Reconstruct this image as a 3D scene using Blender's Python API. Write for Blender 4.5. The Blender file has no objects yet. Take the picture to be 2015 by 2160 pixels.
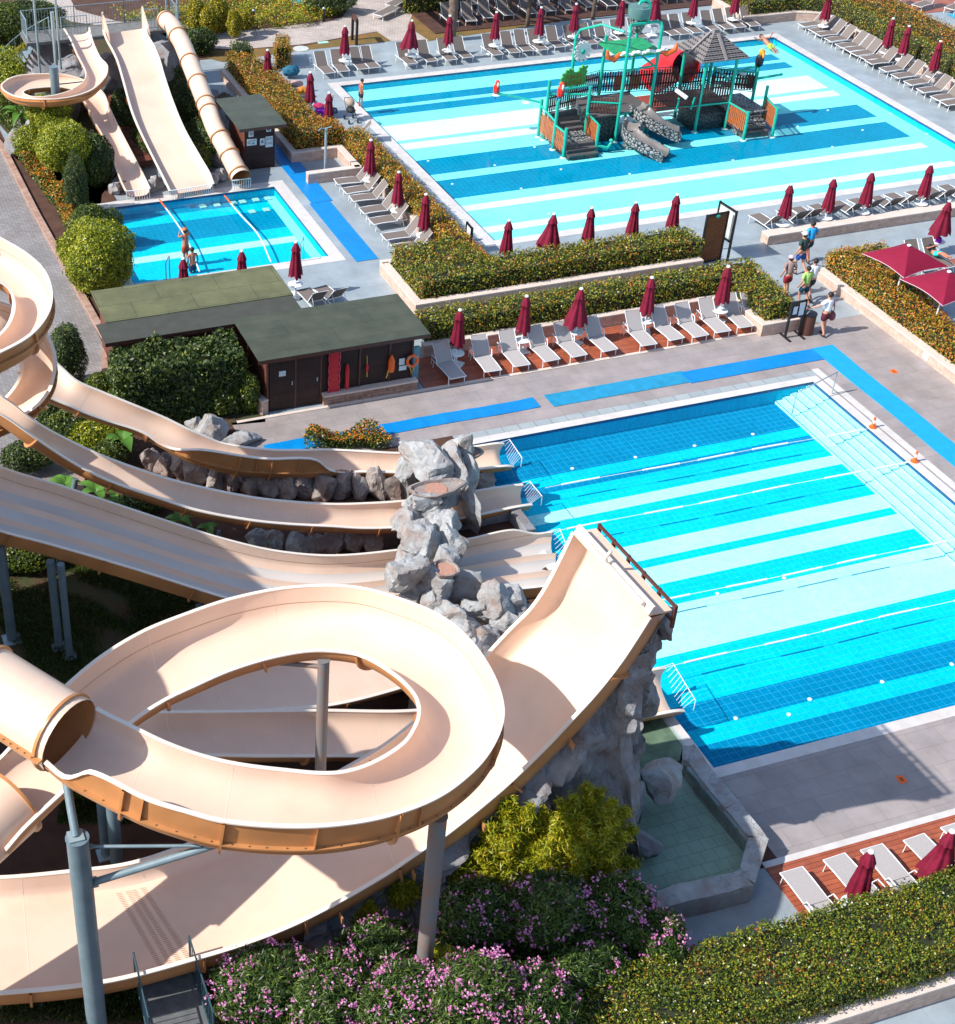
import bpy, math, random
import numpy as np
from mathutils import Vector, Matrix, Euler
R_=math.radians
scene=bpy.context.scene
# ---------------------------------------------------------------- camera
FPX,YAW,PIT,ROL=3236.3,.344,.633,.018
PCX,PCY=640.0,1101.5
CAMZ=28.0
W0,H0=2015.0,2160.0
_ca,_sa=math.cos(YAW),math.sin(YAW)
_f=np.array([_sa*math.cos(PIT),_ca*math.cos(PIT),-math.sin(PIT)])
_r=np.array([_ca,-_sa,0.0]); _u=np.cross(_r,_f)
CR=_r*math.cos(ROL)+_u*math.sin(ROL); CU=-_r*math.sin(ROL)+_u*math.cos(ROL); CF=_f
def P(x,y,z=0.0):
    """survey point: where the sight line through a photo pixel meets height z"""
    d=CR*((x-PCX)/FPX)-CU*((y-PCY)/FPX)+CF
    t=(z-CAMZ)/d[2]
    return Vector((t*d[0],t*d[1],z))
def PY(x,y,wy):
    d=CR*((x-PCX)/FPX)-CU*((y-PCY)/FPX)+CF
    t=wy/d[1]
    return Vector((t*d[0],wy,CAMZ+t*d[2]))
cd=bpy.data.cameras.new('camera'); cam=bpy.data.objects.new('camera',cd); scene.collection.objects.link(cam)
cam.matrix_world=Matrix(((CR[0],CU[0],-CF[0],0),(CR[1],CU[1],-CF[1],0),(CR[2],CU[2],-CF[2],CAMZ),(0,0,0,1)))
cd.sensor_fit='HORIZONTAL'; cd.sensor_width=36; cd.lens=36*FPX/W0
cd.shift_x=-(PCX-W0/2)/W0; cd.shift_y=(PCY-H0/2)/W0
cd.clip_start=.1; cd.clip_end=2000
scene.camera=cam
scene.render.resolution_x=955; scene.render.resolution_y=1024
# ---------------------------------------------------------------- sky, sun, exposure
SUN=Vector((1.12,-0.03,-1.0))
world=bpy.data.worlds.new('World'); scene.world=world; world.use_nodes=True
nt=world.node_tree; nt.nodes.clear()
wo=nt.nodes.new('ShaderNodeOutputWorld'); bg=nt.nodes.new('ShaderNodeBackground'); sk=nt.nodes.new('ShaderNodeTexSky')
sk.sky_type='NISHITA'; sk.sun_disc=False
s_=-SUN.normalized()
sk.sun_elevation=math.asin(s_.z); sk.sun_rotation=math.atan2(s_.x,s_.y)
bg.inputs[1].default_value=.145
nt.links.new(sk.outputs[0],bg.inputs[0]); nt.links.new(bg.outputs[0],wo.inputs[0])
ld=bpy.data.lights.new('sun','SUN'); ld.energy=4.5; ld.angle=R_(.53); ld.color=(1,.965,.9)
sun=bpy.data.objects.new('sun',ld); scene.collection.objects.link(sun)
sun.rotation_euler=SUN.to_track_quat('-Z','Y').to_euler(); sun.location=(-20,20,40)
scene.view_settings.view_transform='Standard'; scene.view_settings.look='None'; scene.view_settings.gamma=1
scene.view_settings.exposure=.5
try: scene.view_settings.use_curve_mapping=False
except Exception: pass
# ---------------------------------------------------------------- helpers
COL=scene.collection
class MB:
    def __init__(s): s.v=[]; s.f=[]
    def add(s,v,f):
        n=len(s.v); s.v.extend([tuple(p) for p in v]); s.f.extend([tuple(i+n for i in q) for q in f]); return s
    def box(s,x0,x1,y0,y1,z0,z1):
        v=[(x0,y0,z0),(x1,y0,z0),(x1,y1,z0),(x0,y1,z0),(x0,y0,z1),(x1,y0,z1),(x1,y1,z1),(x0,y1,z1)]
        return s.add(v,[(0,3,2,1),(4,5,6,7),(0,1,5,4),(1,2,6,5),(2,3,7,6),(3,0,4,7)])
    def bar(s,a,b,w,h,up=(0,0,1)):
        a=Vector(a);b=Vector(b);d=(b-a).normalized();u=Vector(up)
        if abs(d.dot(u))>.98:u=Vector((1,0,0))
        x=d.cross(u).normalized()*(w/2);y=x.cross(d).normalized()*(h/2)
        v=[a-x-y,a+x-y,a+x+y,a-x+y,b-x-y,b+x-y,b+x+y,b-x+y]
        return s.add(v,[(0,1,2,3),(7,6,5,4),(0,4,5,1),(1,5,6,2),(2,6,7,3),(3,7,4,0)])
    def tube(s,pts,r,n=8,closed=False,cap=True):
        pts=[Vector(p) for p in pts]; N=len(pts); rs=r if isinstance(r,(list,tuple)) else [r]*N
        prev=None; base=len(s.v)
        for i,p in enumerate(pts):
            if closed: t=pts[(i+1)%N]-pts[i-1]
            else: t=pts[min(i+1,N-1)]-pts[max(i-1,0)]
            t.normalize()
            if prev is None:
                a=Vector((0,0,1)) if abs(t.z)<.9 else Vector((1,0,0)); x=t.cross(a).normalized()
            else:
                x=(prev-t*prev.dot(t)).normalized()
            prev=x; y=t.cross(x)
            for k in range(n):
                an=2*math.pi*k/n; s.v.append(tuple(p+(x*math.cos(an)+y*math.sin(an))*rs[i]))
        M=N if closed else N-1
        for i in range(M):
            j=(i+1)%N
            for k in range(n): s.f.append((base+i*n+k,base+i*n+(k+1)%n,base+j*n+(k+1)%n,base+j*n+k))
        if cap and not closed:
            s.f.append(tuple(base+k for k in range(n))[::-1]); s.f.append(tuple(base+(N-1)*n+k for k in range(n)))
        return s
    def lathe(s,prof,n=12,c=(0,0,0),lobes=0,amp=0,ph=0):
        base=len(s.v)
        for r,z in prof:
            for k in range(n):
                an=2*math.pi*k/n; rr=r*(1+amp*math.cos(lobes*an+ph)) if lobes else r
                s.v.append((c[0]+rr*math.cos(an),c[1]+rr*math.sin(an),c[2]+z))
        for i in range(len(prof)-1):
            for k in range(n): s.f.append((base+i*n+k,base+i*n+(k+1)%n,base+(i+1)*n+(k+1)%n,base+(i+1)*n+k))
        s.f.append(tuple(base+k for k in range(n))[::-1]); s.f.append(tuple(base+(len(prof)-1)*n+k for k in range(n)))
        return s
    def prism(s,poly,z0,z1):
        n=len(poly); v=[(p[0],p[1],z0) for p in poly]+[(p[0],p[1],z1) for p in poly]
        ar=sum(poly[i][0]*poly[(i+1)%n][1]-poly[(i+1)%n][0]*poly[i][1] for i in range(n))
        f=[tuple(range(n))[::-1],tuple(range(n,2*n))]+[(i,(i+1)%n,n+(i+1)%n,n+i) for i in range(n)]
        if ar<0: f=[q[::-1] for q in f]
        return s.add(v,f)
    def sheet(s,poly,z):
        n=len(poly); ar=sum(poly[i][0]*poly[(i+1)%n][1]-poly[(i+1)%n][0]*poly[i][1] for i in range(n))
        q=tuple(range(n)); return s.add([(p[0],p[1],z) for p in poly],[q if ar>0 else q[::-1]])
    def ell(s,c,r,n=12,m=8,rot=None):
        base=len(s.v); c=Vector(c)
        def put(x,y,z):
            p=Vector((x*r[0],y*r[1],z*r[2])); 
            if rot is not None: p=rot@p
            s.v.append(tuple(c+p))
        put(0,0,-1)
        for i in range(1,m):
            th=math.pi*i/m
            for k in range(n): put(math.sin(th)*math.cos(2*math.pi*k/n),math.sin(th)*math.sin(2*math.pi*k/n),-math.cos(th))
        put(0,0,1)
        for k in range(n): s.f.append((base,base+1+(k+1)%n,base+1+k))
        for i in range(m-2):
            for k in range(n): s.f.append((base+1+i*n+k,base+1+i*n+(k+1)%n,base+1+(i+1)*n+(k+1)%n,base+1+(i+1)*n+k))
        t=len(s.v)-1
        for k in range(n): s.f.append((base+1+(m-2)*n+k,base+1+(m-2)*n+(k+1)%n,t))
        return s
    def xf(s,M):
        s.v=[tuple(M@Vector(p)) for p in s.v]; return s
def mesh_obj(name,v,f,mat,parent=None,smooth=None,bevel=0):
    me=bpy.data.meshes.new(name)
    off=parent.location if parent is not None else None
    if off is not None and parent.get('_w'): v=[(p[0]-off[0],p[1]-off[1],p[2]-off[2]) for p in v]
    me.from_pydata(v,[],f); me.update()
    if mat is not None: me.materials.append(mat)
    if smooth is not None:
        me.shade_smooth(); me.set_sharp_from_angle(angle=R_(smooth))
    o=bpy.data.objects.new(name,me); COL.objects.link(o)
    if parent is not None: o.parent=parent
    if bevel:
        b=o.modifiers.new('bevel','BEVEL'); b.width=bevel; b.segments=2; b.limit_method='ANGLE'; b.angle_limit=R_(40)
    return o
def part(name,mb,mat,parent=None,smooth=None,bevel=0,label=None):
    o=mesh_obj(name,mb.v,mb.f,mat,parent,smooth,bevel)
    if label: o['label']=label
    return o
def attach(o,mb,m_,root):
    me=o.data; off=root.location if root.get('_w') else Vector((0,0,0))
    v=[tuple(x.co) for x in me.vertices]; f=[tuple(p.vertices) for p in me.polygons]; mi=[p.material_index for p in me.polygons]; sm=[p.use_smooth for p in me.polygons]
    n0=len(v); v+=[(p[0]-off[0],p[1]-off[1],p[2]-off[2]) for p in mb.v]; f+=[tuple(i+n0 for i in q) for q in mb.f]
    me2=bpy.data.meshes.new(me.name); me2.from_pydata(v,[],f); me2.update()
    for x in me.materials: me2.materials.append(x)
    me2.materials.append(m_); k=len(me2.materials)-1
    me2.polygons.foreach_set('material_index',mi+[k]*len(mb.f)); me2.polygons.foreach_set('use_smooth',sm+[False]*len(mb.f))
    me2.set_sharp_from_angle(angle=R_(38)); o.data=me2; return o
def sub(name,mb,mat,par,root,smooth=None,label=None):
    """sub-part: vertices given in the frame of root"""
    off=root.location if root.get('_w') else (0,0,0)
    v=[(p[0]-off[0],p[1]-off[1],p[2]-off[2]) for p in mb.v]
    me=bpy.data.meshes.new(name); me.from_pydata(v,[],mb.f); me.update(); me.materials.append(mat)
    if smooth is not None: me.shade_smooth(); me.set_sharp_from_angle(angle=R_(smooth))
    o=bpy.data.objects.new(name,me); COL.objects.link(o); o.parent=par
    if label:o['label']=label
    return o
def tag(o,label,cat,group=None,kind=None):
    o['label']=label; o['category']=cat
    if group:o['group']=group
    if kind:o['kind']=kind
    return o
def thing(name,label,cat,loc=(0,0,0),rz=0,group=None,world=True):
    o=bpy.data.objects.new(name,None); COL.objects.link(o); o.empty_display_size=.2
    o.location=loc; o.rotation_euler=(0,0,rz)
    if world:o['_w']=1
    return tag(o,label,cat,group)
def struct(name,mb,mat,smooth=None):
    o=part(name,mb,mat,None,smooth); o['kind']='structure'; return o
def single(name,mb,mat,label,cat,group=None,smooth=None,bevel=0,kind=None):
    """a thing that is one mesh, origin moved to its base centre"""
    v=np.array(mb.v); c=(v.min(0)+v.max(0))/2; c[2]=v[:,2].min()
    o=mesh_obj(name,[tuple(p) for p in (v-c)],mb.f,mat,None,smooth,bevel); o.location=c
    return tag(o,label,cat,group,kind)
def dup(root,loc,rz,label,sc=1):
    def cp(o,par):
        c=o.copy(); COL.objects.link(c); c.parent=par
        for ch in list(o.children): cp(ch,c)
        return c
    r=cp(root,None); r.location=loc; r.rotation_euler=(0,0,rz); r.scale=(sc,sc,sc); r['label']=label
    return r
def spline(pts,n):
    """Catmull-Rom through rows of numbers"""
    a=np.array(pts,float); 
    d=np.r_[0,np.cumsum(np.maximum(1e-6,np.linalg.norm(np.diff(a[:,:3],axis=0),axis=1)))]
    t=np.linspace(0,d[-1],n); out=[]
    m=np.zeros_like(a)
    for i in range(len(a)):
        i0=max(0,i-1);i1=min(len(a)-1,i+1); m[i]=(a[i1]-a[i0])/(d[i1]-d[i0])
    for q in t:
        i=min(len(a)-2,max(0,int(np.searchsorted(d,q,side='right')-1))); h=d[i+1]-d[i]; u=(q-d[i])/h
        out.append((2*u**3-3*u**2+1)*a[i]+(u**3-2*u**2+u)*h*m[i]+(-2*u**3+3*u**2)*a[i+1]+(u**3-u**2)*h*m[i+1])
    return np.array(out)
# ---------------------------------------------------------------- materials
def newmat(name):
    m=bpy.data.materials.new(name); m.use_nodes=True; n=m.node_tree; n.nodes.clear()
    o=n.nodes.new('ShaderNodeOutputMaterial'); b=n.nodes.new('ShaderNodeBsdfPrincipled'); n.links.new(b.outputs[0],o.inputs[0])
    return m,n,b,o
def N(n,t,**k):
    x=n.nodes.new(t)
    for a,v in k.items():
        if a.startswith('i_'): x.inputs[a[2:]].default_value=v
        else: setattr(x,a,v)
    return x
def rgba(c): return (c[0],c[1],c[2],1)
def mat(name,col,rough=.6,var=.15,scale=3,bump=0,bscale=40,spec=.5,metal=0,col2=None,coord='Object',detail=6,rvar=0):
    m,n,b,o=newmat(name)
    tc=N(n,'ShaderNodeTexCoord'); no=N(n,'ShaderNodeTexNoise'); no.inputs['Scale'].default_value=scale; no.inputs['Detail'].default_value=detail
    n.links.new(tc.outputs[coord],no.inputs['Vector'])
    cr=N(n,'ShaderNodeValToRGB'); cr.color_ramp.elements[0].position=.3; cr.color_ramp.elements[1].position=.7
    c2=col2 or tuple(min(1,c*(1+var)) for c in col); c1=col if col2 else tuple(c*(1-var) for c in col)
    cr.color_ramp.elements[0].color=rgba(c1); cr.color_ramp.elements[1].color=rgba(c2)
    n.links.new(no.outputs['Fac'],cr.inputs[0]); n.links.new(cr.outputs[0],b.inputs['Base Color'])
    b.inputs['Roughness'].default_value=rough; b.inputs['Metallic'].default_value=metal
    b.inputs['Specular IOR Level'].default_value=spec
    if bump:
        n2=N(n,'ShaderNodeTexNoise'); n2.inputs['Scale'].default_value=bscale; n2.inputs['Detail'].default_value=5
        n.links.new(tc.outputs[coord],n2.inputs['Vector'])
        bp=N(n,'ShaderNodeBump'); bp.inputs['Strength'].default_value=bump; bp.inputs['Distance'].default_value=.02
        n.links.new(n2.outputs['Fac'],bp.inputs['Height']); n.links.new(bp.outputs[0],b.inputs['Normal'])
    return m
def brickmat(name,c1,c2,mortar,bw,bh,ms=.01,rough=.7,offset=.5,bump=.3,axes='XY',noise=.25,nscale=1.5,rot=0,bias=0,stain=None):
    m,n,b,o=newmat(name)
    tc=N(n,'ShaderNodeTexCoord'); src=tc.outputs['Object']
    sx=N(n,'ShaderNodeSeparateXYZ'); n.links.new(src,sx.inputs[0]); cb=N(n,'ShaderNodeCombineXYZ')
    if axes=='WALL':   # horizontal run = x+y, vertical = z
        ad=N(n,'ShaderNodeMath',operation='ADD'); n.links.new(sx.outputs[0],ad.inputs[0]); n.links.new(sx.outputs[1],ad.inputs[1])
        n.links.new(ad.outputs[0],cb.inputs[0]); n.links.new(sx.outputs[2],cb.inputs[1])
    else:
        a,c='XYZ'.index(axes[0]),'XYZ'.index(axes[1])
        n.links.new(sx.outputs[a],cb.inputs[0]); n.links.new(sx.outputs[c],cb.inputs[1])
    mp=N(n,'ShaderNodeMapping'); mp.inputs['Rotation'].default_value=(0,0,rot); n.links.new(cb.outputs[0],mp.inputs[0])
    br=N(n,'ShaderNodeTexBrick'); br.offset=offset; br.inputs['Scale'].default_value=1; br.inputs['Brick Width'].default_value=bw; br.inputs['Row Height'].default_value=bh
    br.inputs['Mortar Size'].default_value=ms; br.inputs['Mortar Smooth'].default_value=.2; br.inputs['Bias'].default_value=bias
    br.inputs['Color1'].default_value=rgba(c1); br.inputs['Color2'].default_value=rgba(c2); br.inputs['Mortar'].default_value=rgba(mortar)
    n.links.new(mp.outputs[0],br.inputs['Vector'])
    no=N(n,'ShaderNodeTexNoise'); no.inputs['Scale'].default_value=nscale; no.inputs['Detail'].default_value=8; no.inputs['Roughness'].default_value=.65; n.links.new(src,no.inputs['Vector'])
    mr=N(n,'ShaderNodeMapRange'); mr.inputs['From Min'].default_value=.3; mr.inputs['From Max'].default_value=.7; mr.inputs['To Min'].default_value=1-noise; mr.inputs['To Max'].default_value=1+noise; n.links.new(no.outputs['Fac'],mr.inputs[0])
    mx=N(n,'ShaderNodeVectorMath',operation='SCALE'); n.links.new(br.outputs['Color'],mx.inputs[0]); n.links.new(mr.outputs[0],mx.inputs['Scale'])
    n.links.new(mx.outputs[0],b.inputs['Base Color']); b.inputs['Roughness'].default_value=rough; b.inputs['Specular IOR Level'].default_value=.3
    if bump:
        bp=N(n,'ShaderNodeBump'); bp.inputs['Strength'].default_value=bump; bp.inputs['Distance'].default_value=.01; bp.invert=True
        n.links.new(br.outputs['Fac'],bp.inputs['Height']); n.links.new(bp.outputs[0],b.inputs['Normal'])
    return m
def leafmat(name,cols,trans=.25,rough=.42,big=.6,bigcol=None,bigscale=.8):
    """cols: list of (position,colour) over a random value per leaf, shifted by patches"""
    m,n,b,o=newmat(name)
    ge=N(n,'ShaderNodeNewGeometry'); tc=N(n,'ShaderNodeTexCoord')
    no=N(n,'ShaderNodeTexNoise'); no.inputs['Scale'].default_value=bigscale; no.inputs['Detail'].default_value=4; n.links.new(tc.outputs['Object'],no.inputs['Vector'])
    ma=N(n,'ShaderNodeMath',operation='MULTIPLY_ADD'); n.links.new(no.outputs['Fac'],ma.inputs[0]); ma.inputs[1].default_value=big; 
    n.links.new(ge.outputs['Random Per Island'],ma.inputs[2])
    mb_=N(n,'ShaderNodeMath',operation='SUBTRACT'); n.links.new(ma.outputs[0],mb_.inputs[0]); mb_.inputs[1].default_value=big/2
    cr=N(n,'ShaderNodeValToRGB'); e=cr.color_ramp.elements
    while len(e)<len(cols): e.new(.5)
    for i,(p,c) in enumerate(cols): e[i].position=p; e[i].color=rgba(c)
    n.links.new(mb_.outputs[0],cr.inputs[0]); n.links.new(cr.outputs[0],b.inputs['Base Color'])
    b.inputs['Roughness'].default_value=rough; b.inputs['Specular IOR Level'].default_value=.5
    tr=N(n,'ShaderNodeBsdfTranslucent'); n.links.new(cr.outputs[0],tr.inputs[0]); mx=N(n,'ShaderNodeMixShader'); mx.inputs[0].default_value=trans
    n.links.new(b.outputs[0],mx.inputs[1]); n.links.new(tr.outputs[0],mx.inputs[2]); n.links.new(mx.outputs[0],o.inputs[0])
    return m
M={}
M['slide']=mat('slide_gelcoat',(.77,.56,.43),.33,.05,.7,0,spec=.5)
def stain(m,amount=.10):
    n=m.node_tree; b=[x for x in n.nodes if x.type=='BSDF_PRINCIPLED'][0]; src=b.inputs['Base Color'].links[0].from_socket
    tc=[x for x in n.nodes if x.type=='TEX_COORD'][0]; no=N(n,'ShaderNodeTexNoise'); no.inputs['Scale'].default_value=.45; no.inputs['Detail'].default_value=9; no.inputs['Roughness'].default_value=.7; n.links.new(tc.outputs['Object'],no.inputs['Vector'])
    mr=N(n,'ShaderNodeMapRange'); mr.inputs['From Min'].default_value=.48; mr.inputs['From Max'].default_value=.75; mr.inputs['To Max'].default_value=amount*3; n.links.new(no.outputs['Fac'],mr.inputs[0])
    mx=N(n,'ShaderNodeMixRGB',blend_type='MULTIPLY'); n.links.new(mr.outputs[0],mx.inputs[0]); n.links.new(src,mx.inputs[1]); mx.inputs[2].default_value=(.80,.72,.66,1); n.links.new(mx.outputs[0],b.inputs['Base Color'])
    n2=N(n,'ShaderNodeTexNoise'); n2.inputs['Scale'].default_value=1.3; n2.inputs['Detail'].default_value=6; n.links.new(tc.outputs['Object'],n2.inputs['Vector']); m2=N(n,'ShaderNodeMapRange'); m2.inputs['To Min'].default_value=.22; m2.inputs['To Max'].default_value=.5; n.links.new(n2.outputs['Fac'],m2.inputs[0]); n.links.new(m2.outputs[0],b.inputs['Roughness'])
stain(M['slide'],.17)
M['slide_out']=mat('slide_outer',(.50,.225,.085),.36,.15,1.2,0,spec=.5)
M['slide_rim']=mat('slide_rim',(.80,.70,.60),.4,.05,1)
M['ledge']=mat('ledge_tan',(.60,.42,.24),.5,.12,3)
M['seam']=mat('slide_seam',(.30,.17,.09),.6,.1,3)
M['steel_pole']=mat('painted_pole',(.105,.165,.195),.5,.15,2.2,.2,14,col2=(.165,.22,.25))
M['rust_pole']=mat('rusty_pole',(.14,.19,.22),.6,.1,1.9,.2,14,col2=(.25,.15,.11))
M['bolt']=mat('bolt_metal',(.10,.08,.06),.5)
M['white_metal']=mat('white_metal',(.80,.82,.84),.35,.03,3)
M['white_plastic']=mat('white_plastic',(.80,.82,.82),.4,.03,3)
M['mesh_fabric']=mat('taupe_sling',(.165,.135,.12),.75,.08,30,.15,300)
M['mesh_light']=mat('pale_sling',(.40,.37,.36),.75,.05,30,.15,300)
M['maroon']=mat('maroon_canvas',(.165,.006,.026),.75,.22,7,.2,60,spec=.25)
M['maroon_open']=mat('maroon_canvas_open',(.21,.006,.032),.7,.08,3,.2,60,spec=.25)
M['rail']=mat('galvanised_rail',(.33,.42,.46),.4,.08,5,metal=.4)
M['dark_rail']=mat('dark_rail',(.03,.07,.09),.45)
M['dark_wood']=brickmat('dark_boards',(.032,.016,.014),(.045,.022,.018),(.008,.005,.005),30,.09,.006,.55,axes='WALL',bump=.6,noise=.3)
M['red_wood']=brickmat('red_brown_boards',(.17,.06,.04),(.13,.045,.03),(.03,.01,.01),30,.09,.006,.55,axes='WALL',bump=.6,noise=.3)
M['trim_wood']=mat('brown_trim',(.09,.03,.022),.5,.2,6)
M['roof_olive']=brickmat('roof_felt_olive',(.135,.135,.062),(.118,.12,.054),(.06,.06,.03),2.2,1.05,.012,.9,axes='XY',noise=.28,nscale=1.1,bump=.6)
M['roof_grey']=brickmat('roof_felt_grey',(.066,.072,.048),(.060,.066,.044),(.036,.04,.028),3.1,1.0,.010,.9,axes='XY',noise=.25,nscale=1.4,bump=.6)
M['roof_dark']=mat('roof_felt_dark',(.05,.052,.042),.85,.15,2.2,.5,60)  # separate darker grey felt sheet, its own colour
M['red_plastic']=mat('red_plastic',(.55,.012,.02),.35,.12,8)
M['orange_plastic']=mat('orange_plastic',(.85,.13,.015),.4,.08,8)
M['yellow']=mat('yellow_rope',(.65,.42,.06),.7)
M['paper']=mat('paper',(.60,.68,.72),.6,.05,20)
M['ink']=mat('ink',(.06,.08,.14),.6)
M['mat_blue']=mat('blue_mat',(.0,.225,.60),.8,.07,3,.3,200)
M['mat_teal']=mat('teal_mat',(.015,.27,.48),.8,.14,3,.3,200)
M['soil']=mat('soil',(.055,.022,.012),.95,.3,1.5,.8,15,col2=(.10,.045,.028))
M['stone_cap']=mat('stone_cap',(.60,.50,.43),.6,.12,2.5,.2,30,col2=(.68,.58,.52))
M['wall_stone']=brickmat('travertine_wall',(.58,.42,.34),(.50,.34,.27),(.42,.30,.25),.45,.10,.006,.65,axes='WALL',bump=.3,noise=.22,nscale=5)
M['plinth']=brickmat('stone_plinth',(.36,.22,.17),(.26,.15,.11),(.2,.12,.1),.4,.10,.006,.65,axes='WALL',bump=.3,noise=.4,nscale=6)
M['coping']=mat('pool_coping',(.55,.52,.50),.5,.06,2.5,.15,60,col2=(.66,.63,.61))
M['drain']=brickmat('drain_grating',(.34,.38,.39),(.30,.34,.36),(.14,.17,.19),.6,.5,.012,.5,axes='XY',noise=.12)
M['deck_blue']=brickmat('painted_paving',(.315,.365,.395),(.285,.335,.37),(.25,.295,.325),1.2,.6,.006,.75,axes='XY',noise=.17,nscale=.8,bump=.12)
M['tile']=brickmat('terrace_tiles',(.345,.300,.290),(.295,.265,.262),(.22,.20,.20),.9,.6,.007,.55,axes='XY',noise=.15,nscale=1.1,bump=.2)
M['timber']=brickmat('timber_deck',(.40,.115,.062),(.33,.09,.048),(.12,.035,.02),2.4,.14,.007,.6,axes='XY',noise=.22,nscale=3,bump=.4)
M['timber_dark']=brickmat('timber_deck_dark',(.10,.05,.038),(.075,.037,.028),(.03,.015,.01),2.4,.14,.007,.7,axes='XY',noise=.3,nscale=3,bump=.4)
M['road']=brickmat('brick_paving',(.31,.285,.275),(.24,.22,.215),(.12,.11,.11),.2,.1,.008,.8,axes='XY',rot=.8,noise=.2,nscale=.7,bump=.5)
M['pathp']=brickmat('path_paving',(.50,.43,.39),(.42,.36,.33),(.25,.21,.2),.3,.15,.01,.8,axes='XY',rot=.4,noise=.2,nscale=.9,bump=.4)
M['kerb']=mat('kerb_red',(.28,.15,.11),.8,.25,4,.3,30,col2=(.42,.28,.22))
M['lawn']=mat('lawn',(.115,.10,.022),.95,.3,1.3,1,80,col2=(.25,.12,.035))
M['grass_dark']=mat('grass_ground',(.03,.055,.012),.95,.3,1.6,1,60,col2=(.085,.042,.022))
M['brass']=mat('black_paint',(.012,.010,.012),.4)
M['teal_steel']=mat('teal_steel',(.01,.40,.29),.35,.08,4)
M['bright_teal']=mat('bright_teal',(.02,.45,.38),.35)
M['skin']=mat('skin',(.55,.28,.19),.5,.06,8); M['skin_tan']=mat('skin_tan',(.46,.17,.10),.5,.06,8)
M['hair']=mat('dark_hair',(.015,.010,.008),.6)
def pcol(name,c,r=.75): 
    if name not in M: M[name]=mat(name,c,r,.1,12,.2,120)
    return M[name]
for k_ in ('deck_blue','tile','mat_blue','mat_teal','road','coping','roof_olive','roof_grey','timber'): stain(M[k_],.22)
# rock
def rockmat(name,c1,c2,c3):
    m,n,b,o=newmat(name); tc=N(n,'ShaderNodeTexCoord')
    no=N(n,'ShaderNodeTexNoise'); no.inputs['Scale'].default_value=1.7; no.inputs['Detail'].default_value=9; no.inputs['Roughness'].default_value=.62; n.links.new(tc.outputs['Object'],no.inputs['Vector'])
    cr=N(n,'ShaderNodeValToRGB'); e=cr.color_ramp.elements; e.new(.5); e[0].position=.32; e[1].position=.52; e[2].position=.72
    e[0].color=rgba(c1); e[1].color=rgba(c2); e[2].color=rgba(c3); n.links.new(no.outputs['Fac'],cr.inputs[0])
    vo=N(n,'ShaderNodeTexVoronoi'); vo.feature='DISTANCE_TO_EDGE'; vo.inputs['Scale'].default_value=1.9
    n3=N(n,'ShaderNodeTexNoise'); n3.inputs['Scale'].default_value=2.5; n3.inputs['Detail'].default_value=4; n.links.new(tc.outputs['Object'],n3.inputs['Vector'])
    vm=N(n,'ShaderNodeMixRGB'); vm.inputs[0].default_value=.6; n.links.new(tc.outputs['Object'],vm.inputs[1]); n.links.new(n3.outputs['Color'],vm.inputs[2]); n.links.new(vm.outputs[0],vo.inputs['Vector'])
    cm=N(n,'ShaderNodeMapRange'); cm.inputs['From Max'].default_value=.016; cm.inputs['To Min'].default_value=.68; n.links.new(vo.outputs['Distance'],cm.inputs[0])
    sc=N(n,'ShaderNodeVectorMath',operation='SCALE'); n.links.new(cr.outputs[0],sc.inputs[0]); n.links.new(cm.outputs[0],sc.inputs['Scale']); n.links.new(sc.outputs[0],b.inputs['Base Color'])
    b.inputs['Roughness'].default_value=.8; b.inputs['Specular IOR Level'].default_value=.25
    n2=N(n,'ShaderNodeTexNoise'); n2.inputs['Scale'].default_value=7; n2.inputs['Detail'].default_value=8; n2.inputs['Roughness'].default_value=.7; n.links.new(tc.outputs['Object'],n2.inputs['Vector'])
    ad=N(n,'ShaderNodeMath',operation='MULTIPLY_ADD'); n.links.new(cm.outputs[0],ad.inputs[0]); ad.inputs[1].default_value=.6; n.links.new(n2.outputs['Fac'],ad.inputs[2])
    bp=N(n,'ShaderNodeBump'); bp.inputs['Strength'].default_value=.7; bp.inputs['Distance'].default_value=.06
    n.links.new(ad.outputs[0],bp.inputs['Height']); n.links.new(bp.outputs[0],b.inputs['Normal'])
    return m
M['rock']=rockmat('grey_rock',(.29,.22,.19),(.34,.345,.35),(.46,.465,.465))
M['rock_brown']=rockmat('brown_rock',(.26,.17,.14),(.30,.25,.23),(.36,.33,.31))
M['rock_cliff']=rockmat('cliff_rock',(.20,.15,.14),(.23,.235,.25),(.32,.325,.34))
# leaves
HEDGE=[(0,(.03,.06,.008)),(.3,(.10,.155,.012)),(.55,(.22,.26,.02)),(.78,(.40,.37,.03)),(.92,(.50,.20,.02)),(1,(.34,.08,.015))]
M['hedge']=leafmat('hedge_leaves',HEDGE,.22)
M['hedge_or']=leafmat('hedge_leaves_autumn',[(0,(.07,.10,.01)),(.3,(.24,.25,.015)),(.52,(.45,.31,.02)),(.74,(.60,.22,.025)),(1,(.50,.11,.02))],.22)
M['hedge_front']=leafmat('front_hedge_leaves',[(0,(.02,.045,.006)),(.3,(.07,.12,.010)),(.6,(.17,.22,.018)),(.85,(.33,.33,.03)),(.95,(.45,.22,.02)),(1,(.30,.07,.015))],.2,.3)
M['lime_shrub']=leafmat('lime_shrub_leaves',[(0,(.12,.17,.008)),(.4,(.30,.34,.012)),(.75,(.50,.46,.02)),(1,(.62,.46,.03))],.35)
M['green']=leafmat('green_leaves',[(0,(.02,.045,.008)),(.4,(.055,.095,.012)),(.75,(.13,.17,.02)),(1,(.28,.29,.03))],.2)
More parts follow.
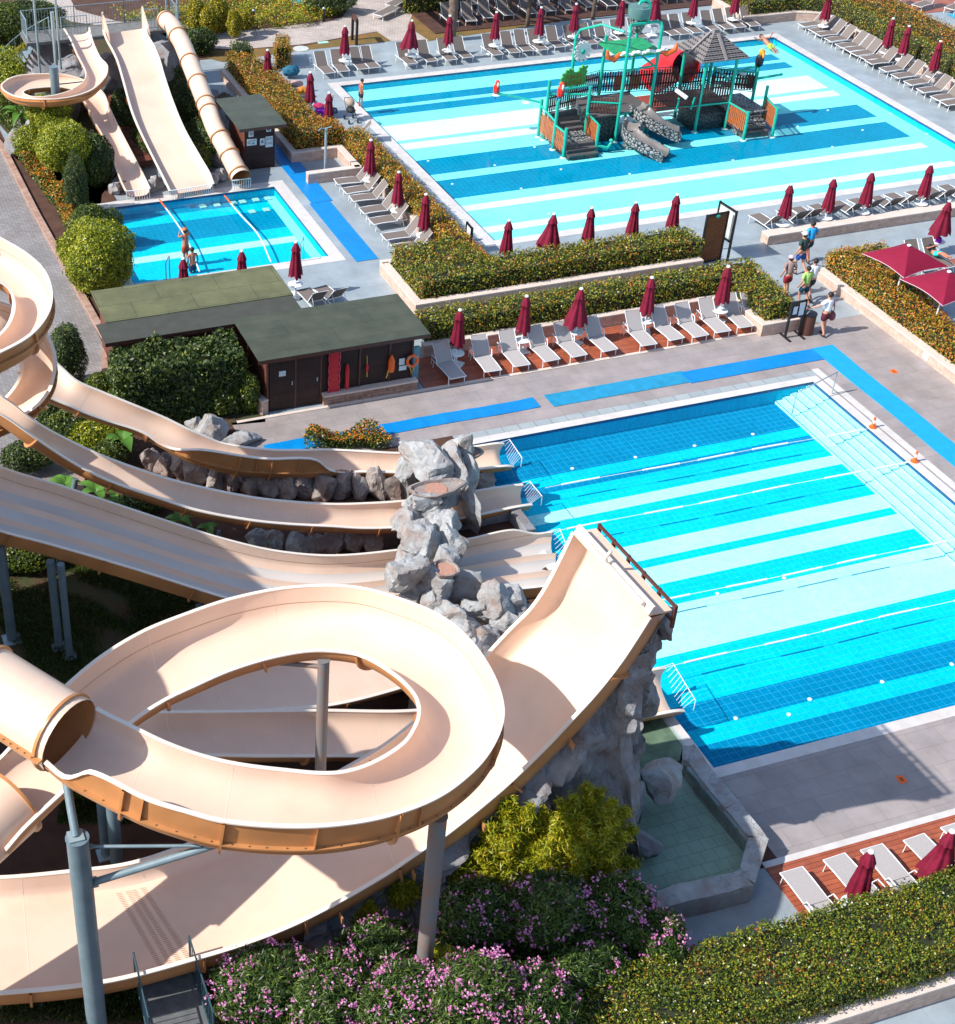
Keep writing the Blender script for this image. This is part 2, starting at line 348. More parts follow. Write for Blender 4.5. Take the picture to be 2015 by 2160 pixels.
M['green_lime']=leafmat('lime_leaves',[(0,(.05,.09,.008)),(.35,(.17,.23,.012)),(.7,(.38,.40,.02)),(1,(.60,.56,.05))],.28)
M['yellow_leaf']=leafmat('yellow_leaves',[(0,(.10,.12,.008)),(.4,(.27,.26,.015)),(.75,(.46,.38,.02)),(1,(.60,.42,.04))],.3)
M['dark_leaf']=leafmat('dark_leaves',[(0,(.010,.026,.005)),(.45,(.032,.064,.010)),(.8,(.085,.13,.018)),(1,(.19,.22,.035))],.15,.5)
M['oleander']=leafmat('oleander_leaves',[(0,(.02,.045,.010)),(.5,(.055,.11,.02)),(.85,(.12,.19,.03)),(1,(.20,.25,.045))],.22)
M['grass']=leafmat('grass_blades',[(0,(.015,.035,.006)),(.5,(.04,.085,.010)),(1,(.13,.15,.03))],.3)
M['banana']=leafmat('banana_leaf',[(0,(.05,.16,.02)),(1,(.16,.34,.05))],.35,.35)
M['pink']=leafmat('pink_petals',[(0,(.55,.10,.36)),(.5,(.72,.24,.52)),(1,(.85,.55,.72))],.3,.6)
M['orange_fl']=leafmat('orange_petals',[(0,(.60,.08,.01)),(.6,(.80,.24,.01)),(1,(.85,.5,.05))],.3,.6)
M['core']=mat('twigs',(.016,.022,.007),.95,.3,3); M['core_h']=mat('hedge_twigs',(.022,.026,.008),.95,.3,3)
M['bark']=mat('bark',(.10,.07,.05),.9,.3,5,.8,30); M['palm_bark']=mat('palm_bark',(.16,.11,.085),.9,.3,9,1,40)
# ---------------------------------------------------------------- foliage, rocks
def leaf_mesh(name,pts,nrm,size,mat_,parent,seed=1,aspect=.55,spread=.9,fold=.0,droop=0):
    rng=np.random.default_rng(seed); n=len(pts)
    a=nrm+rng.normal(0,spread,(n,3)); a/=np.linalg.norm(a,axis=1)[:,None]+1e-9     # leaf normal
    t=rng.normal(0,1,(n,3)); t[:,2]-=droop; t-=a*(t*a).sum(1)[:,None]; t/=np.linalg.norm(t,axis=1)[:,None]+1e-9
    b=np.cross(a,t); s=(size*rng.uniform(.6,1.35,n))[:,None]; w=s*aspect
    P0=pts-t*s*.5; P1=pts+b*w*.5-t*s*.05; P2=pts+t*s*.5-a*s*.12; P3=pts-b*w*.5-t*s*.05
    v=np.stack([P0,P1,P2,P3],1).reshape(-1,3)
    if parent is not None and parent.get('_w'): v=v-np.array(parent.location)
    me=bpy.data.meshes.new(name); me.vertices.add(4*n); me.vertices.foreach_set('co',v.astype(np.float32).ravel())
    me.loops.add(4*n); me.loops.foreach_set('vertex_index',np.arange(4*n,dtype=np.int32))
    me.polygons.add(n); me.polygons.foreach_set('loop_start',np.arange(0,4*n,4,dtype=np.int32)); me.polygons.foreach_set('loop_total',np.full(n,4,dtype=np.int32))
    me.update(calc_edges=True); me.materials.append(mat_)
    o=bpy.data.objects.new(name,me); COL.objects.link(o)
    if parent is not None:o.parent=parent
    return o
def inpoly(x,y,poly):
    r=np.zeros(len(x),bool); n=len(poly)
    for i in range(n):
        x1,y1=poly[i];x2,y2=poly[(i+1)%n]
        c=((y1>y)!=(y2>y))&(x<(x2-x1)*(y-y1)/(y2-y1+1e-12)+x1); r^=c
    return r
def bump2(x,y,seed):
    return .5*np.sin(x*2.1+seed)*np.cos(y*2.7+seed*1.7)+.3*np.sin(x*5.3+seed*2)*np.sin(y*4.7)+.2*np.sin(x*9+y*8+seed)
def hedge(poly,z0,z1,label,leafm='hedge',dens=380,size=.088,seed=1,amp=.06,group=None,name='hedge'):
    rng=np.random.default_rng(seed); xs=[p[0] for p in poly]; ys=[p[1] for p in poly]
    cx,cy=sum(xs)/len(xs),sum(ys)/len(ys)
    t=thing(name,label,'hedge',(cx,cy,z0),0,group)
    # top
    A=(max(xs)-min(xs))*(max(ys)-min(ys)); n=int(A*dens*1.25)
    x=rng.uniform(min(xs),max(xs),n); y=rng.uniform(min(ys),max(ys),n); k=inpoly(x,y,poly); x=x[k];y=y[k]
    bb=bump2(x*1.4,y*1.7,seed+3); k=bb>-.42+.25*rng.normal(0,1,len(x)); x=x[k];y=y[k]; z=z1+amp*1.5*bump2(x,y,seed)+rng.normal(0,.055,len(x))+np.where(rng.uniform(0,1,len(x))<.04,.09,0)
    P_=[np.stack([x,y,z],1)]; N_=[np.tile([0,0,1.],(len(x),1))]
    m=len(poly); ar=sum(poly[i][0]*poly[(i+1)%m][1]-poly[(i+1)%m][0]*poly[i][1] for i in range(m)); sg=1 if ar>0 else -1
    for i in range(m):
        a=np.array(poly[i]);b=np.array(poly[(i+1)%m]); L=np.linalg.norm(b-a); d=(b-a)/L; nn=np.array([d[1],-d[0]])*sg
        q=int(L*(z1-z0)*dens); u=rng.uniform(0,L,q); h=rng.uniform(0,1,q); zz=z0+h*(z1-z0)
        off=.09*bump2(u+a[0],zz*2+a[1],seed+i)+rng.normal(0,.05,q)-.10*np.clip((h-.85)/.15,0,1)**2
        pp=a[None]+d[None]*u[:,None]+nn[None]*off[:,None]
        P_.append(np.stack([pp[:,0],pp[:,1],zz],1)); N_.append(np.tile([nn[0],nn[1],.35],(q,1)))
    leaf_mesh('foliage',np.concatenate(P_),np.concatenate(N_),size,M[leafm],t,seed)
    # inner twig mass, slightly inside
    c=MB(); ins=.10
    pl=[]
    for i in range(m):
        p0=Vector((*poly[i-1],0));p1=Vector((*poly[i],0));p2=Vector((*poly[(i+1)%m],0))
        d1=(p1-p0).normalized();d2=(p2-p1).normalized(); n1=Vector((-d1.y,d1.x,0))*sg;n2=Vector((-d2.y,d2.x,0))*sg
        q=p1+(n1+n2)*(ins/max(.5,1+n1.dot(n2))); pl.append((q.x,q.y))
    c.prism(pl,z0,z1-.12); part('twigs',c,M['core_h'],t)
    return t
def crown_pts(rng,c,r,n,lobes=9,lob=.5,flat=1.0,low=-.6,fill=.35):
    """points spread over and inside a cluster of lobes"""
    c=np.array(c,float); cs=[];rs=[]
    if lobes<0:
        K=-lobes; S_=[];D_=[]
        k=rng.integers(0,K,n); ang=rng.uniform(0,2*math.pi,K); el=rng.uniform(.0,1.35,K)**1.0; ln=rng.uniform(.65,1.12,K)
        di=np.stack([np.cos(ang)*np.cos(el),np.sin(ang)*np.cos(el),np.sin(el)],1); u=rng.uniform(.15,1,n)**.7
        b0=c-np.array([0,0,r[2]*.55]); R3=np.array([r[0],r[1],r[2]*1.55])
        p=b0+di[k]*R3*(ln[k]*u)[:,None]+rng.normal(0,1,(n,3))*(.19*(1.12-u)+.03)[:,None]*np.array([1,1,.8])
        p[:,2]-=(.12*u**2)*np.cos(el[k]); return p,di[k]*.4+rng.normal(0,.5,(n,3))+np.array([0,0,.5])
    if lobes==0:
        d=rng.normal(0,1,(n,3)); d/=np.linalg.norm(d,axis=1)[:,None]; q=d*3.2; s=rng.uniform(0,6)
        w=np.sin(q[:,0]*1.3+s+1.2*np.sin(q[:,1]))+np.sin(q[:,1]*1.7+2*s+np.sin(q[:,2]*1.4))+np.sin(q[:,2]*1.9+q[:,0]+s); w2=np.sin(q[:,0]*4+s)*np.sin(q[:,1]*4.4+s)*np.sin(q[:,2]*4.2)
        keep=(w+.9*rng.normal(0,1,n))>-2.1
        rad=1+.055*w+.07*w2-np.abs(rng.normal(0,.12,n))*fill/.35+np.where(rng.uniform(0,1,n)<.06,rng.uniform(0,.12,n),0)
        p=c+d*np.array(r)*rad[:,None]; return p[keep],(d+rng.normal(0,.25,(n,3)))[keep]
    for i in range(lobes):
        d=rng.normal(0,1,3); d/=np.linalg.norm(d); d[2]=max(d[2],low)
        cs.append(c+d*np.array([r[0],r[1],r[2]])*(1-lob)*rng.uniform(.75,1.1)); rs.append(np.array(r)*lob*rng.uniform(.7,1.2))
    cs.append(c); rs.append(np.array(r)*.72)
    k=rng.integers(0,len(cs),n); d=rng.normal(0,1,(n,3)); d/=np.linalg.norm(d,axis=1)[:,None]
    rad=1-np.abs(rng.normal(0,fill*.45,n)); C=np.array(cs)[k]; RR=np.array(rs)[k]
    p=C+d*RR*rad[:,None]; nn=d/RR; nn/=np.linalg.norm(nn,axis=1)[:,None]
    out=(p-c); nn=nn*.5+out/np.array(r)*.5
    return p,nn
def shrub(name,label,cat,c,r,n,leafm,size=.09,seed=1,trunk=None,lobes=9,lob=.5,group=None,aspect=.5,coref=.45,zbase=0,spread=.8,low=-.6,fill=.35):
    """c: centre of the crown"""
    rng=np.random.default_rng(seed); n=int(n*1.5)
    t=thing(name,label,cat,(c[0],c[1],zbase),0,group)
    p,nn=crown_pts(rng,c,r,n,lobes,lob,low=low,fill=fill); k=p[:,2]>zbase+.02; p=p[k];nn=nn[k]
    leaf_mesh('crown' if trunk else 'foliage',p,nn,size,M[leafm],t,seed,aspect,spread)
    mb=MB(); mb.ell(c,(r[0]*coref,r[1]*coref,r[2]*coref),12,8); 
    part('inner_branches',mb,M['core'],t,60)
    if trunk:
        mb=MB(); w=trunk
        mb.tube([(c[0],c[1],zbase-.05),(c[0]+.04,c[1],zbase+(c[2]-zbase)*.35),(c[0]-.03,c[1]+.03,zbase+(c[2]-zbase)*.7),(c[0],c[1],c[2])],[w*1.3,w,w*.85,w*.6],8)
        for k in range(5):
            a=k*1.3+seed; q=(c[0]-.03,c[1]+.03,zbase+(c[2]-zbase)*(.55+.05*k)); e=(c[0]+math.cos(a)*r[0]*.6,c[1]+math.sin(a)*r[1]*.6,c[2]+r[2]*.2)
            mb.tube([q,((q[0]+e[0])/2,(q[1]+e[1])/2,(q[2]+e[2])/2+.05),e],[w*.5,w*.35,w*.2],6)
        part('trunk',mb,M['bark'],t,60)
    return t
_ico={}
def ico(sub_):
    if sub_ in _ico:return _ico[sub_]
    import bmesh
    bm=bmesh.new(); bmesh.ops.create_icosphere(bm,subdivisions=sub_,radius=1); v=np.array([p.co[:] for p in bm.verts]); f=[tuple(x.index for x in q.verts) for q in bm.faces]; bm.free()
    _ico[sub_]=(v,f); return v,f
from mathutils import noise as _ns
def rock_mb(mb,c,r,seed,rot=0,cuts=22,sub_=4,box=.7,rough=.065):
    rng=np.random.default_rng(seed); v,f=ico(sub_); v=v.copy()
    m=np.abs(v).max(1)[:,None]; v=v*(1-box)+v/m*box*.88      # towards a block
    for i in range(cuts):
        d=rng.normal(0,1,3); d/=np.linalg.norm(d); h=rng.uniform(.50,.90); s=v@d; k=s>h
        v[k]-=(s[k]-h)[:,None]*d*.97
    o=v*np.array(r); L_=np.linalg.norm(v,axis=1)[:,None]+1e-6; un=v/L_
    dn=np.array([_ns.turbulence(Vector(p)*2.6+Vector((seed,seed*.3,0)),4,True) for p in o])
    cell=np.array([_ns.cell(Vector(p)*3.4+Vector((seed*1.3,0,seed))) for p in o])
    o+=un*((dn-.35)*rough*1.6+(cell-.5)*rough*.25)[:,None]
    ca,sa=math.cos(rot),math.sin(rot); x=o[:,0]*ca-o[:,1]*sa;y=o[:,0]*sa+o[:,1]*ca; o[:,0]=x;o[:,1]=y
    mb.add(o+np.array(c),f); return mb
def rock(label,c,r,seed,matn='rock',rot=0,group=None,name='rock',cat='rock',cuts=20,sub_=4,box=.6):
    mb=MB(); rock_mb(mb,c,r,seed,rot,cuts,sub_,box); return single(name,mb,M[matn],label,cat,group,smooth=24)
# ---------------------------------------------------------------- ground and pools
LP=(19.35,32.9,22.7,38.3); BP=(26.8,52.2,52.07,70.5); SP=(11.7,19.8,52.8,59.85)
def holes(x0,x1,y0,y1,hs,z,mb,skirt=0):
    xs=sorted({x0,x1,*[q for h in hs for q in h[:2]]}); ys=sorted({y0,y1,*[q for h in hs for q in h[2:]]})
    xs=[x for x in xs if x0<=x<=x1]; ys=[y for y in ys if y0<=y<=y1]
    for i in range(len(xs)-1):
        for j in range(len(ys)-1):
            cx,cy=(xs[i]+xs[i+1])/2,(ys[j]+ys[j+1])/2
            if any(h[0]<cx<h[1] and h[2]<cy<h[3] for h in hs): continue
            mb.add([(xs[i],ys[j],z),(xs[i+1],ys[j],z),(xs[i+1],ys[j+1],z),(xs[i],ys[j+1],z)],[(0,1,2,3)])
mb=MB(); holes(-400,600,-300,900,[LP,BP,SP],0,mb); struct('ground',mb,M['soil'])
Z1,Z2,Z3=.004,.008,.012
mb=MB(); holes(9.5,90,42.02,76.1,[BP,SP,LP],Z1,mb); holes(37.9,90,-5,42.02,[],Z1,mb); struct('painted_paving',mb,M['deck_blue'])
mb=MB(); holes(8.5,37.75,19.44,42.02,[LP,(8.4,19.2,19.4,39.0),(8.4,12.4,39,42.1)],Z2,mb); struct('terrace',mb,M['tile'])
mb=MB(); mb.sheet([(14.5,10),(40,10),(40,19.44),(14.5,19.44)],Z1); struct('side_paving',mb,M['deck_blue'])
# ornamental stripes: y boundaries and colours
CB=(.0,.22,.41); CM=(.0,.55,.74); CL=(.0,.50,.68); CW=(.48,.86,.87)
def poolmat(name,stripes,x0,x1,edge,tile=.25,line=(.05,.50,.75),linew=.010,offset=0):
    """stripes: list of (y_from, colour) ascending; x beyond [x0,x1] uses the edge colour"""
    m,n,b,o=newmat(name); tc=N(n,'ShaderNodeTexCoord'); sx=N(n,'ShaderNodeSeparateXYZ'); n.links.new(tc.outputs['Object'],sx.inputs[0])
    cur=None
    for i,(y,c) in enumerate(stripes):
        if cur is None:
            rgb=N(n,'ShaderNodeRGB'); rgb.outputs[0].default_value=rgba(c); cur=rgb.outputs[0]; continue
        g=N(n,'ShaderNodeMath',operation='GREATER_THAN'); g.inputs[1].default_value=y; n.links.new(sx.outputs[1],g.inputs[0])
        mx=N(n,'ShaderNodeMixRGB'); n.links.new(g.outputs[0],mx.inputs[0]); n.links.new(cur,mx.inputs[1]); mx.inputs[2].default_value=rgba(c); cur=mx.outputs[0]
    for lim,op in ((x0,'LESS_THAN'),(x1,'GREATER_THAN')):
        g=N(n,'ShaderNodeMath',operation=op); g.inputs[1].default_value=lim; n.links.new(sx.outputs[0],g.inputs[0])
        mx=N(n,'ShaderNodeMixRGB'); n.links.new(g.outputs[0],mx.inputs[0]); n.links.new(cur,mx.inputs[1]); mx.inputs[2].default_value=rgba(edge); cur=mx.outputs[0]
    br=N(n,'ShaderNodeTexBrick'); br.offset=offset; br.inputs['Scale'].default_value=1; br.inputs['Brick Width'].default_value=tile; br.inputs['Row Height'].default_value=tile
    br.inputs['Mortar Size'].default_value=linew; br.inputs['Mortar Smooth'].default_value=.1; n.links.new(tc.outputs['Object'],br.inputs['Vector'])
    br.inputs['Color1'].default_value=(1,1,1,1); br.inputs['Color2'].default_value=(.90,.92,.94,1); br.inputs['Mortar'].default_value=(1,1,1,1)
    ml=N(n,'ShaderNodeMixRGB',blend_type='MULTIPLY'); ml.inputs[0].default_value=1; n.links.new(cur,ml.inputs[1]); n.links.new(br.outputs['Color'],ml.inputs[2])
    fl=N(n,'ShaderNodeMath',operation='MULTIPLY'); fl.inputs[1].default_value=.38; n.links.new(br.outputs['Fac'],fl.inputs[0])
    lt=N(n,'ShaderNodeMixRGB',blend_type='LIGHTEN'); n.links.new(fl.outputs[0],lt.inputs[0]); n.links.new(ml.outputs[0],lt.inputs[1]); lt.inputs[2].default_value=rgba(line)
    # small mosaic chips
    vo=N(n,'ShaderNodeTexVoronoi'); vo.inputs['Scale'].default_value=16; n.links.new(tc.outputs['Object'],vo.inputs['Vector'])
    mr=N(n,'ShaderNodeMapRange'); mr.inputs['To Min'].default_value=.88; mr.inputs['To Max'].default_value=1.12; n.links.new(vo.outputs['Color'],mr.inputs[0])
    no=N(n,'ShaderNodeTexNoise'); no.inputs['Scale'].default_value=.6; no.inputs['Detail'].default_value=5; n.links.new(tc.outputs['Object'],no.inputs['Vector'])
    m2=N(n,'ShaderNodeMapRange'); m2.inputs['From Min'].default_value=.3; m2.inputs['From Max'].default_value=.7; m2.inputs['To Min'].default_value=.93; m2.inputs['To Max'].default_value=1.07; n.links.new(no.outputs['Fac'],m2.inputs[0])
    mu=N(n,'ShaderNodeMath',operation='MULTIPLY'); n.links.new(mr.outputs[0],mu.inputs[0]); n.links.new(m2.outputs[0],mu.inputs[1])
    sc=N(n,'ShaderNodeVectorMath',operation='SCALE'); n.links.new(lt.outputs[0],sc.inputs[0]); n.links.new(mu.outputs[0],sc.inputs['Scale'])
    n.links.new(sc.outputs[0],b.inputs['Base Color']); b.inputs['Roughness'].default_value=.7; b.inputs['Specular IOR Level'].default_value=.0
    return m
def watermat(name,tint,scale=2.6,amp=.07,rough=.04):
    m,n,b,o=newmat(name); n.nodes.remove(b)
    tr=N(n,'ShaderNodeBsdfTransparent'); tr.inputs[0].default_value=rgba(tint); gl=N(n,'ShaderNodeBsdfGlossy'); gl.inputs['Roughness'].default_value=rough
    fr=N(n,'ShaderNodeFresnel'); fr.inputs['IOR'].default_value=1.17; mx=N(n,'ShaderNodeMixShader')
    tc=N(n,'ShaderNodeTexCoord'); no=N(n,'ShaderNodeTexNoise'); no.inputs['Scale'].default_value=scale; no.inputs['Detail'].default_value=4; n.links.new(tc.outputs['Object'],no.inputs['Vector'])
    bp=N(n,'ShaderNodeBump'); bp.inputs['Strength'].default_value=amp; bp.inputs['Distance'].default_value=.06; n.links.new(no.outputs['Fac'],bp.inputs['Height'])
    n.links.new(bp.outputs[0],gl.inputs['Normal']); n.links.new(bp.outputs[0],fr.inputs['Normal'])
    n.links.new(fr.outputs[0],mx.inputs[0]); n.links.new(tr.outputs[0],mx.inputs[1]); n.links.new(gl.outputs[0],mx.inputs[2]); n.links.new(mx.outputs[0],o.inputs[0])
    return m
M['water']=watermat('pool_water',(.90,.985,1.0)); M['water_green']=watermat('basin_water',(.74,.86,.82),3,.05)
def pool(rect,depth,fm,wallcol,lip=.02):
    x0,x1,y0,y1=rect
    mb=MB(); mb.add([(x0,y0,-depth),(x1,y0,-depth),(x1,y1,-depth),(x0,y1,-depth)],[(0,1,2,3)]); struct('pool_floor',mb,fm)
    w=MB()
    for a,b in (((x0,y0),(x1,y0)),((x1,y0),(x1,y1)),((x1,y1),(x0,y1)),((x0,y1),(x0,y0))):
        w.add([(a[0],a[1],-depth),(b[0],b[1],-depth),(b[0],b[1],.0),(a[0],a[1],.0)],[(0,1,2,3)])
    struct('pool_wall',w,wallcol)
    mb=MB(); mb.add([(x0,y0,-lip),(x1,y0,-lip),(x1,y1,-lip),(x0,y1,-lip)],[(0,1,2,3)]); struct('pool_water',mb,M['water'])
def rim(rect,w,z0,z1,m,name,dark=True):
    x0,x1,y0,y1=rect; mb=MB(); 
    mb.box(x0-w,x1+w,y1,y1+w,z0,z1); mb.box(x0-w,x1+w,y0-w,y0,z0,z1); mb.box(x0-w,x0,y0,y1,z0,z1); mb.box(x1,x1+w,y0,y1,z0,z1)
    return struct(name,mb,m)
wl=poolmat('pool_wall_tiles',[(0,CL)],-99,99,CL); wb=mat('waterline_tiles',(.01,.10,.26),.4)
LPst=[(20,CB),(24.0,CM),(24.6,CB),(25.5,CM),(27.45,CW),(29.43,CM),(30.41,CW),(31.25,CM),(31.61,CW),(32.4,CM),(34.25,CW),(34.78,CM),(35.75,CB),(36.1,CM),(36.64,CB)]
pool(LP,.6,poolmat('striped_tiles_front',LPst,-99,99,CL,.24),wl)
BPst=[(50,CL),(53.47,CW),(54.03,CL),(55.7,CW),(56.26,CL),(57.05,CB),(59.02,CL),(59.70,CB),(61.4,CL),(62.72,CW),(63.45,CL),(63.82,CW),(65.68,CL),(66.94,CB),(67.8,CL),(68.18,CB),(69.05,CL)]
CL2=(.27,.83,.84)
BPst=[(y,((.78,.94,.94) if c is CW else CL2 if c is CL else ((.0,.25,.41) if c is CB else c))) for y,c in BPst]
pool(BP,.35,poolmat('striped_tiles_children',BPst,-99,51.2,CL2,.24,line=(.03,.42,.66)),wl)
SPst=[(50,CM),(55.28,CW),(55.81,CM),(56.72,(.0,.25,.41)),(58.57,CM),(59.33,(.0,.25,.41))]
pool(SP,.42,poolmat('striped_tiles_slide',SPst,-99,19.35,CL2,.24,line=(.03,.42,.66)),wl)
rim(LP,.34,-.03,.012,M['coping'],'pool_coping'); rim(BP,.5,-.03,.012,M['coping'],'pool_coping'); rim(SP,.55,-.03,.012,M['coping'],'pool_coping')
mb=MB(); mb.box(19.2,33.5,38.66,38.98,-.02,.010); struct('drain_channel',mb,M['drain'])
mb=MB(); mb.box(33.33,33.6,22.3,39.05,-.02,.016); struct('kerb_strip',mb,M['coping'])
# waterline tile bands
for r,w in ((LP,.05),(BP,.07),(SP,.05)):
    mb=MB(); x0,x1,y0,y1=r
    mb.box(x0,x1,y1-.012,y1-.003,-.1,-.022); mb.box(x1-.012,x1-.003,y0,y1-.02,-.1,-.022); mb.box(x0+.003,x0+.015,y0,y1-.02,-.1,-.022); struct('waterline_band',mb,wb)
# steps at the right of the front pool
sm=poolmat('step_tiles',[(0,CW)],-99,99,CW,.24)
dk=mat('step_nosing',(.0,.16,.30),.5)
mb=MB(); nz=MB()
for k in range(5):
    xa=31.42+.30*k; zt=-.6+.1*(k+1); mb.box(xa,xa+.296,LP[2]+.02,LP[3]-.02,-.598,zt); nz.box(xa-.001,xa+.03,LP[2]+.02,LP[3]-.02,zt+.001,zt+.006)
struct('pool_steps',mb,sm); struct('step_nosing',nz,dk)
# white lights in the floor
def floorlight(x,y,z): 
    mb=MB(); mb.lathe([(.065,0),(.065,.02),(.05,.03)],12,(x,y,z)); return mb
i=0
for px in [(1316+67/2.65,450+1360/2.65),(1466,939),(1589,914.6),(1208,987),(1665,1506),(1709,1474),(1862,1437),(2009,1400),(1514,1251),(1655,1218),(1553,1514)]:
    p=P(px[0],px[1],-.57)
    if not(LP[0]<p.x<LP[1] and LP[2]<p.y<LP[3]): continue
    tag(part('pool_light',floorlight(p.x,p.y,-.6),M['white_plastic'],None,40),'round white light set in the striped floor of the front pool','pool light','lights in the front pool floor')
for cx_,cy_ in [(805,898),(1178,922),(940,1027),(1325,1052),(1548,945),(1400,820),(1480,1192)]:
    p=P(600+cx_/2.65,cy_/2.65,-.33); tag(part('pool_light',floorlight(p.x,p.y,-.35),M['white_plastic'],None,40),'small white light in the floor of the big children\'s pool','pool light','lights in the children\'s pool floor')
for cx_,cy_ in [(1160,602),(995,690),(1350,710),(1505,620),(1185,802),(640,875),(1703,730),(75,950)]:
    p=P(1300+cx_/2.594,cy_/2.594,-.33); tag(part('pool_light',floorlight(p.x,p.y,-.35),M['white_plastic'],None,40),'small white light in the floor of the big children\'s pool','pool light','lights in the children\'s pool floor')
# timber decks
mb=MB(); mb.box(19.5,33.5,42.06,44.05,0,.03); struct('timber_deck',mb,M['timber']); mb=MB(); mb.box(12.6,33.6,41.92,42.06,0,.034); struct('deck_edging',mb,M['stone_cap'])
mb=MB(); mb.box(18.75,40,17.0,19.40,0,.03); struct('timber_deck',mb,M['timber']); mb=MB(); mb.box(18.75,40,19.40,19.58,0,.034); struct('deck_edging',mb,M['coping'])
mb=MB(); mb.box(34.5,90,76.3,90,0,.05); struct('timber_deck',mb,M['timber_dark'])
mb=MB(); mb.box(43.6,90,37,44.9,.0,.02); struct('timber_deck',mb,M['timber'])
# road, kerb, paths, lawns
rd=[(-30,38),(6.2,38.5),(8.2,45),(9.0,46.5),(9.55,48.7),(9.2,60),(9.1,67.7),(8.2,74),(6,78),(3,90),(-30,90)]
mb=MB(); mb.sheet(rd,Z1); struct('brick_road',mb,M['road'])
mb=MB()
kp=[(6.2,38.5),(8.2,45),(9.0,46.5),(9.55,48.7),(9.2,60),(9.1,67.7),(8.2,74)]
for a,b in zip(kp[:-1],kp[1:]): mb.bar((a[0]+.12,a[1],.07),(b[0]+.12,b[1],.07),.26,.15)
struct('road_kerb',mb,M['kerb'])
def px_sheet(name,pts,z,m): 
    mb=MB(); mb.sheet([P(x,y,z)[:2] for x,y in pts],z); return struct(name,mb,m)
px_sheet('lawn',[(425,108),(640,97),(820,62),(840,50),(1180,0),(1300,0),(1180,45),(830,86),(620,108),(470,131),(430,120)],Z2,M['lawn'])
px_sheet('lawn',[(860,60),(900,87),(1180,46),(1270,-20),(930,-20),(870,30)],Z3,M['lawn'])
px_sheet('garden_path',[(430,100),(420,70),(560,60),(720,40),(740,10),(760,-60),(900,-60),(870,30),(860,55),(905,85),(825,86),(795,66),(640,93),(500,104)],Z3+.004,M['pathp'])
px_sheet('garden_path',[(60,0),(150,45),(260,60),(400,60),(420,62),(430,55),(250,45),(160,20),(120,-60),(20,-60)],Z3,M['pathp'])
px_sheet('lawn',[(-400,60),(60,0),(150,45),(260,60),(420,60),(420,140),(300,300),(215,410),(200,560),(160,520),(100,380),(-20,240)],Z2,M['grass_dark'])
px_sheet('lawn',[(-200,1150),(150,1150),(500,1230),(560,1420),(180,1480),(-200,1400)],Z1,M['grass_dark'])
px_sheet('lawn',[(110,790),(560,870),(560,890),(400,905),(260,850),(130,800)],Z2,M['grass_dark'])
px_sheet('garden_bed',[(250,0),(420,0),(700,-30),(740,30),(640,62),(410,70),(410,110),(200,60)],Z2,M['soil'])
mb=MB(); mb.sheet([(x+90,y) for x,y in [(0,-50),(300,-50),(300,300),(0,300)]],Z1); struct('painted_paving',mb,M['deck_blue'])
mb=MB(); mb.sheet([(35,76.1),(90,76.1),(90,120),(25,120),(25,84)],Z1); struct('painted_paving',mb,M['deck_blue'])
mb=MB(); mb.sheet([(9.75,48.6),(11.05,49.2),(11.05,60.2),(12.9,60.5),(12.9,66),(9.4,68),(9.4,60)],Z2); struct('garden_soil',mb,M['soil'])
mb=MB(); mb.box(17.3,19.0,23.2,26.6,-.0,.02); struct('side_basin_floor',mb,mat('murky_floor',(.22,.25,.18),.6,.3,3)); mb=MB(); mb.sheet([(17.3,23.2),(19.0,23.2),(19.0,26.6),(17.3,26.6)],.12); struct('side_basin_water',mb,M['water_green'])
# blue mats
def mat_strip(x0,x1,y0,y1,m,label,z=.03,wave=0,along='x'):
    mb=MB(); n=60; t=.012; vs=[]
    L=(x1-x0) if along=='x' else (y1-y0)
    for i in range(n+1):
        u=i/n; h=z+(.012*max(0,math.sin(u*L*5.2+math.sin(u*9)*2))*wave)
        j=.02*math.sin(u*L*1.3)*wave
        if along=='x': a=(x0+u*L,y0+j,h);b=(x0+u*L,y1+j,h)
        else: a=(x1+j,y0+u*L,h);b=(x0+j,y0+u*L,h)
        vs+= [a,b,(a[0],a[1],.01),(b[0],b[1],.01)]
    f=[]
    for i in range(n):
        k=4*i; f+=[(k,k+4,k+5,k+1),(k+2,k+6,k+4,k),(k+1,k+5,k+7,k+3)]
    f+=[(0,1,3,2),(4*n,4*n+2,4*n+3,4*n+1)]
    mb.add(vs,f); return single('floor_mat',mb,m,label,'mat','blue anti-slip mats around the pools')
mat_strip(13.0,22.85,39.72,40.36,M['mat_blue'],'long blue anti-slip mat with rippled edge lying in front of the lifeguard hut',wave=1)
mat_strip(23.3,28.75,39.6,40.39,M['mat_teal'],'faded teal blue mat between the two brighter blue mats beside the front pool',.028)
mat_strip(28.66,34.2,39.52,40.30,M['mat_blue'],'bright blue mat meeting the corner strip above the front pool',.036)
mat_strip(34.21,35.1,20,40.35,mat('blue_mat_b',(.0,.31,.70),.8,.07,3,.3,200),'very long bright blue mat running down the right side of the front pool',.026,wave=.8,along='y')
mat_strip(20.68,21.62,51.95,57.7,M['mat_blue'],'nearer half of the blue mat beside the slide pool',.026,along='y')
mat_strip(20.78,21.75,57.72,67.5,M['mat_blue'],'farther half of the blue mat, running up past the small brown kiosk',.03,along='y')
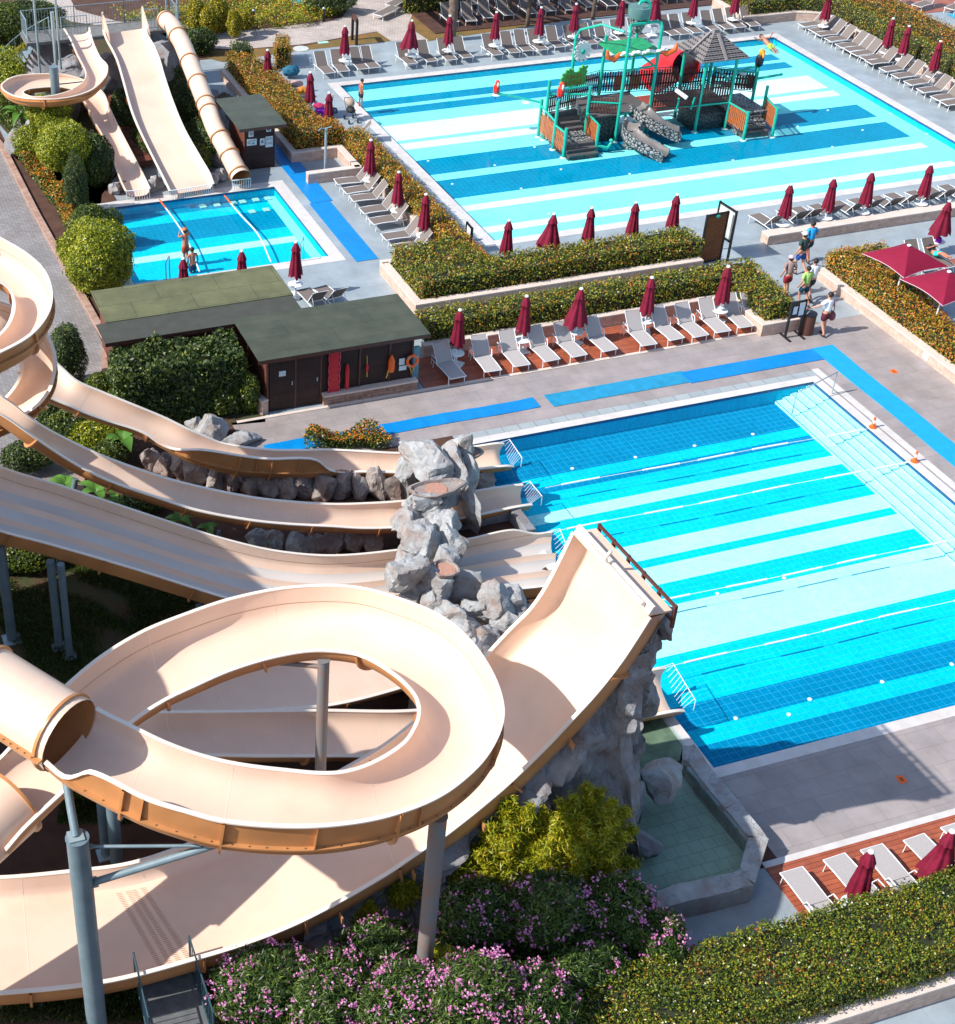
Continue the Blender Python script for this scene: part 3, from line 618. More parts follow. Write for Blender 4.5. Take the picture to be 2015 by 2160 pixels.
# planter walls: (poly, h, label)
def wall(pts,h,t,label,group=None,cap=.06,closed=False,name='planter_wall'):
    """pts: outer line; wall thickness t to the left of travel"""
    th=thing(name,label,'wall',(pts[0][0],pts[0][1],0),0,group); b=MB(); c=MB(); n=len(pts)
    P2=[Vector((p[0],p[1],0)) for p in pts]; inn=[]
    for i in range(n):
        d1=(P2[i]-P2[i-1]).normalized() if i>0 else (P2[1]-P2[0]).normalized(); d2=(P2[i+1]-P2[i]).normalized() if i<n-1 else d1
        n1=Vector((-d1.y,d1.x,0));n2=Vector((-d2.y,d2.x,0)); inn.append(P2[i]+(n1+n2)*(t/max(.4,1+n1.dot(n2))))
    for i in range(n-1):
        q=[P2[i][:2],P2[i+1][:2],inn[i+1][:2],inn[i][:2]]
        b.prism(q,0,h-cap)
    def grow(k,s):
        d1=(P2[k]-inn[k]).normalized()*s; return (P2[k]+d1)[:2],(inn[k]-d1)[:2]
    for i in range(n-1):
        a0,a1=grow(i,.02);b0,b1=grow(i+1,.02); c.prism([a0,b0,b1,a1],h-cap+.0005,h)
    part('wall_face',b,M['wall_stone'],th); part('coping_stone',c,M['stone_cap'],th,bevel=.008); return th
wall([(21.35,73.3),(21.35,68.5),(21.35,62.05),(23.55,62.05),(23.55,59.7)],.5,.28,'L-shaped pink stone planter wall around the hedge behind the small kiosk')
wall([(24.0,59.7),(23.97,50.9),(21.4,50.9),(21.25,50.9)],.5,.28,'long pink stone planter wall behind the row of side loungers, left of the children\'s pool')
wall([(21.3,59.62),(23.8,59.62)],.5,.3,'short low stone wall standing beside the outdoor shower')
wall([(21.2,50.7),(21.2,47.05),(33.6,47.05)],.5,.32,'pale stone planter wall turning the corner at the hedge between the terraces')
wall([(20.3,44.1),(32.9,44.1),(32.9,41.7),(34.5,41.7),(34.55,42.4)],.5,.25,'stone planter wall behind the white loungers, ending at the notice board')
wall([(37.62,45.2),(37.65,20)],.42,.33,'long pink stone wall running diagonally beside the walkway under the orange hedge')
wall([(37.4,48.25),(62,48.25)],.45,.5,'low free-standing stone wall behind the row of reclined grey loungers')
wall([(9.0,15.0),(40,14.9)],.55,.28,'thick pink stone planter wall in the bottom right corner')
wall([(51.6,76.0),(51.6,72.6),(54.9,72.6),(56.2,72.0),(56.35,52)],.5,.3,'pink stone planter wall behind the loungers at the right of the children\'s pool')
wall([(57.3,82),(58.2,73),(58.1,52)],.5,.35,'pale stone wall between the two far right hedges')
# hedges
hedge([(21.7,62.35),(24.75,62.35),(24.75,60),(24.95,50.0),(24.9,48.8),(33.6,48.8),(33.6,47.4),(21.55,47.4),(21.55,50.6),(24.15,50.75),(24.1,60),(23.9,61.3),(23.6,61.3),(21.7,62.3)][::-1] if False else
 [(24.1,50.75),(24.95,48.8),(25.0,61.2),(24.8,62.5),(24.0,62.5),(24.0,61.0)],.3,1.15,'narrow clipped green and orange hedge along the left side of the children\'s pool','hedge_or',seed=3)
hedge([(21.7,62.35),(24.0,62.35),(24.0,63.2),(23.3,64.0),(23.3,71.2),(22.6,73.2),(21.65,73.3)],.3,1.3,'orange tinged clipped hedge behind the small kiosk beside the far umbrellas','hedge_or',seed=4)
hedge([(21.55,47.4),(33.7,47.4),(33.7,48.75),(24.95,48.8),(24.1,50.75),(21.6,50.6)],.35,1.2,'L-shaped clipped hedge in the stone planter in front of the children\'s pool','hedge',seed=5)
hedge([(20.45,44.4),(33.15,44.4),(33.15,41.95),(34.3,41.95),(34.6,45.5),(20.45,45.5)],.35,1.2,'long clipped green hedge behind the white loungers on the red deck','hedge',seed=6)
hedge([(37.97,25),(38.9,25),(38.95,38.6),(40.5,44.5),(40.6,45.3),(38.0,45.3)],.3,1.1,'wide clipped hedge with orange leaves under the two open umbrellas','hedge_or',seed=7)
hedge([(9.6,15.2),(30,15.2),(30,17.15),(9.6,17.15)],.35,1.35,'big clipped green hedge in the bottom right corner','hedge_front',1200,.062,seed=8,amp=.09)
hedge([(51.9,72.8),(55.2,72.8),(56.65,71.8),(56.65,52.5),(57.6,52.5),(57.6,74),(51.9,76)],.35,1.25,'clipped hedge behind the loungers at the right of the children\'s pool','hedge',200,seed=9)
hedge([(58.5,52),(60.4,52),(60.4,74),(59.5,82),(57.8,82),(58.5,74)],.35,1.2,'far right clipped hedge behind the second stone wall','hedge_or',200,seed=10)
# ---------------------------------------------------------------- water slides
def U(e=2.4,D=.5,n=15):
    out=[]
    for k in range(n):
        th=math.pi*k/(n-1); c,s=math.cos(th),math.sin(th)
        out.append((-math.copysign(abs(c)**(2/e),c),-D*abs(s)**(2/e)))
    return out
FLAT=lambda D:[(-1,0),(-.975,-D*.55),(-.95,-D*.86),(-.90,-D*.98),(-.8,-D),(-.4,-D),(0,-D),(.4,-D),(.8,-D),(.90,-D*.98),(.95,-D*.86),(.975,-D*.55),(1,0)]
def LANES(nl,D,wall=.45):
    out=[(-1,0),(-.985,-wall)]
    for k in range(nl):
        a=-1+.03+ (1.94*k/nl); b=-1+.03+(1.94*(k+1)/nl)
        for u in (0,.12,.3,.5,.7,.88,1): 
            out.append((a+(b-a)*u,-wall-.02-D*math.sin(math.pi*u)**.6))
    out+= [(.985,-wall),(1,0)]
    return out
def slide(name,label,rows,prof,n=90,flanges=(),ext=None,lipw=.09,thick=.035,group=None,ribs=(),endcap=True,joint=True,smooth=38,sprof=None):
    """rows: ((px L),(px R),zL,zR[,hL,hR]); the two rims of the channel, surveyed at their heights"""
    a=[]
    for r in rows:
        L=P(r[0][0],r[0][1],r[2]);R=P(r[1][0],r[1][1],r[3]); h=(r[4],r[5]) if len(r)>5 else (0,0); a.append([*L,*R,*h])
    S=spline(a,n); root=thing(name,label,'water slide',(S[n//2][0],S[n//2][1],0),0,group)
    fr=[]
    for i in range(n):
        L=Vector(S[i][:3]);R=Vector(S[i][3:6]); j0,j1=max(0,i-1),min(n-1,i+1)
        t=(Vector(S[j1][:3])+Vector(S[j1][3:6])-Vector(S[j0][:3])-Vector(S[j0][3:6])).normalized()
        s=R-L; nn=s.cross(t).normalized()
        if nn.z<0: nn=-nn
        out=[]
        fr.append((L,R,t,nn,S[i][6],S[i][7]))
    def ring(f,off):
        L,R,t,nn,hl,hr=f; c=(L+R)/2; s=(R-L)/2; w=s.length; sd=s/w; q=[]
        for a_,d in (sprof if (off and sprof) else prof):
            p=c+s*a_+nn*d; q.append(p)
        if off:
            m=len(q); r=[]
            for k in range(m):
                e=(q[min(k+1,m-1)]-q[max(k-1,0)]); o=e.cross(t).normalized(); 
                mid=c-nn*.15
                if o.dot(q[k]-mid)<0:o=-o
                r.append(q[k]+o*off)
            q=r
        if hl>.02 or hr>.02 or True:
            q=[q[0]+nn*max(hl,.0)-sd*off*0]+q+[q[-1]+nn*max(hr,.0)]
        return q
    def loft(off,flip,i0=0,i1=n):
        mb=MB(); m=None
        for i in range(i0,i1):
            q=ring(fr[i],off); m=len(q); mb.v+= [tuple(p) for p in q]
        for i in range(i1-i0-1):
            for k in range(m-1):
                f=(i*m+k,i*m+k+1,(i+1)*m+k+1,(i+1)*m+k); mb.f.append(f[::-1] if flip else f)
        return mb,m
    inner,m=loft(0,False); part('channel',inner,M['slide'],root,smooth)
    outer,m=loft(thick,True); part('shell',outer,M['slide_out'],root,smooth)
    # lips along both edges
    for side in (0,1):
        mb=MB(); prev=None; vs=[]
        for f in fr:
            L,R,t,nn,hl,hr=f; sd=(R-L).normalized()
            p=(L+nn*hl) if side==0 else (R+nn*hr); o=-sd if side==0 else sd
            vs+= [p-o*.012+nn*.012,p+o*lipw+nn*.012,p+o*lipw-nn*.02,p-o*.0-nn*.02]
        mb.v=[tuple(v) for v in vs]
        for i in range(n-1):
            for k in range(4):
                mb.f.append((i*4+k,i*4+(k+1)%4,(i+1)*4+(k+1)%4,(i+1)*4+k))
        mb.f+= [(0,1,2,3),((n-1)*4+3,(n-1)*4+2,(n-1)*4+1,(n-1)*4)]
        part('rim',mb,M['slide_rim'],root,30)
    # joint flange below a raised wall, with bolts
    if joint and any(f[4]>.1 or f[5]>.1 for f in fr):
        for side in (0,1):
            idx=[i for i,f in enumerate(fr) if f[4+side]>.03]
            if len(idx)<3: continue
            mb=MB(); bo=MB(); se=MB(); vs=[];vi=[]
            dist=0; last=None
            for i in idx:
                L,R,t,nn,hl,hr=fr[i]; sd=(R-L).normalized(); p,o=(L,-sd) if side==0 else (R,sd)
                vs+= [p+o*.02+nn*.012,p+o*.13+nn*.012,p+o*.13-nn*.022,p+o*.02-nn*.022]
                vi+= [p-o*.004+nn*.006,p-o*.004-nn*.006]
                if last is not None: dist+=(p-last).length
                last=p
                if dist>.3: dist=0; bo.lathe([(.014,0),(.014,.018)],6,tuple(p+o*.085+nn*.012))
            mb.v=[tuple(v) for v in vs]; k_=len(idx)
            for i in range(k_-1):
                for k in range(4): mb.f.append((i*4+k,i*4+(k+1)%4,(i+1)*4+(k+1)%4,(i+1)*4+k))
            jf=part('joint_flange',mb,M['slide_out'],root,30)
            if bo.v: attach(jf,bo,M['bolt'],root)
            se.v=[tuple(v) for v in vi]
            for i in range(k_-1): se.f.append((2*i,2*i+1,2*i+3,2*i+2))
            part('seam_line',se,M['seam'],root)
    def ringpart(f,w=.09,th=.05,nm='flange_ring'):
        L,R,t,nn,hl,hr=f; a_=ring((L,R,t,nn,hl,hr),thick); b_=ring((L,R,t,nn,hl,hr),thick+w); mb=MB(); m=len(a_)
        for q,sg in ((a_,-1),(b_,-1),(b_,1),(a_,1)): mb.v+=[tuple(p+t*th/2*sg) for p in q]
        for j in range(4):
            for k in range(m-1):
                A=j*m;B=((j+1)%4)*m; mb.f.append((A+k,A+k+1,B+k+1,B+k))
        part(nm,mb,M['slide_out'],root,30)
        # the fine seam seen on the inside
        sm_=MB(); c_=ring(f,-.004); sm_.v=[tuple(p+t*.006) for p in c_]+[tuple(p-t*.006) for p in c_]
        for k in range(m-1): sm_.f.append((k,k+1,m+k+1,m+k))
        part('seam_line',sm_,M['slide_rim'],root)
    for u in flanges:
        ringpart(fr[int(u*(n-1))])
    for u,side in ribs:
        L,R,t,nn,hl,hr=fr[int(u*(n-1))]; sd=(R-L).normalized(); p,o,h=(L,-sd,hl) if side==0 else (R,sd,hr)
        mb=MB(); q=[p+o*.02,p+o*.13,p+o*.09+nn*h,p+o*.02+nn*h]; mb.v=[tuple(x+t*.012) for x in q]+[tuple(x-t*.012) for x in q]
        mb.f=[(0,1,2,3),(7,6,5,4),(0,4,5,1),(1,5,6,2),(2,6,7,3),(3,7,4,0)]; part('rib',mb,M['slide_out'],root)
    return root,fr
def exit_grille(root,fr,nb=9,out=.38,up=.12,last=-1,mt='white_metal'):
    L,R,t,nn,_,_=fr[last]; mb=MB(); o=Vector((t.x,t.y,0)).normalized()*out+Vector((0,0,up)); 
    A=L+Vector((0,0,.03));B=R+Vector((0,0,.03)); mb.tube([A-t*.35,A+o*.15+Vector((0,0,.06)),A+o*.6,B+o,B+o-Vector((0,0,.35))],.012,6)
    for k in range(nb):
        u=(k+.5)/nb; q=A.lerp(B,u); p_=(A+o*.6).lerp(B+o,u); mb.tube([p_,q-Vector((0,0,.22*math.sin(math.pi*u)))+Vector((0,0,-.02))],.007,4)
    part('exit_grille',mb,M[mt],root,60)
G1='open slides running into the front pool'
rt,fr=slide('water_slide','farthest cream open slide of the front pool, with a raised orange side wall',[
 ((95,745),(75,830),4.3,4.3),((128,775),(109,839),4.0,4.0),((162,805),(145,853),3.75,3.75),((211,827),(181,869),3.4,3.4),((287,858),(241,890),2.9,2.9),((340,880),(302,910),2.5,2.5,0,0),((396,907),(362,944),2.1,2.05,0,.0),
 ((432,922),(415,967),1.8,1.75,0,.42),((472,937),(490,986),1.5,1.45,0,.5),((566,950),(566,993),1.25,1.2,0,.5),((640,951),(655,994),1.1,1.05,0,.5),((690,950),(700,991),1.0,.95,0,.0),((775,954),(775,993),.85,.82,0,0),((840,957),(850,994),.72,.7,0,0),((930,954),(930,992),.6,.6,0,0),((1009,942),(1002,988),.52,.52,0,0),((1052,936),(1068,981),.46,.46,0,0),((1064,937),(1083,982),.36,.30,0,0)],
 U(2.6,.42),110,(.12,.28,.42,.5,.68,.72,.9),group=G1,ribs=((.46,1),(.55,1),(.63,1)))
exit_grille(rt,fr)
rt,fr=slide('water_slide','second cream open slide from the back, curving down between the rocks into the front pool',[
 ((-120,780),(-120,818),6.3,6.3),((0,835),(0,871),5.7,5.7),((75,891),(75,922),5.0,5.0),((151,933),(151,972),4.0,4.0),((226,967),(226,1010),3.5,3.5),((340,1007),(340,1050),2.85,2.85),((415,1027),(415,1074),2.45,2.45),((528,1050),(528,1095),2.0,2.0),
 ((604,1059),(604,1103),1.7,1.7),((700,1065),(700,1108),1.4,1.4),((780,1063),(770,1112),1.2,1.2),((843,1059),(840,1110),1.05,1.05),((920,1050),(915,1100),.85,.85),((992,1039),(994,1087),.65,.65),((1077,1026),(1095,1066),.48,.48),((1104,1024),(1122,1062),.40,.34)],
 U(2.6,.42),110,(.16,.3,.42,.52,.62,.74,.86),group=G1)
exit_grille(rt,fr)
rt,fr=slide('multi_lane_slide','wide three-lane cream slide running beneath the grey rock arch',[
 ((-150,935),(-150,1065),4.6,4.6,.3,.0),((0,1006),(0,1118),4.0,4.0,.3,0),((121,1043),(94,1143),3.5,3.5,.3,0),((189,1066),(189,1170),3.15,3.15,.3,0),((279,1096),(302,1204),2.75,2.65,.3,0),((377,1128),(396,1234),2.3,2.2,.3,0),((472,1157),(494,1264),1.9,1.8,.3,0),((581,1181),(590,1285),1.5,1.4,.3,0),
 ((700,1190),(690,1294),1.2,1.15,.3,0),((836,1178),(830,1284),.95,.9,.3,0),((987,1154),(975,1256),.65,.6,.3,0),((1075,1136),(1070,1243),.52,.5,.3,0),((1130,1127),(1140,1236),.44,.42,.0,0),((1166,1124),(1196,1228),.36,.34,.0,0)],
 LANES(3,.27,.12),110,(.14,.27,.40,.52,.63,.8),group=G1,lipw=.07,sprof=[(-1,0),(-1,-.2),(-.97,-.42),(-.5,-.44),(0,-.44),(.5,-.44),(.97,-.42),(1,-.2),(1,0)])
exit_grille(rt,fr,14)
ch=[q for q in rt.children if q.name.startswith('channel')][0]; ch.data.materials.append(mat('skylit_worn_gelcoat',(.60,.555,.52),.4,.07,.9)); stain(ch.data.materials[1],.12)  # lane floors paler: sky light on upward faces painted in, plus wear
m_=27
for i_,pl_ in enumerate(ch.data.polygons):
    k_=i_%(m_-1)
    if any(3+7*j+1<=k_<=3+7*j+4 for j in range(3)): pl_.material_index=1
rt,fr=slide('water_slide','straight cream slide seen through the hole of the big loop, ending by the fountain basin',[
 ((240,1512),(300,1600),3.0,3.0),((325,1505),(396,1591),2.7,2.7),((500,1503),(560,1592),2.2,2.2),((672,1501),(700,1592),1.75,1.75),((875,1501),(875,1590),1.3,1.3),((1100,1470),(1100,1560),.9,.9),((1300,1430),(1320,1518),.6,.6),((1390,1412),(1425,1497),.48,.48),((1405,1411),(1443,1497),.38,.34)],
 U(2.8,.42),90,(.1,.3,.45,.6,.8),group=G1)
exit_grille(rt,fr,10)
rt=None
slide('water_slide','short length of cream slide glimpsed in the upper part of the loop hole',[
 ((200,1500),(240,1550),2.4,2.4),((330,1445),(360,1520),2.1,2.1),((500,1400),(543,1497),1.8,1.8),((660,1372),(700,1484),1.5,1.5),((800,1345),(845,1448),1.2,1.2),((950,1310),(985,1400),.8,.8),((1060,1290),(1090,1360),.55,.55)],
 U(2.8,.42),60,(.3,.55,.8),group=G1)
# the big loop
rt,fr=slide('spiral_slide','huge cream open spiral slide looping in the foreground with orange bolted outer wall',[
 ((200,1497),(98,1604),7.70,7.70,0,0),((228,1512),(140,1638),7.60,7.60,0,.02),((262,1528),(185,1664),7.50,7.50,0,.52),((340,1566),(302,1723),7.35,7.30,0,.55),((415,1594),(390,1753),7.20,7.20,0,.55),((490,1613),(464,1772),7.10,7.10,0,.55),((585,1626),(580,1783),7.00,7.00,0,.55),
 ((700,1634),(700,1780),6.90,6.90,0,.55),((775,1617),(813,1758),6.80,6.80,0,.52),((851,1572),(926,1711),6.70,6.70,0,.5),((880,1530),(1002,1648),6.65,6.65,0,.5),((887,1500),(1041,1583),6.60,6.60,0,.48),((880,1470),(1050,1525),6.55,6.55,0,.46),((858,1442),(1030,1457),6.50,6.50,0,.44),((830,1418),(987,1388),6.45,6.45,0,.42),
 ((787,1391),(926,1335),6.40,6.40,0,.42),((745,1376),(851,1301),6.35,6.35,0,.42),((665,1370),(745,1272),6.30,6.30,0,.42),((585,1382),(620,1272),6.20,6.20,0,.42),((490,1410),(500,1294),6.10,6.10,0,.42),((415,1442),(400,1327),6.00,6.00,0,.42),((340,1478),(305,1366),5.90,5.90,0,.42),((268,1527),(215,1422),5.80,5.80,0,.42),
 ((200,1597),(120,1500),5.65,5.65,0,.35),((143,1655),(60,1555),5.50,5.50,0,.2),((53,1741),(0,1603),5.30,5.30,0,0),((10,1790),(-60,1650),5.15,5.15,0,0)],
 U(2.5,.55,17),220,(.06,.155,.30,.40,.53,.64,.76,.88),ribs=((.075,1),(.155,1),(.235,1),(.32,1),(.40,1)),lipw=.085)
LOOPROOT=rt
def tubeslide(name,label,pts,r,rings,parent=None,n=40,seamside=None,nseg=28,mt='slide',group=None):
    S=spline(pts,n); c=[Vector(q[:3]) for q in S]
    root=parent or thing(name,label,'water slide',(c[n//2].x,c[n//2].y,0),0,group)
    def tub(rad,flip):
        mb=MB(); mb.tube(c,rad,nseg,cap=False)
        if flip: mb.f=[f[::-1] for f in mb.f]
        return mb
    part('tube_shell',tub(r,False),M[mt],root,50); part('tube_lining',tub(r-.03,True),M['slide_out'],root,50)
    for u in rings:
        i=int(u*(n-1)); t=(c[min(i+1,n-1)]-c[max(i-1,0)]).normalized(); mb=MB()
        mb.tube([c[i]-t*.03,c[i]+t*.03],r+.055,nseg); 
        k=len(mb.v); 
        mb.f=[f for f in mb.f if len(f)==4]
        q=MB(); q.tube([c[i]-t*.03,c[i]+t*.03],r-.032,nseg); q.f=[f[::-1] for f in q.f if len(f)==4]; mb.add(q.v,q.f)
        N_=nseg
        for a in (0,1):
            for k in range(N_):
                f=(a*N_+k,a*N_+(k+1)%N_,2*N_+a*N_+(k+1)%N_,2*N_+a*N_+k); mb.f.append(f if a else f[::-1])
        part('flange_ring',mb,M['slide_out'],root,40)
    return root,c
rt,c=tubeslide('tube_slide','thick closed cream tube at the left edge opening into the big spiral slide',[P(-420,1190,9.1),P(-250,1300,8.7),P(-100,1398,8.2),P(30,1480,7.9),P(146,1553,7.72)],.77,(.02,.36,.7,.992))
for sd in (1,):
    mb=MB(); bo=MB()
    for i in range(len(c)-1):
        a,b=c[i],c[i+1]; t=(b-a).normalized(); o=Vector((t.y,-t.x,0)).normalized(); 
        mb.bar(a+o*.81,b+o*.81,.16,.035)
        bo.lathe([(.014,0),(.014,.02)],6,tuple(a+o*.85+Vector((0,0,.02))))
    attach(part('seam_flange',mb,M['slide_out'],rt),bo,M['bolt'],rt)
tubeslide('tube_slide','orange closed tube swallowing the slide in the bottom left corner',[P(28,1690,5.15),P(-60,1770,4.95),P(-200,1900,4.6),P(-380,2060,4.2)],.74,(.02,.5))
# wide half pipe with the upswept end
FP=FLAT(.55)
rt,frb=slide('half_pipe_slide','very wide cream half-pipe slide sweeping up to a high end wall above the rock cliff',[
 ((-260,1840),(-260,2085),2.3,2.3),((-120,1852),(-120,2093),2.0,2.0),((0,1854),(0,2091),1.9,1.9),((147,1841),(223,2067),1.85,1.85),((283,1822),(415,2018),1.9,1.9),((434,1770),(547,1976),2.0,2.0),((560,1716),(660,1927),2.15,2.15),((726,1625),(810,1843),2.45,2.45),((810,1575),(889,1790),2.7,2.7),((877,1523),(950,1750),3.0,3.0),((960,1452),(1060,1660),3.6,3.6),((1021,1391),(1140,1583),4.3,4.3),
 ((1077,1331),(1200,1520),5.1,5.1),((1120,1288),(1255,1460),5.8,5.8),((1153,1241),(1305,1396),6.6,6.6),((1185,1180),(1345,1336),7.4,7.4),((1211,1126),(1368,1300),8.1,8.1)],
 FP,120,(.08,.16,.30,.44,.58,.74,.9),lipw=.09,thick=.05)
# end wall, padded roller, red handrail behind
L,R,t,nn,_,_=frb[-1]; D_=.55
ew=MB(); up=nn
q=[L-nn*D_,R-nn*D_,R+nn*.02,L+nn*.02]; oo=t*.03
ew.v=[tuple(p+t*.0) for p in q]+[tuple(p+t*.06) for p in q]; ew.f=[(0,1,2,3),(7,6,5,4),(0,4,5,1),(1,5,6,2),(2,6,7,3),(3,7,4,0)]
part('end_wall',ew,M['slide'],rt)
ew=MB(); a=L+nn*.02+t*.04;b=R+nn*.02+t*.04; wv=t*.27-nn*.02
ew.v=[tuple(p) for p in (a,b,b+wv,a+wv,a-nn*.05,b-nn*.05,b+wv-nn*.05,a+wv-nn*.05)]; ew.f=[(3,2,1,0),(4,5,6,7),(0,1,5,4),(1,2,6,5),(2,3,7,6),(3,0,4,7)]
part('top_ledge',ew,M['slide_rim'],rt)
rm=MB(); rm.tube([a+t*.19+nn*.07+(b-a)*.2,a+t*.19+nn*.07+(b-a)*.93],.05,10); rm.tube([a+t*.28+nn*.1+(b-a)*.45,a+t*.4+nn*.16+(b-a)*.45,a+t*.62+nn*.1+(b-a)*.45],.04,8); part('water_pipe',rm,M['slide_rim'],rt,50)
wd=MB(); r0=L+Vector((.62,0,-.34));r1=R+Vector((.62,0,-.34))
for h in (.05,.42): wd.bar(r0+Vector((0,0,h)),r1+Vector((0,0,h)),.06,.06)
for k in range(6): q=r0.lerp(r1,k/5); wd.bar(q+Vector((0,0,-.12)),q+Vector((0,0,.46)),.07,.07)
part('handrail',wd,M['trim_wood'],rt)
# water slots in the floor of the half pipe
sl=MB()
def on_floor(i,a): L,R,t,nn,_,_=frb[i]; return (L+R)/2+(R-L)/2*a-nn*(D_-.006),t,(R-L).normalized(),nn
def fidx(px): 
    best=min(range(len(frb)),key=lambda i:abs(_prj((frb[i][0]+frb[i][1])/2)-px)); return best
def _prj(p):
    v=Vector(p)-Vector((0,0,CAMZ)); return np.dot(CR,v)/np.dot(CF,v)*FPX+PCX
for px0 in (286,334):
    i=fidx(px0)
    for col_ in (0,1):
        for k in range(46):
            p,t,s,nn=on_floor(i,-.80+1.62*k/46); p=p+t*(.21*col_); q=[p-t*.055-s*.006,p+t*.055-s*.006,p+t*.055+s*.006,p-t*.055+s*.006]; sl.add([tuple(x) for x in q],[(0,1,2,3)])
attach([c_ for c_ in rt.children if c_.name.startswith('channel')][0],sl,M['seam'],rt)
for i,u in enumerate((.33,.41,.49,.60,.70,.81)):
    L,R,t,nn,_,_=frb[int(u*119)]; mb=MB(); mb.bar(R-nn*.45+(R-L).normalized()*.03,R-nn*.45+(R-L).normalized()*.22,.04,.16); part('bracket',mb,M['slide_out'],rt)
# ---- left spiral (two turns)
slide('spiral_slide','cream and orange spiral slide cut off by the left edge of the photo, upper turn',[
 ((-120,640),(-165,660),9.0,9.0,0,.3),((-85,605),(-110,555),8.9,8.9,0,.3),((-30,590),(-20,520),8.8,8.8,0,.3),((0,593),(20,536),8.7,8.7,0,.3),((20,606),(60,562),8.6,8.6,0,.3),((30,628),(92,596),8.5,8.5,0,.3),((32,648),(106,640),8.4,8.4,0,.3),((28,668),(100,680),8.3,8.3,0,.3),((15,692),(70,722),8.2,8.2,0,.3),((-10,715),(20,754),8.1,8.1,0,.3),((-50,728),(-40,778),8.0,8.0,0,.3),((-100,720),(-120,765),7.9,7.9,0,.3),((-130,690),(-175,720),7.8,7.8,0,.3)],
 U(2.5,.45),90,(.25,.42,.6,.75),group='left spiral turns')
slide('spiral_slide','lower turn of the cream spiral slide at the left edge',[
 ((-60,700),(-60,640),7.7,7.7,0,.2),((0,705),(20,660),7.4,7.4,0,.2),((30,730),(72,692),6.9,6.9,0,.2),((46,760),(104,740),6.4,6.4,0,.2),((48,785),(112,786),5.9,5.9,0,.2),((38,810),(104,828),5.4,5.4,0,.2),((14,840),(72,868),4.9,4.9,0,.2),((-20,865),(10,900),4.5,4.5,0,.2),((-80,880),(-70,925),4.2,4.2,0,.2)],
 U(2.5,.45),70,(.3,.5,.68),group='left spiral turns')
# ---- unseen tower added just left of the view to cast the broad shade
tw=thing('shade_tower','tall unseen rock-clad tower at the far left, added to shade the lawn and slides','tower',(-4,30,0))
for k,(x,y_,z,a_,b_,c_) in enumerate([(-4,26,3,2.6,3.0,3.4),(-4.2,31,3,2.8,3.2,3.6),(-4,34.5,2.5,2.5,2.2,3.2),(-4,26,8.6,2.4,2.7,3.2),(-4.3,30.5,8.9,2.6,3.0,3.3),(-4,34,8.2,2.4,2.0,3.4)]):
    mb=MB(); rock_mb(mb,(x,y_,z),(a_,b_,c_),900+k,0,12,4,.9); part('boulder',mb,M['rock_cliff'],tw,24)
mb=MB(); mb.box(-6.4,-1.7,24,35.5,11.75,11.9); part('deck_plate',mb,M['drain'],tw)
# ---- supports
def pole(label,base,top,r,m='steel_pole',name='support_column',cat='support column',group='steel columns under the slides',cap=True,arms=()):
    t=thing(name,label,cat,(base[0],base[1],base[2]),0,group)
    mb=MB(); N_=12; mb.tube([Vector(base).lerp(Vector(top),k/N_) for k in range(N_+1)],r,20); part('shaft',mb,M[m],t,50)
    if cap:
        c_=MB(); c_.tube([Vector(top),Vector(top)+Vector((0,0,.02))],r+.015,20); part('top_plate',c_,M[m],t,50)
    c_=MB(); c_.box(base[0]-r*1.8,base[0]+r*1.8,base[1]-r*1.8,base[1]+r*1.8,base[2],base[2]+.03); part('base_plate',c_,M['rail'],t)
    for a,b,w in arms:
        c_=MB(); c_.tube([a,b],w,12); c_.tube([Vector(a)-(Vector(b)-Vector(a)).normalized()*.02,Vector(a)+(Vector(b)-Vector(a)).normalized()*.05],w*2,4); part('arm',c_,M[m],t,50)
    return t
p=P(163,1768,6.55)
pole('thick blue-grey steel column in the bottom left with a flat round top and two slanting arms',(p.x,p.y,0),(p.x,p.y,6.55),.21,arms=(((p.x+.2,p.y,5.25),tuple(P(464,1779,6.65)),.075),((p.x+.2,p.y,6.25),tuple(P(425,1784,6.6)),.035)))
q=P(140,1650,7.2); pole('slim blue-grey post standing on the thick column and holding the tube slide',(p.x-.02,p.y+.02,6.575),(q.x,q.y,7.2),.08,cap=False)
p=P(925,1722,6.2); pole('rusty grey steel column rising from the pink oleanders to the right of the big spiral',(p.x,p.y,0),(p.x,p.y,6.2),.175,'rust_pole')
p=P(683,1392,6.0); q=P(583,1398,5.75); pole('slim rust-spotted column standing in the hole of the big spiral',(p.x,p.y,0),(p.x,p.y,6.0),.13,'rust_pole',arms=(((p.x,p.y,5.8),(q.x,q.y,5.75),.055),))
for k,(a,b,zt,rr,lab) in enumerate([((106,1184),(124.5,1369),3.0,.11,'left one of the paired slim posts under the three-lane slide'),((128,1190),(147,1430),3.2,.10,'right one of the paired slim posts under the three-lane slide'),((0,1150),(20,1330),3.3,.14,'dark column at the left edge below the three-lane slide'),((420,1276),(421,1300),1.5,.09,'short dark post under the three-lane slide by the spiral')]):
    p=P(a[0],a[1],zt); pole(lab,(p.x,p.y,0),(p.x,p.y,zt),rr,cap=False)
for (a,zt,rr,lab,m_) in (((236,1690),2.5,.15,'pale grey column standing in the soil behind the thick column','steel_pole'),((208,1640),2.6,.11,'dark slim column behind the thick column','steel_pole')):
    p=P(a[0],a[1],zt); pole(lab,(p.x,p.y,0),(p.x,p.y,zt),rr,m_,cap=False)
p=P(160,1010,2.9); pole('short slanted strut under the second slide',(p.x-.9,p.y-.3,0),(p.x,p.y,2.9),.08,cap=False)
p=P(462,1120,1.3); pole('thin dark post between the two lower slides',(p.x,p.y,0),(p.x,p.y,1.3),.06,cap=False)
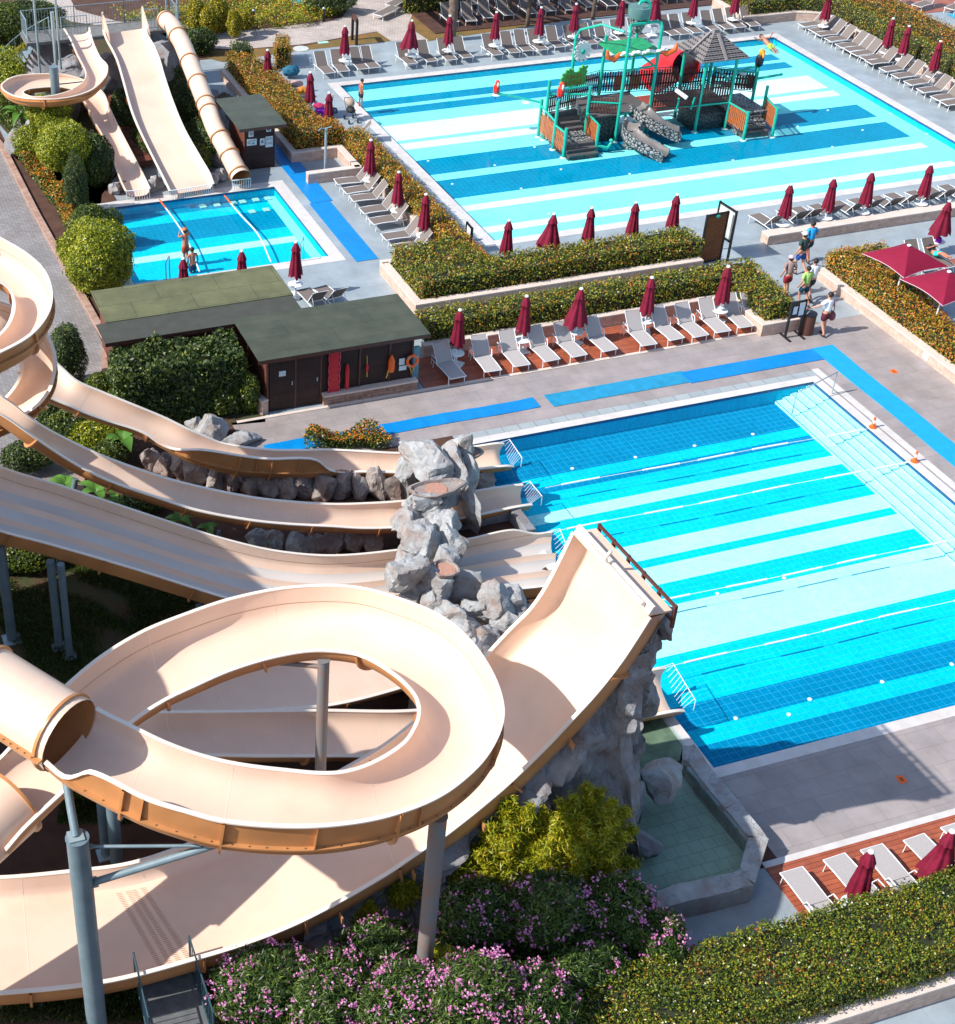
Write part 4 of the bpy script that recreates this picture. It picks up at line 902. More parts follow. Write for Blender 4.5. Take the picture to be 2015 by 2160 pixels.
# ---------------------------------------------------------------- far slides over the small pool
G2='slides over the small pool'
def far_grille(root,a,b,nb,h=.45):
    mb=MB(); a=Vector(a);b=Vector(b); mb.tube([a,b],.02,6)
    for k in range(nb):
        q=a.lerp(b,k/(nb-1)); mb.tube([q,q-Vector((0,-.0,h))],.012,5)
    part('exit_grille',mb,M['white_metal'],root,60)
rt,fr=slide('curved_slide','narrow cream slide with a full turn to the left, ending at the small pool',[
 ((136,60),(187,58),3.6,3.6),((149,81),(192,80),3.55,3.55),((163,113),(200,100),3.35,3.35),((176,138),(211,122),3.2,3.2),((182,155),(222,138),3.1,3.1,0,.1),((176,172),(226,150),3.05,3.05,0,.15),((158,186),(220,170),3.0,3.0,0,.15),((130,197),(190,197),2.95,2.95,0,.15),((102,203),(140,210),2.9,2.9,0,.1),((72,204),(85,213),2.85,2.85,0,.1),
 ((54,200),(38,208),2.8,2.8,0,.1),((47,194),(9,194),2.75,2.75,0,.1),((58,188),(7,180),2.7,2.7,0,.1),((78,185),(35,165),2.6,2.6,0,.1),((105,183),(90,160),2.5,2.5,0,.1),((135,184),(140,162),2.4,2.4,0,.1),((160,191),(185,172),2.3,2.3,0,.0),((181,217),(217,196),2.1,2.1),((199,254),(232,230),1.75,1.75),((217,285),(249,267),1.45,1.45),((235,328),(272,312),1.05,1.05),((258,385),(300,366),.65,.65),((267,403),(315,398),.5,.5)],
 U(2.8,.32),170,(.12,.42,.5,.8),group=G2,lipw=.06)
far_grille(rt,fr[-1][0],fr[-1][1],10)
rt,fr=slide('wide_slide','wide cream chute in the middle of the three far slides',[
 ((219,62),(305,50),3.9,3.9),((226,82),(309,72),3.6,3.6),((238,104),(322,95),3.35,3.35),((249,128),(334,124),3.1,3.1),((262,172),(344,158),2.7,2.7),((277,226),(362,212),2.25,2.25),((292,265),(385,268),1.95,1.85),((317,317),(420,330),1.45,1.25),((345,372),(440,365),.85,.85),((360,402),(449,388),.5,.5)],
 FLAT(.32),90,(.2,.45,.7),group=G2,lipw=.08)
far_grille(rt,fr[-1][0],fr[-1][1],20)
sw=MB()
for px in ((222,60),(306,48)):
    sw=MB(); b=P(px[0],px[1],3.85); sw.add([(b.x-.03,b.y-.9,3.4),(b.x+.03,b.y-.9,3.4),(b.x+.03,b.y+.5,3.4),(b.x-.03,b.y+.5,3.4),(b.x-.03,b.y-.6,3.9),(b.x+.03,b.y-.6,3.9),(b.x+.03,b.y+.45,4.5),(b.x-.03,b.y+.45,4.5)],[(0,3,2,1),(4,5,6,7),(0,1,5,4),(1,2,6,5),(2,3,7,6),(3,0,4,7)]); part('side_fin',sw,M['slide'],rt)
rt,c=tubeslide('tube_slide','closed cream tube slide with orange rings beside the small brown kiosk',[P(348,40,3.4),P(364,56,3.4),P(374,74,3.3),P(385,93,3.15),P(409,153,2.7),P(426,196,2.35),P(443,241,2.0),P(455,272,1.7),P(477,313,1.25),P(494,347,.85),P(508,374,.55)],.42,(.02,.17,.36,.5,.63,.69,.82,.91,.99),nseg=22,group=G2,n=60)
far_grille(rt,c[-1]+Vector((-.42,-.1,-.05)),c[-1]+Vector((.42,-.1,-.05)),9)
# rocks of the far slides, platform, railing, stair
fp=[P(60,120,0)]
rk=thing('rock_mound','tall grey artificial rock mound carrying the tops of the three far slides','rock mound',(14.5,71,0))
for k,(x,y,z,a,b,c_,s) in enumerate([(12.2,70.6,1.0,1.5,1.6,1.9,1),(13.6,72.0,1.1,1.6,1.4,1.8,2),(15.0,71.3,1.0,1.5,1.2,1.9,3),(16.6,72.3,1.2,1.7,1.4,1.9,4),(18.2,71.9,1.2,1.5,1.4,1.8,5),(18.9,70.2,.7,.9,1.3,1.5,6),(19.2,68.0,.6,.7,1.3,1.2,7),(19.2,65.9,.5,.6,1.2,1.0,8),(17.8,73.8,1.3,1.6,1.1,1.7,9),(13.2,74.0,1.2,2.2,1.1,1.6,10),(18.6,64.2,.35,.5,1.0,.8,12),(18.3,62.6,.3,.45,.9,.7,13)]):
    mb=MB(); rock_mb(mb,(x,y,z),(a,b,c_),s+40,s,20,4); part('boulder',mb,M['rock_cliff'],rk,24)
pf=thing('slide_platform','grey start platform with railings above the rock mound at the top left','platform',(15,74,0))
mb=MB(); mb.box(11.6,19.2,72.8,74.5,2.75,2.9); part('deck_plate',mb,mat('dull_deck',(.16,.16,.155),.8,.2,4),pf)
def railing(root,pts,h,mt,nb=.14,zb=0,post=.025,rails=(1.0,.12)):
    mb=MB()
    for a,b in zip(pts[:-1],pts[1:]):
        a=Vector(a);b=Vector(b);L_=(b-a).length; k=max(1,int(L_/nb))
        for u in rails: mb.tube([a+Vector((0,0,h*u)),b+Vector((0,0,h*u))],post*.8,6)
        for i in range(k+1): q=a.lerp(b,i/k); mb.tube([q+Vector((0,0,h*rails[-1])),q+Vector((0,0,h*rails[0]))],.010,5)
        for q in (a,b): mb.tube([q,q+Vector((0,0,h*1.02))],post,6)
    part('railing',mb,M[mt],root,60)
railing(pf,[(11.7,73.0,2.9),(11.7,74.4,2.9),(14.3,74.4,2.9),(16.8,74.4,2.9),(19.1,74.4,2.9),(19.1,73.2,2.9)],1.05,'rail')
railing(pf,[(13.35,72.9,2.9),(14.6,72.9,2.9)],1.05,'rail'); railing(pf,[(17.3,72.9,2.9),(18.1,72.9,2.9)],1.05,'rail')
st=MB()
for k in range(15):
    a=R_(200-k*11); cx,cy=11.6,72.8; r0,r1=.5,1.6; a2=a-R_(11)
    st.prism([(cx+r0*math.cos(a),cy+r0*math.sin(a)-0),(cx+r1*math.cos(a),cy+r1*math.sin(a)),(cx+r1*math.cos(a2),cy+r1*math.sin(a2)),(cx+r0*math.cos(a2),cy+r0*math.sin(a2))],2.75-.18*(15-k)+.14,2.75-.18*(15-k)+.18)
sp_=thing('spiral_stair','curved grey steel stair climbing to the far slide platform','stair',(10.6,72.4,0)); part('treads',st,M['rail'],sp_)
rl=[]
for k in range(16):
    a=R_(200-k*11); rl.append((11.6+1.6*math.cos(a),72.8+1.6*math.sin(a),2.75-.18*(15-k)))
railing(sp_,rl,1.0,'rail',.2)
for (x,y),h,r in (((12.55,70.6),5.0,.09),((12.9,71.4),6.5,.06),((12.1,72.6),6.6,.06),((19.3,73.6),6.6,.06),((19.0,74.6),6.4,.05)):
    pole('grey post standing at the far slide platform',(x,y,0),(x,y,h),r,'rail','platform_post','post','posts around the far platform',cap=False)
p=P(113,141,4.0); pole('round grey column in the middle of the far curved slide',(p.x,p.y,0),(p.x,p.y,4.0),.2,arms=(((p.x,p.y,3.2),tuple(P(175,172,3.0)),.03),((p.x,p.y,2.7),tuple(P(80,203,2.6)),.03)))
rk2=thing('rock_mound','grey rocks under the round turn of the far curved slide','rock mound',(11.3,66,0))
for k,(x,y,z,a,b,c_,s) in enumerate([(9.7,66.4,.6,.7,.8,.9,1),(12.6,65.4,.6,.9,1.0,1.0,2),(13.4,63.6,.3,.4,.8,.5,3),(10.6,67.6,.6,1.2,1.0,1.1,4),(13.3,61.4,.2,.25,.6,.35,5)]):
    mb=MB(); rock_mb(mb,(x,y,z),(a,b,c_),s+140,s,20,4); part('boulder',mb,M['rock_cliff'],rk2,24)
for k,px in enumerate([(322,395),(335,388),(455,378),(468,372),(245,400)]):
    p=P(px[0],px[1],.3); rock(['squat grey boulder between the narrow and the wide far slides','second grey boulder between the narrow and the wide far slides','pale boulder with a warning sign between the wide chute and the tube','rounded boulder touching the tube slide mouth','dark boulder left of the narrow far slide'][k],(p.x,p.y+.3,.25),(.36,.34,.36),60+k,'rock',k)
# red water channel beside
mb=MB(); 
A=[P(240,205,1.0),P(274,285,.6),P(308,345,.3)]
for a,b in zip(A[:-1],A[1:]): mb.bar(a,b,.55,.3)
single('water_trough',mb,M['red_wood'],'red-brown stepped water trough between the narrow and the wide far slides','trough')
# ---------------------------------------------------------------- rocks in the middle and cliff
arch=thing('rock_arch','tall pale grey artificial rock arch spanning the slides at the edge of the front pool','rock arch',(16.6,34.5,0))
def RK(root,c,r,s,rot=0,m='rock',cuts=22,box=.72):
    mb=MB(); rock_mb(mb,c,r,s,rot,cuts,4,box); return part('boulder',mb,M[m],root,16)
def at(px,py,z): v=P(px,py,z); return (v.x,v.y,v.z)
for px,py,z,r,s,rot in [((905),985,1.7,(.62,1.25,.9),201,.05),(965,960,1.5,(.5,.8,.8),202,.2),(985,1010,1.2,(.42,.6,.9),203,-.2),(930,1050,1.3,(.85,.6,.6),204,.1),(880,1062,1.35,(.6,.55,.5),205,.4),(860,1100,1.3,(.55,.65,.6),206,-.3),(930,1105,1.5,(.75,.6,.7),207,.3),(955,1150,1.35,(.6,.7,.75),208,-.1),(885,1150,1.6,(.65,.6,.6),209,.5),(860,1190,1.5,(.6,.65,.6),210,.2),(935,1200,1.25,(.5,.7,.8),211,.15),(895,1225,1.2,(.75,.6,.6),212,-.2)]:
    RK(arch,at(px,py,z),r,s,rot)
# supports of the arch down to the ground between slides
for x,y,a,b,c_,s in [(16.5,36.3,.75,.45,1.3,221),(16.2,33.25,.8,.4,1.3,222),(15.6,30.4,.9,.7,1.1,223)]:
    RK(arch,(x,y,.5),(a,b,c_),s)
for px,py,z,r,s,rot,cu in [(900,965,2.0,(.62,.95,.55),601,.06,7),(960,985,1.7,(.30,.8,.75),602,.02,9),(980,945,1.9,(.28,.35,.6),603,.3,14),(875,1125,1.75,(.5,.5,.55),604,.3,9),(945,1120,1.55,(.35,.5,.65),605,-.2,12),(860,1215,1.75,(.62,.42,.55),606,.12,7),(905,1060,1.7,(.55,.35,.35),607,-.3,9),(925,1225,1.5,(.4,.5,.6),608,.4,12),(990,1070,1.0,(.25,.9,.9),609,.05,14)]:
    RK(arch,at(px,py,z),r,s,rot,'rock',cu,.92)
def planter_bowl(root,c,r,s):
    mb=MB(); n=18; prof=[(.55,-.35),(.95,-.1),(1,.08),(.88,.1),(.8,-.06),(.0,-.1)]
    base=0
    for i,(rr,z) in enumerate(prof):
        for k in range(n):
            a=2*math.pi*k/n; w=1+.10*math.sin(3*a+s)+.05*math.sin(7*a+s*2); mb.v.append((c[0]+rr*r[0]*w*math.cos(a),c[1]+rr*r[1]*w*math.sin(a),c[2]+z*r[2]))
    for i in range(len(prof)-1):
        for k in range(n): mb.f.append((i*n+k,i*n+(k+1)%n,(i+1)*n+(k+1)%n,(i+1)*n+k))
    part('rock_bowl',mb,M['rock_brown'],root,35)
    mb=MB(); mb.lathe([(.8*min(r[0],r[1]),0),(.8*min(r[0],r[1]),.02)],14,(c[0],c[1],c[2]-.07*r[2])); part('bowl_soil',mb,mat('pink_gravel',(.42,.22,.16),.9,.3,30),root)
planter_bowl(arch,at(920,1030,2.0),(.9,.42,.6),1); planter_bowl(arch,at(990,955,1.7),(.42,.35,.5),2); planter_bowl(arch,at(940,1200,1.9),(.36,.4,.5),3)
rp=thing('rock_pile','jumbled heap of pale grey rocks between the spiral and the half-pipe','rock pile',(14.5,27.5,0))
for px,py,z,r,s in [(870,1262,.8,(.6,.5,.5),230),(915,1275,1.0,(.5,.6,.45),231),(950,1300,.9,(.65,.5,.5),232),(985,1330,.8,(.6,.5,.5),233),(1005,1290,.7,(.5,.5,.5),234),(1045,1275,1.0,(.55,.6,.75),235),(1085,1265,.9,(.6,.5,.6),236),(1065,1310,.7,(.6,.5,.5),237),(1030,1345,.6,(.5,.5,.5),238),(1000,1375,.5,(.55,.45,.5),239),(940,1250,.6,(.5,.5,.5),240),(1100,1300,.5,(.5,.5,.5),241),(900,1245,1.2,(.35,.3,.45),242)]:
    RK(rp,at(px,py,z),r,s,s*.7,cuts=20,box=.4)
for (x,y) in [(12.9,23.9),(13.1,26.9),(12.6,28.2)]: RK(rp,(x,y,.35),(.6,.5,.6),int(x*100),.3)
rr=thing('rock_row','row of pinkish grey rocks lining the bed between the two upper slides','rock row',(13,36.2,0))
for k,px in enumerate([(320,965),(352,985),(385,990),(420,1003),(455,1012),(492,1016),(530,1020),(568,1023),(606,1026),(645,1028),(684,1030),(722,1028),(760,1030),(798,1028),(835,1030)]):
    p=P(px[0],px[1],.35); RK(rr,(p.x,p.y+.1*(k%2),.3),(.42,.5,.62+.1*(k%3)),300+k,k*.5,'rock_brown')
rr=thing('rock_row','pale rocks and pink ledge between the second slide and the three-lane slide','rock row',(13,32.8,0))
for k,px in enumerate([(545,1133),(580,1140),(620,1150),(665,1146),(705,1140),(745,1142),(785,1143)]):
    p=P(px[0],px[1],.3); RK(rr,(p.x,p.y,.25),(.5,.45,.5),330+k,k,'rock' if k<3 else 'rock_brown')
rock('big flat-topped grey boulder beside the lifeguard hut end of the blue mat',at(445,905,.4),(.75,.6,.75),350,'rock',.3)
rock('small grey boulder at the left of the flat-topped boulder',at(412,897,.25),(.35,.3,.35),351,'rock',.3)
rock('low pale slab of rock behind the farthest slide',at(500,930,.2),(1.0,.35,.3),352,'rock',.1)
rock('pale pinkish rock at the pool edge under the first two slide ends',at(1012,1015,.1),(.8,.5,.4),353,'rock_brown',.2)
# stone box basin between slide 2 and 3 ends
sb=thing('stone_basin','dark stone-lined basin between the second slide and the three-lane slide ends','basin',(18.4,33.4,0))
mb=MB(); mb.box(17.0,19.0,34.0,34.25,0,.35); mb.box(18.95,19.3,32.9,34.25,0,.42); part('basin_wall',mb,M['rock_cliff'],sb,bevel=.03)
# cliff under the half pipe: facetted sheet hung from the near rim down to the ground
def cliff():
    top=[];bot=[]
    idx=list(range(52,120,2))
    for i in idx:
        L,R,t,nn,_,_=frb[i]; sd=(R-L).normalized(); p=R-nn*.62-sd*.25; o=Vector((sd.x,sd.y,0)).normalized()
        top.append(p); bot.append(Vector((p.x,p.y,-.1))+o*(.25+.13*p.z))
    L,R,t,nn,_,_=frb[-1]; o=Vector((1,0,0))
    for k in range(1,13):
        u=k/12; p=R.lerp(L,u); base=Vector((15.55,R.y-.15+(L.y-R.y+.5)*u,0)); 
        top.append(Vector((15.3,p.y+(.0),p.z-.75+.15*math.sin(k*1.7)))); bot.append(Vector((15.55+.2*math.sin(k*2.1),base.y,-.1)))
    nU=len(top); nV=46; 
    pts=[]
    rng=np.random.default_rng(77)
    # resample along u finely
    T=spline([list(p) for p in top],150); B=spline([list(p) for p in bot],150)
    cells=rng.uniform(0,1,(46,2)); amp=rng.uniform(-.55,.75,46); tilt=rng.normal(0,1.1,(46,2))
    g=np.zeros((150,nV,3))
    for i in range(150):
        a=Vector(T[i]);b=Vector(B[i]); j0,j1=max(0,i-1),min(149,i+1); tg=Vector(T[j1])-Vector(T[j0]); tg.z=0
        o=Vector((tg.y,-tg.x,0)).normalized()
        hgt=a.z
        for j in range(nV):
            v=j/(nV-1); u=i/149; 
            d=(cells[:,0]-u)**2*30+(cells[:,1]-v)**2*(hgt/4.)**2*1.2; k=int(np.argmin(d+.010*np.sin(cells[:,0]*40+v*20)))
            off=amp[k]*.40+tilt[k,0]*(u-cells[k,0])*2.6+tilt[k,1]*(v-cells[k,1])*.5
            off+=.03*math.sin(i*.9+j*.7)+.02*math.sin(j*1.9+i*.4)
            env=min(1,v*7)*1.0
            q=a.lerp(b,v**1.15)+o*(off*env+.15*env)+Vector((0,0,.03*math.sin(i*1.3+j)))
            g[i,j]=q
    # smooth a little so that the steps between facets become slopes
    for i in range(150):
        for j in range(1,nV):
            q=Vector(g[i,j]); t_=_ns.turbulence(q*1.1,4,True); cc=_ns.cell(Vector((q.x*1.2,q.y*1.2,q.z*.9))); g[i,j]+=np.array([.15,-.55,.1])*((t_-.4)*.42+(cc-.5)*.38)*min(1,j/5)
    for _ in range(1):
        g[1:-1,1:-1]=(g[1:-1,1:-1]*2+g[:-2,1:-1]+g[2:,1:-1]+g[1:-1,:-2]+g[1:-1,2:])/6
    mb=MB(); mb.v=[tuple(x) for x in g.reshape(-1,3)]
    for i in range(149):
        for j in range(nV-1): mb.f.append((i*nV+j,i*nV+j+1,(i+1)*nV+j+1,(i+1)*nV+j))
    return mb
cl=thing('rock_cliff','tall blue-grey artificial cliff under the upswept end of the half-pipe slide','cliff',(14.5,20.2,0))
part('cliff_face',cliff(),M['rock_cliff'],cl,14)
for px,py,z,r,s,ro,cu in [(1352,1395,5.9,(.55,.28,.85),701,.5,7),(1352,1470,4.6,(.38,.35,.8),702,.3,8),(1300,1450,4.8,(.55,.25,.7),703,.75,7),(1315,1530,3.4,(.45,.3,.75),704,.4,9),(1255,1530,3.6,(.6,.28,.7),705,.8,7),(1215,1590,2.7,(.6,.3,.6),706,.8,9),(1290,1590,2.3,(.5,.35,.7),707,.4,8),(1325,1590,2.0,(.4,.4,.9),708,.2,9),(1160,1640,2.0,(.55,.3,.6),709,.85,9),(1250,1660,1.3,(.55,.4,.7),710,.4,8),(1330,1690,.9,(.45,.4,.8),711,.3,9)]:
    RK(cl,at(px,py,z),r,s,ro,'rock_cliff',cu,.9)
for px,py,z,r,s,ro in [(1398,1318,6.9,(.35,.45,.5),401,.3),(1205,1640,1.6,(.8,.55,1.1),402,.2),(1275,1600,1.8,(.6,.5,1.2),403,.1),(1130,1690,1.2,(.9,.5,.9),404,.1),(1010,1745,1.0,(.9,.5,.8),405,.3),(930,1800,.9,(.9,.5,.7),406,.2),(1330,1650,.9,(.45,.4,.9),407,.5),(850,1850,.9,(.9,.45,.6),408,.25),(760,1895,.8,(.9,.4,.6),409,.3)]:
    RK(cl,at(px,py,z),r,s,ro,'rock_cliff')
def pocket(px,py,z,w,seed):
    mb=MB(); c=P(px,py,z); mb.add([tuple(c+Vector(q)) for q in [(-w,-.1,.12),(w,-.18,.22),(w*.7,-.32,-.02),(-.1,-.42,-.2),(-w*.8,-.3,-.12),(0,.1,-.1)]],[(0,5,1),(0,4,3,5),(5,3,2,1)]); part('rock_pocket',mb,M['rock_brown'],cl)
pocket(1310,1500,3.4,.42,1); pocket(1200,1650,2.6,.38,2)
# fountain basin
outer=[(1440,1575),(1466,1570),(1500,1620),(1560,1690),(1622,1770),(1612,1800),(1592,1866),(1520,1885),(1409,1911),(1385,1915)]
inner=[(1440,1600),(1452,1606),(1480,1645),(1530,1705),(1580,1764),(1572,1790),(1560,1836),(1500,1850),(1430,1864),(1385,1880)]
fb=thing('fountain_basin','low angular basin of rough pinkish stone with still green water below the cliff','basin',(17,20,0))
mb=MB(); H_=.62
O=[P(x,y,H_) for x,y in outer]; I=[P(x,y,H_) for x,y in inner]; n=len(O)
rng=random.Random(5)
for i in range(n-1):
    sg=4
    for k in range(sg):
        a0=O[i].lerp(O[i+1],k/sg);a1=O[i].lerp(O[i+1],(k+1)/sg);b0=I[i].lerp(I[i+1],k/sg);b1=I[i].lerp(I[i+1],(k+1)/sg)
        j=.02*math.sin(i*5+k*2); j2=.02*math.sin(i*5+(k+1)*2)
        mb.add([(a0.x,a0.y,H_+j),(a1.x,a1.y,H_+j2),(b1.x,b1.y,H_-j2),(b0.x,b0.y,H_-j),(a0.x,a0.y,0),(a1.x,a1.y,0),(b1.x,b1.y,0),(b0.x,b0.y,0)],[(0,1,2,3),(4,5,1,0),(6,7,3,2)])
part('basin_wall',mb,M['rock'],fb,30)
fm=MB(); fm.add([(p.x,p.y,.02) for p in I]+[(15.2,18.0,.02),(15.2,22.5,.02)],[tuple(range(n+2))[::-1]]); 
part('basin_floor',fm,brickmat('basin_tiles',(.50,.54,.46),(.46,.50,.42),(.32,.36,.30),.35,.35,.01,.6,noise=.15),fb)
fm=MB(); fm.add([(p.x,p.y,.42) for p in I]+[(15.2,18.0,.42),(15.2,22.5,.42)],[tuple(range(n+2))[::-1]]); w_=part('basin_water',fm,M['water_green'],fb)
for k,(a,b) in enumerate([((1452,1620),(1480,1650)),((1492,1668),(1520,1700)),((1530,1712),(1556,1745))]):
    mb=MB(); mb.bar(P(a[0],a[1],.5),P(b[0],b[1],.5),.10,.06); tag(part('fountain_lamp',mb,M['rail'],None),['upper grey metal lamp on the inner side of the fountain basin wall','middle grey metal lamp on the inner side of the fountain basin wall','lower grey metal lamp on the inner side of the fountain basin wall'][k],'lamp','lamps on the basin wall')
rock('large smooth rounded boulder in the corner of the fountain basin',at(1403,1645,.9),(.72,.58,.52),501,'rock',.3,cuts=9,box=.2)
rock('flat pale rock at the left of the fountain basin, half under the yellow shrub',at(1335,1775,.4),(.55,.7,.5),502,'rock_cliff',.3)
# ---------------------------------------------------------------- loungers
def lounger_proto(fabric,frame='white_metal',arm=False,flat=False,loc=(0,0,0),rz=0,label='',group=''):
    t=thing('sun_lounger',label,'sun lounger',loc,rz,group,world=False)
    w=.31; z=.34
    f=MB()
    for s in (-1,1): f.tube([(s*w,.93,z-.02),(s*w,.5,z),(s*w,-.6,z-.03)],.018,6)
    for y in (.93,-.15): f.tube([(-w,y,z-.02),(w,y,z-.02)],.016,6)
    part('frame',f,M[frame],t,60)
    s_=MB(); s_.add([(-w+.02,.92,z),(w-.02,.92,z),(w-.02,-.12,z+.01),(-w+.02,-.12,z+.01),(-w+.02,.92,z-.014),(w-.02,.92,z-.014),(w-.02,-.12,z-.004),(-w+.02,-.12,z-.004)],[(0,3,2,1),(4,5,6,7),(0,1,5,4),(1,2,6,5),(2,3,7,6),(3,0,4,7)]); part('seat',s_,M[fabric],t)
    by,bz=(-.85,z+.04) if flat else (-.62,z+.60)
    b_=MB(); dy,dz=by+.13,bz-z; 
    b_.add([(-w+.02,-.14,z+.02),(w-.02,-.14,z+.02),(w-.02,by,bz),(-w+.02,by,bz),(-w+.02,-.145,z+.003),(w-.02,-.145,z+.003),(w-.02,by-.012,bz-.01),(-w+.02,by-.012,bz-.01)],[(0,3,2,1),(4,5,6,7),(0,1,5,4),(1,2,6,5),(2,3,7,6),(3,0,4,7)]); part('backrest',b_,M[fabric],t)
    k=MB(); k.tube([(-w,-.13,z),(-w,by,bz),(w,by,bz),(w,-.13,z)],.017,6); 
    if not flat: k.tube([(-w+.05,-.42,z+.33),(-w+.05,-.6,z-.02)],.011,5); k.tube([(w-.05,-.42,z+.33),(w-.05,-.6,z-.02)],.011,5)
    part('backrest_frame',k,M[frame],t,60)
    for s in (-1,1):
        l=MB(); l.tube([(s*w,.80,z-.01),(s*w,.83,0)],.017,6); part('leg',l,M[frame],t,60)
        l=MB(); l.tube([(s*w,-.38,z-.01),(s*w,-.46,0)],.017,6); part('leg',l,M[frame],t,60)
    if arm:
        for s in (-1,1):
            a=MB(); a.tube([(s*(w+.03),-.05,z),(s*(w+.05),-.15,z+.2),(s*(w+.05),-.5,z+.21),(s*(w+.03),-.55,z-.2)],.018,6); part('armrest',a,M[frame],t,60)
    return t
ORD=['first','second','third','fourth','fifth','sixth','seventh','eighth','ninth','tenth','eleventh','twelfth','thirteenth','fourteenth','fifteenth','sixteenth','seventeenth','eighteenth','nineteenth','twentieth','twenty-first','twenty-second','twenty-third','twenty-fourth']
def row(poss,rz,fabric,txt,group,arm=False,flat=False,jit=.03,proto=None):
    rnd=random.Random(len(poss)*7); first=None
    for i,(x,y) in enumerate(poss):
        lab=ORD[i]+' '+txt; a=rz+rnd.uniform(-jit,jit)*2; l=(x+rnd.uniform(-.05,.05),y+rnd.uniform(-.07,.07),.0)
        if first is None: first=lounger_proto(fabric,'white_metal',arm,flat,l,a,lab,group)
        else: dup(first,l,a,lab)
    return first
PI=math.pi
row1=[26.24,27.09,28.21,28.77,30.85,31.95,33.05,34.03,35.68,36.75,37.6,38.33,39.5,40.44,41.36,42.3,43.3,44.4,46.31,46.9,47.7,48.9,49.75,50.48,51.47]
row([(x+.32,72.52) for x in row1[:12]],PI,'mesh_fabric','grey-brown lounger from the left in the row beyond the children\'s pool','loungers beyond the children\'s pool')
row([(x+.32,72.52) for x in row1[12:][::-1]],PI,'mesh_fabric','grey-brown lounger from the right in the row beyond the children\'s pool','loungers beyond the children\'s pool')
row([(55.15,y+.28) for y in [70.7,69.75,69.15,68.2,67.2,66.5,65.85,65.1,64.5,63.5,62.4,61.4,60.3,59.2,58.45]],PI/2,'mesh_fabric','lounger from the back in the row right of the children\'s pool','loungers right of the children\'s pool')
row([(x,49.62) for x in [38.2,39.5,40.25,41.2,42.3,43.2,44.15,45.1,46.1,47.0,47.9,49.0]],.06,'mesh_fabric','grey lounger from the left behind the low stone wall, seen from behind','loungers behind the low stone wall')
row([(23.25,y+.28) for y in [58.6,57.65,56.75,55.5,54.4,52.9,51.75]],PI/2,'mesh_fabric','taupe lounger from the back in the row beside the narrow hedge','loungers beside the narrow hedge')
row([(x+.32,42.93) for x in [20.3,21.75,22.92,24.04,25.16,26.35,27.97,29.16,30.11,31.14,32.2,32.95]],PI+.02,'mesh_light','white-framed lounger from the left on the red deck before the long hedge','white loungers on the long red deck',arm=True)
row([(x+.32,18.0) for x in [18.76,20.04,20.99,22.24,23.31]],.0,'mesh_light','flat white lounger from the left on the red deck in the bottom right corner','flat loungers at bottom right',arm=True,flat=True)
row([(17.75,48.9),(18.55,48.95)],.15,'mesh_fabric','dark lounger from the left beside the slide pool, seen from behind the hut roof','pair of loungers by the slide pool')
row([(42.05,44.75),(42.9,44.75)],PI+.05,'mesh_fabric','grey lounger from the left near the open umbrellas','loungers by the open umbrellas')
row([(22.6+.6,66.3),(24.6,67.2),(25.1,63.6)],1.2,'mesh_fabric','lounger from the left cluttered with towels at the corner of the children\'s pool','loungers with towels')
row([(35.9,78.0),(37.0,77.8),(38.2,78.0),(39.4,78.1),(40.8,78.0),(42.0,78.1),(43.2,78.0),(44.6,78.1),(45.8,78.0),(47.1,78.1),(48.4,78.0),(49.8,78.1)],PI-.1,'mesh_fabric','dark lounger from the left in the shade of the far pergola','loungers under the pergola')
row([(36.8,80.3),(38.4,80.4),(40.0,80.3),(41.8,80.4),(43.6,80.3),(45.4,80.4),(47.2,80.3),(49,80.4)],PI-.1,'mesh_fabric','dark lounger from the left in the back row under the far pergola','back loungers under the pergola')
row([(33.0,79.8),(34.3,81.3)],2.2,'mesh_fabric','empty lounger from the left on the brown lawn beside the pergola','loungers on the far lawn',flat=True)
row([(60.5,74.2),(62,73.2),(63.5,72.3),(65,71.4)],1.9,'mesh_fabric','lounger from the left on the red deck in the top right corner','loungers at the top right corner')
mb=MB(); mb.box(62,72,71.5,80,0,.03); struct('timber_deck',mb,M['timber'])
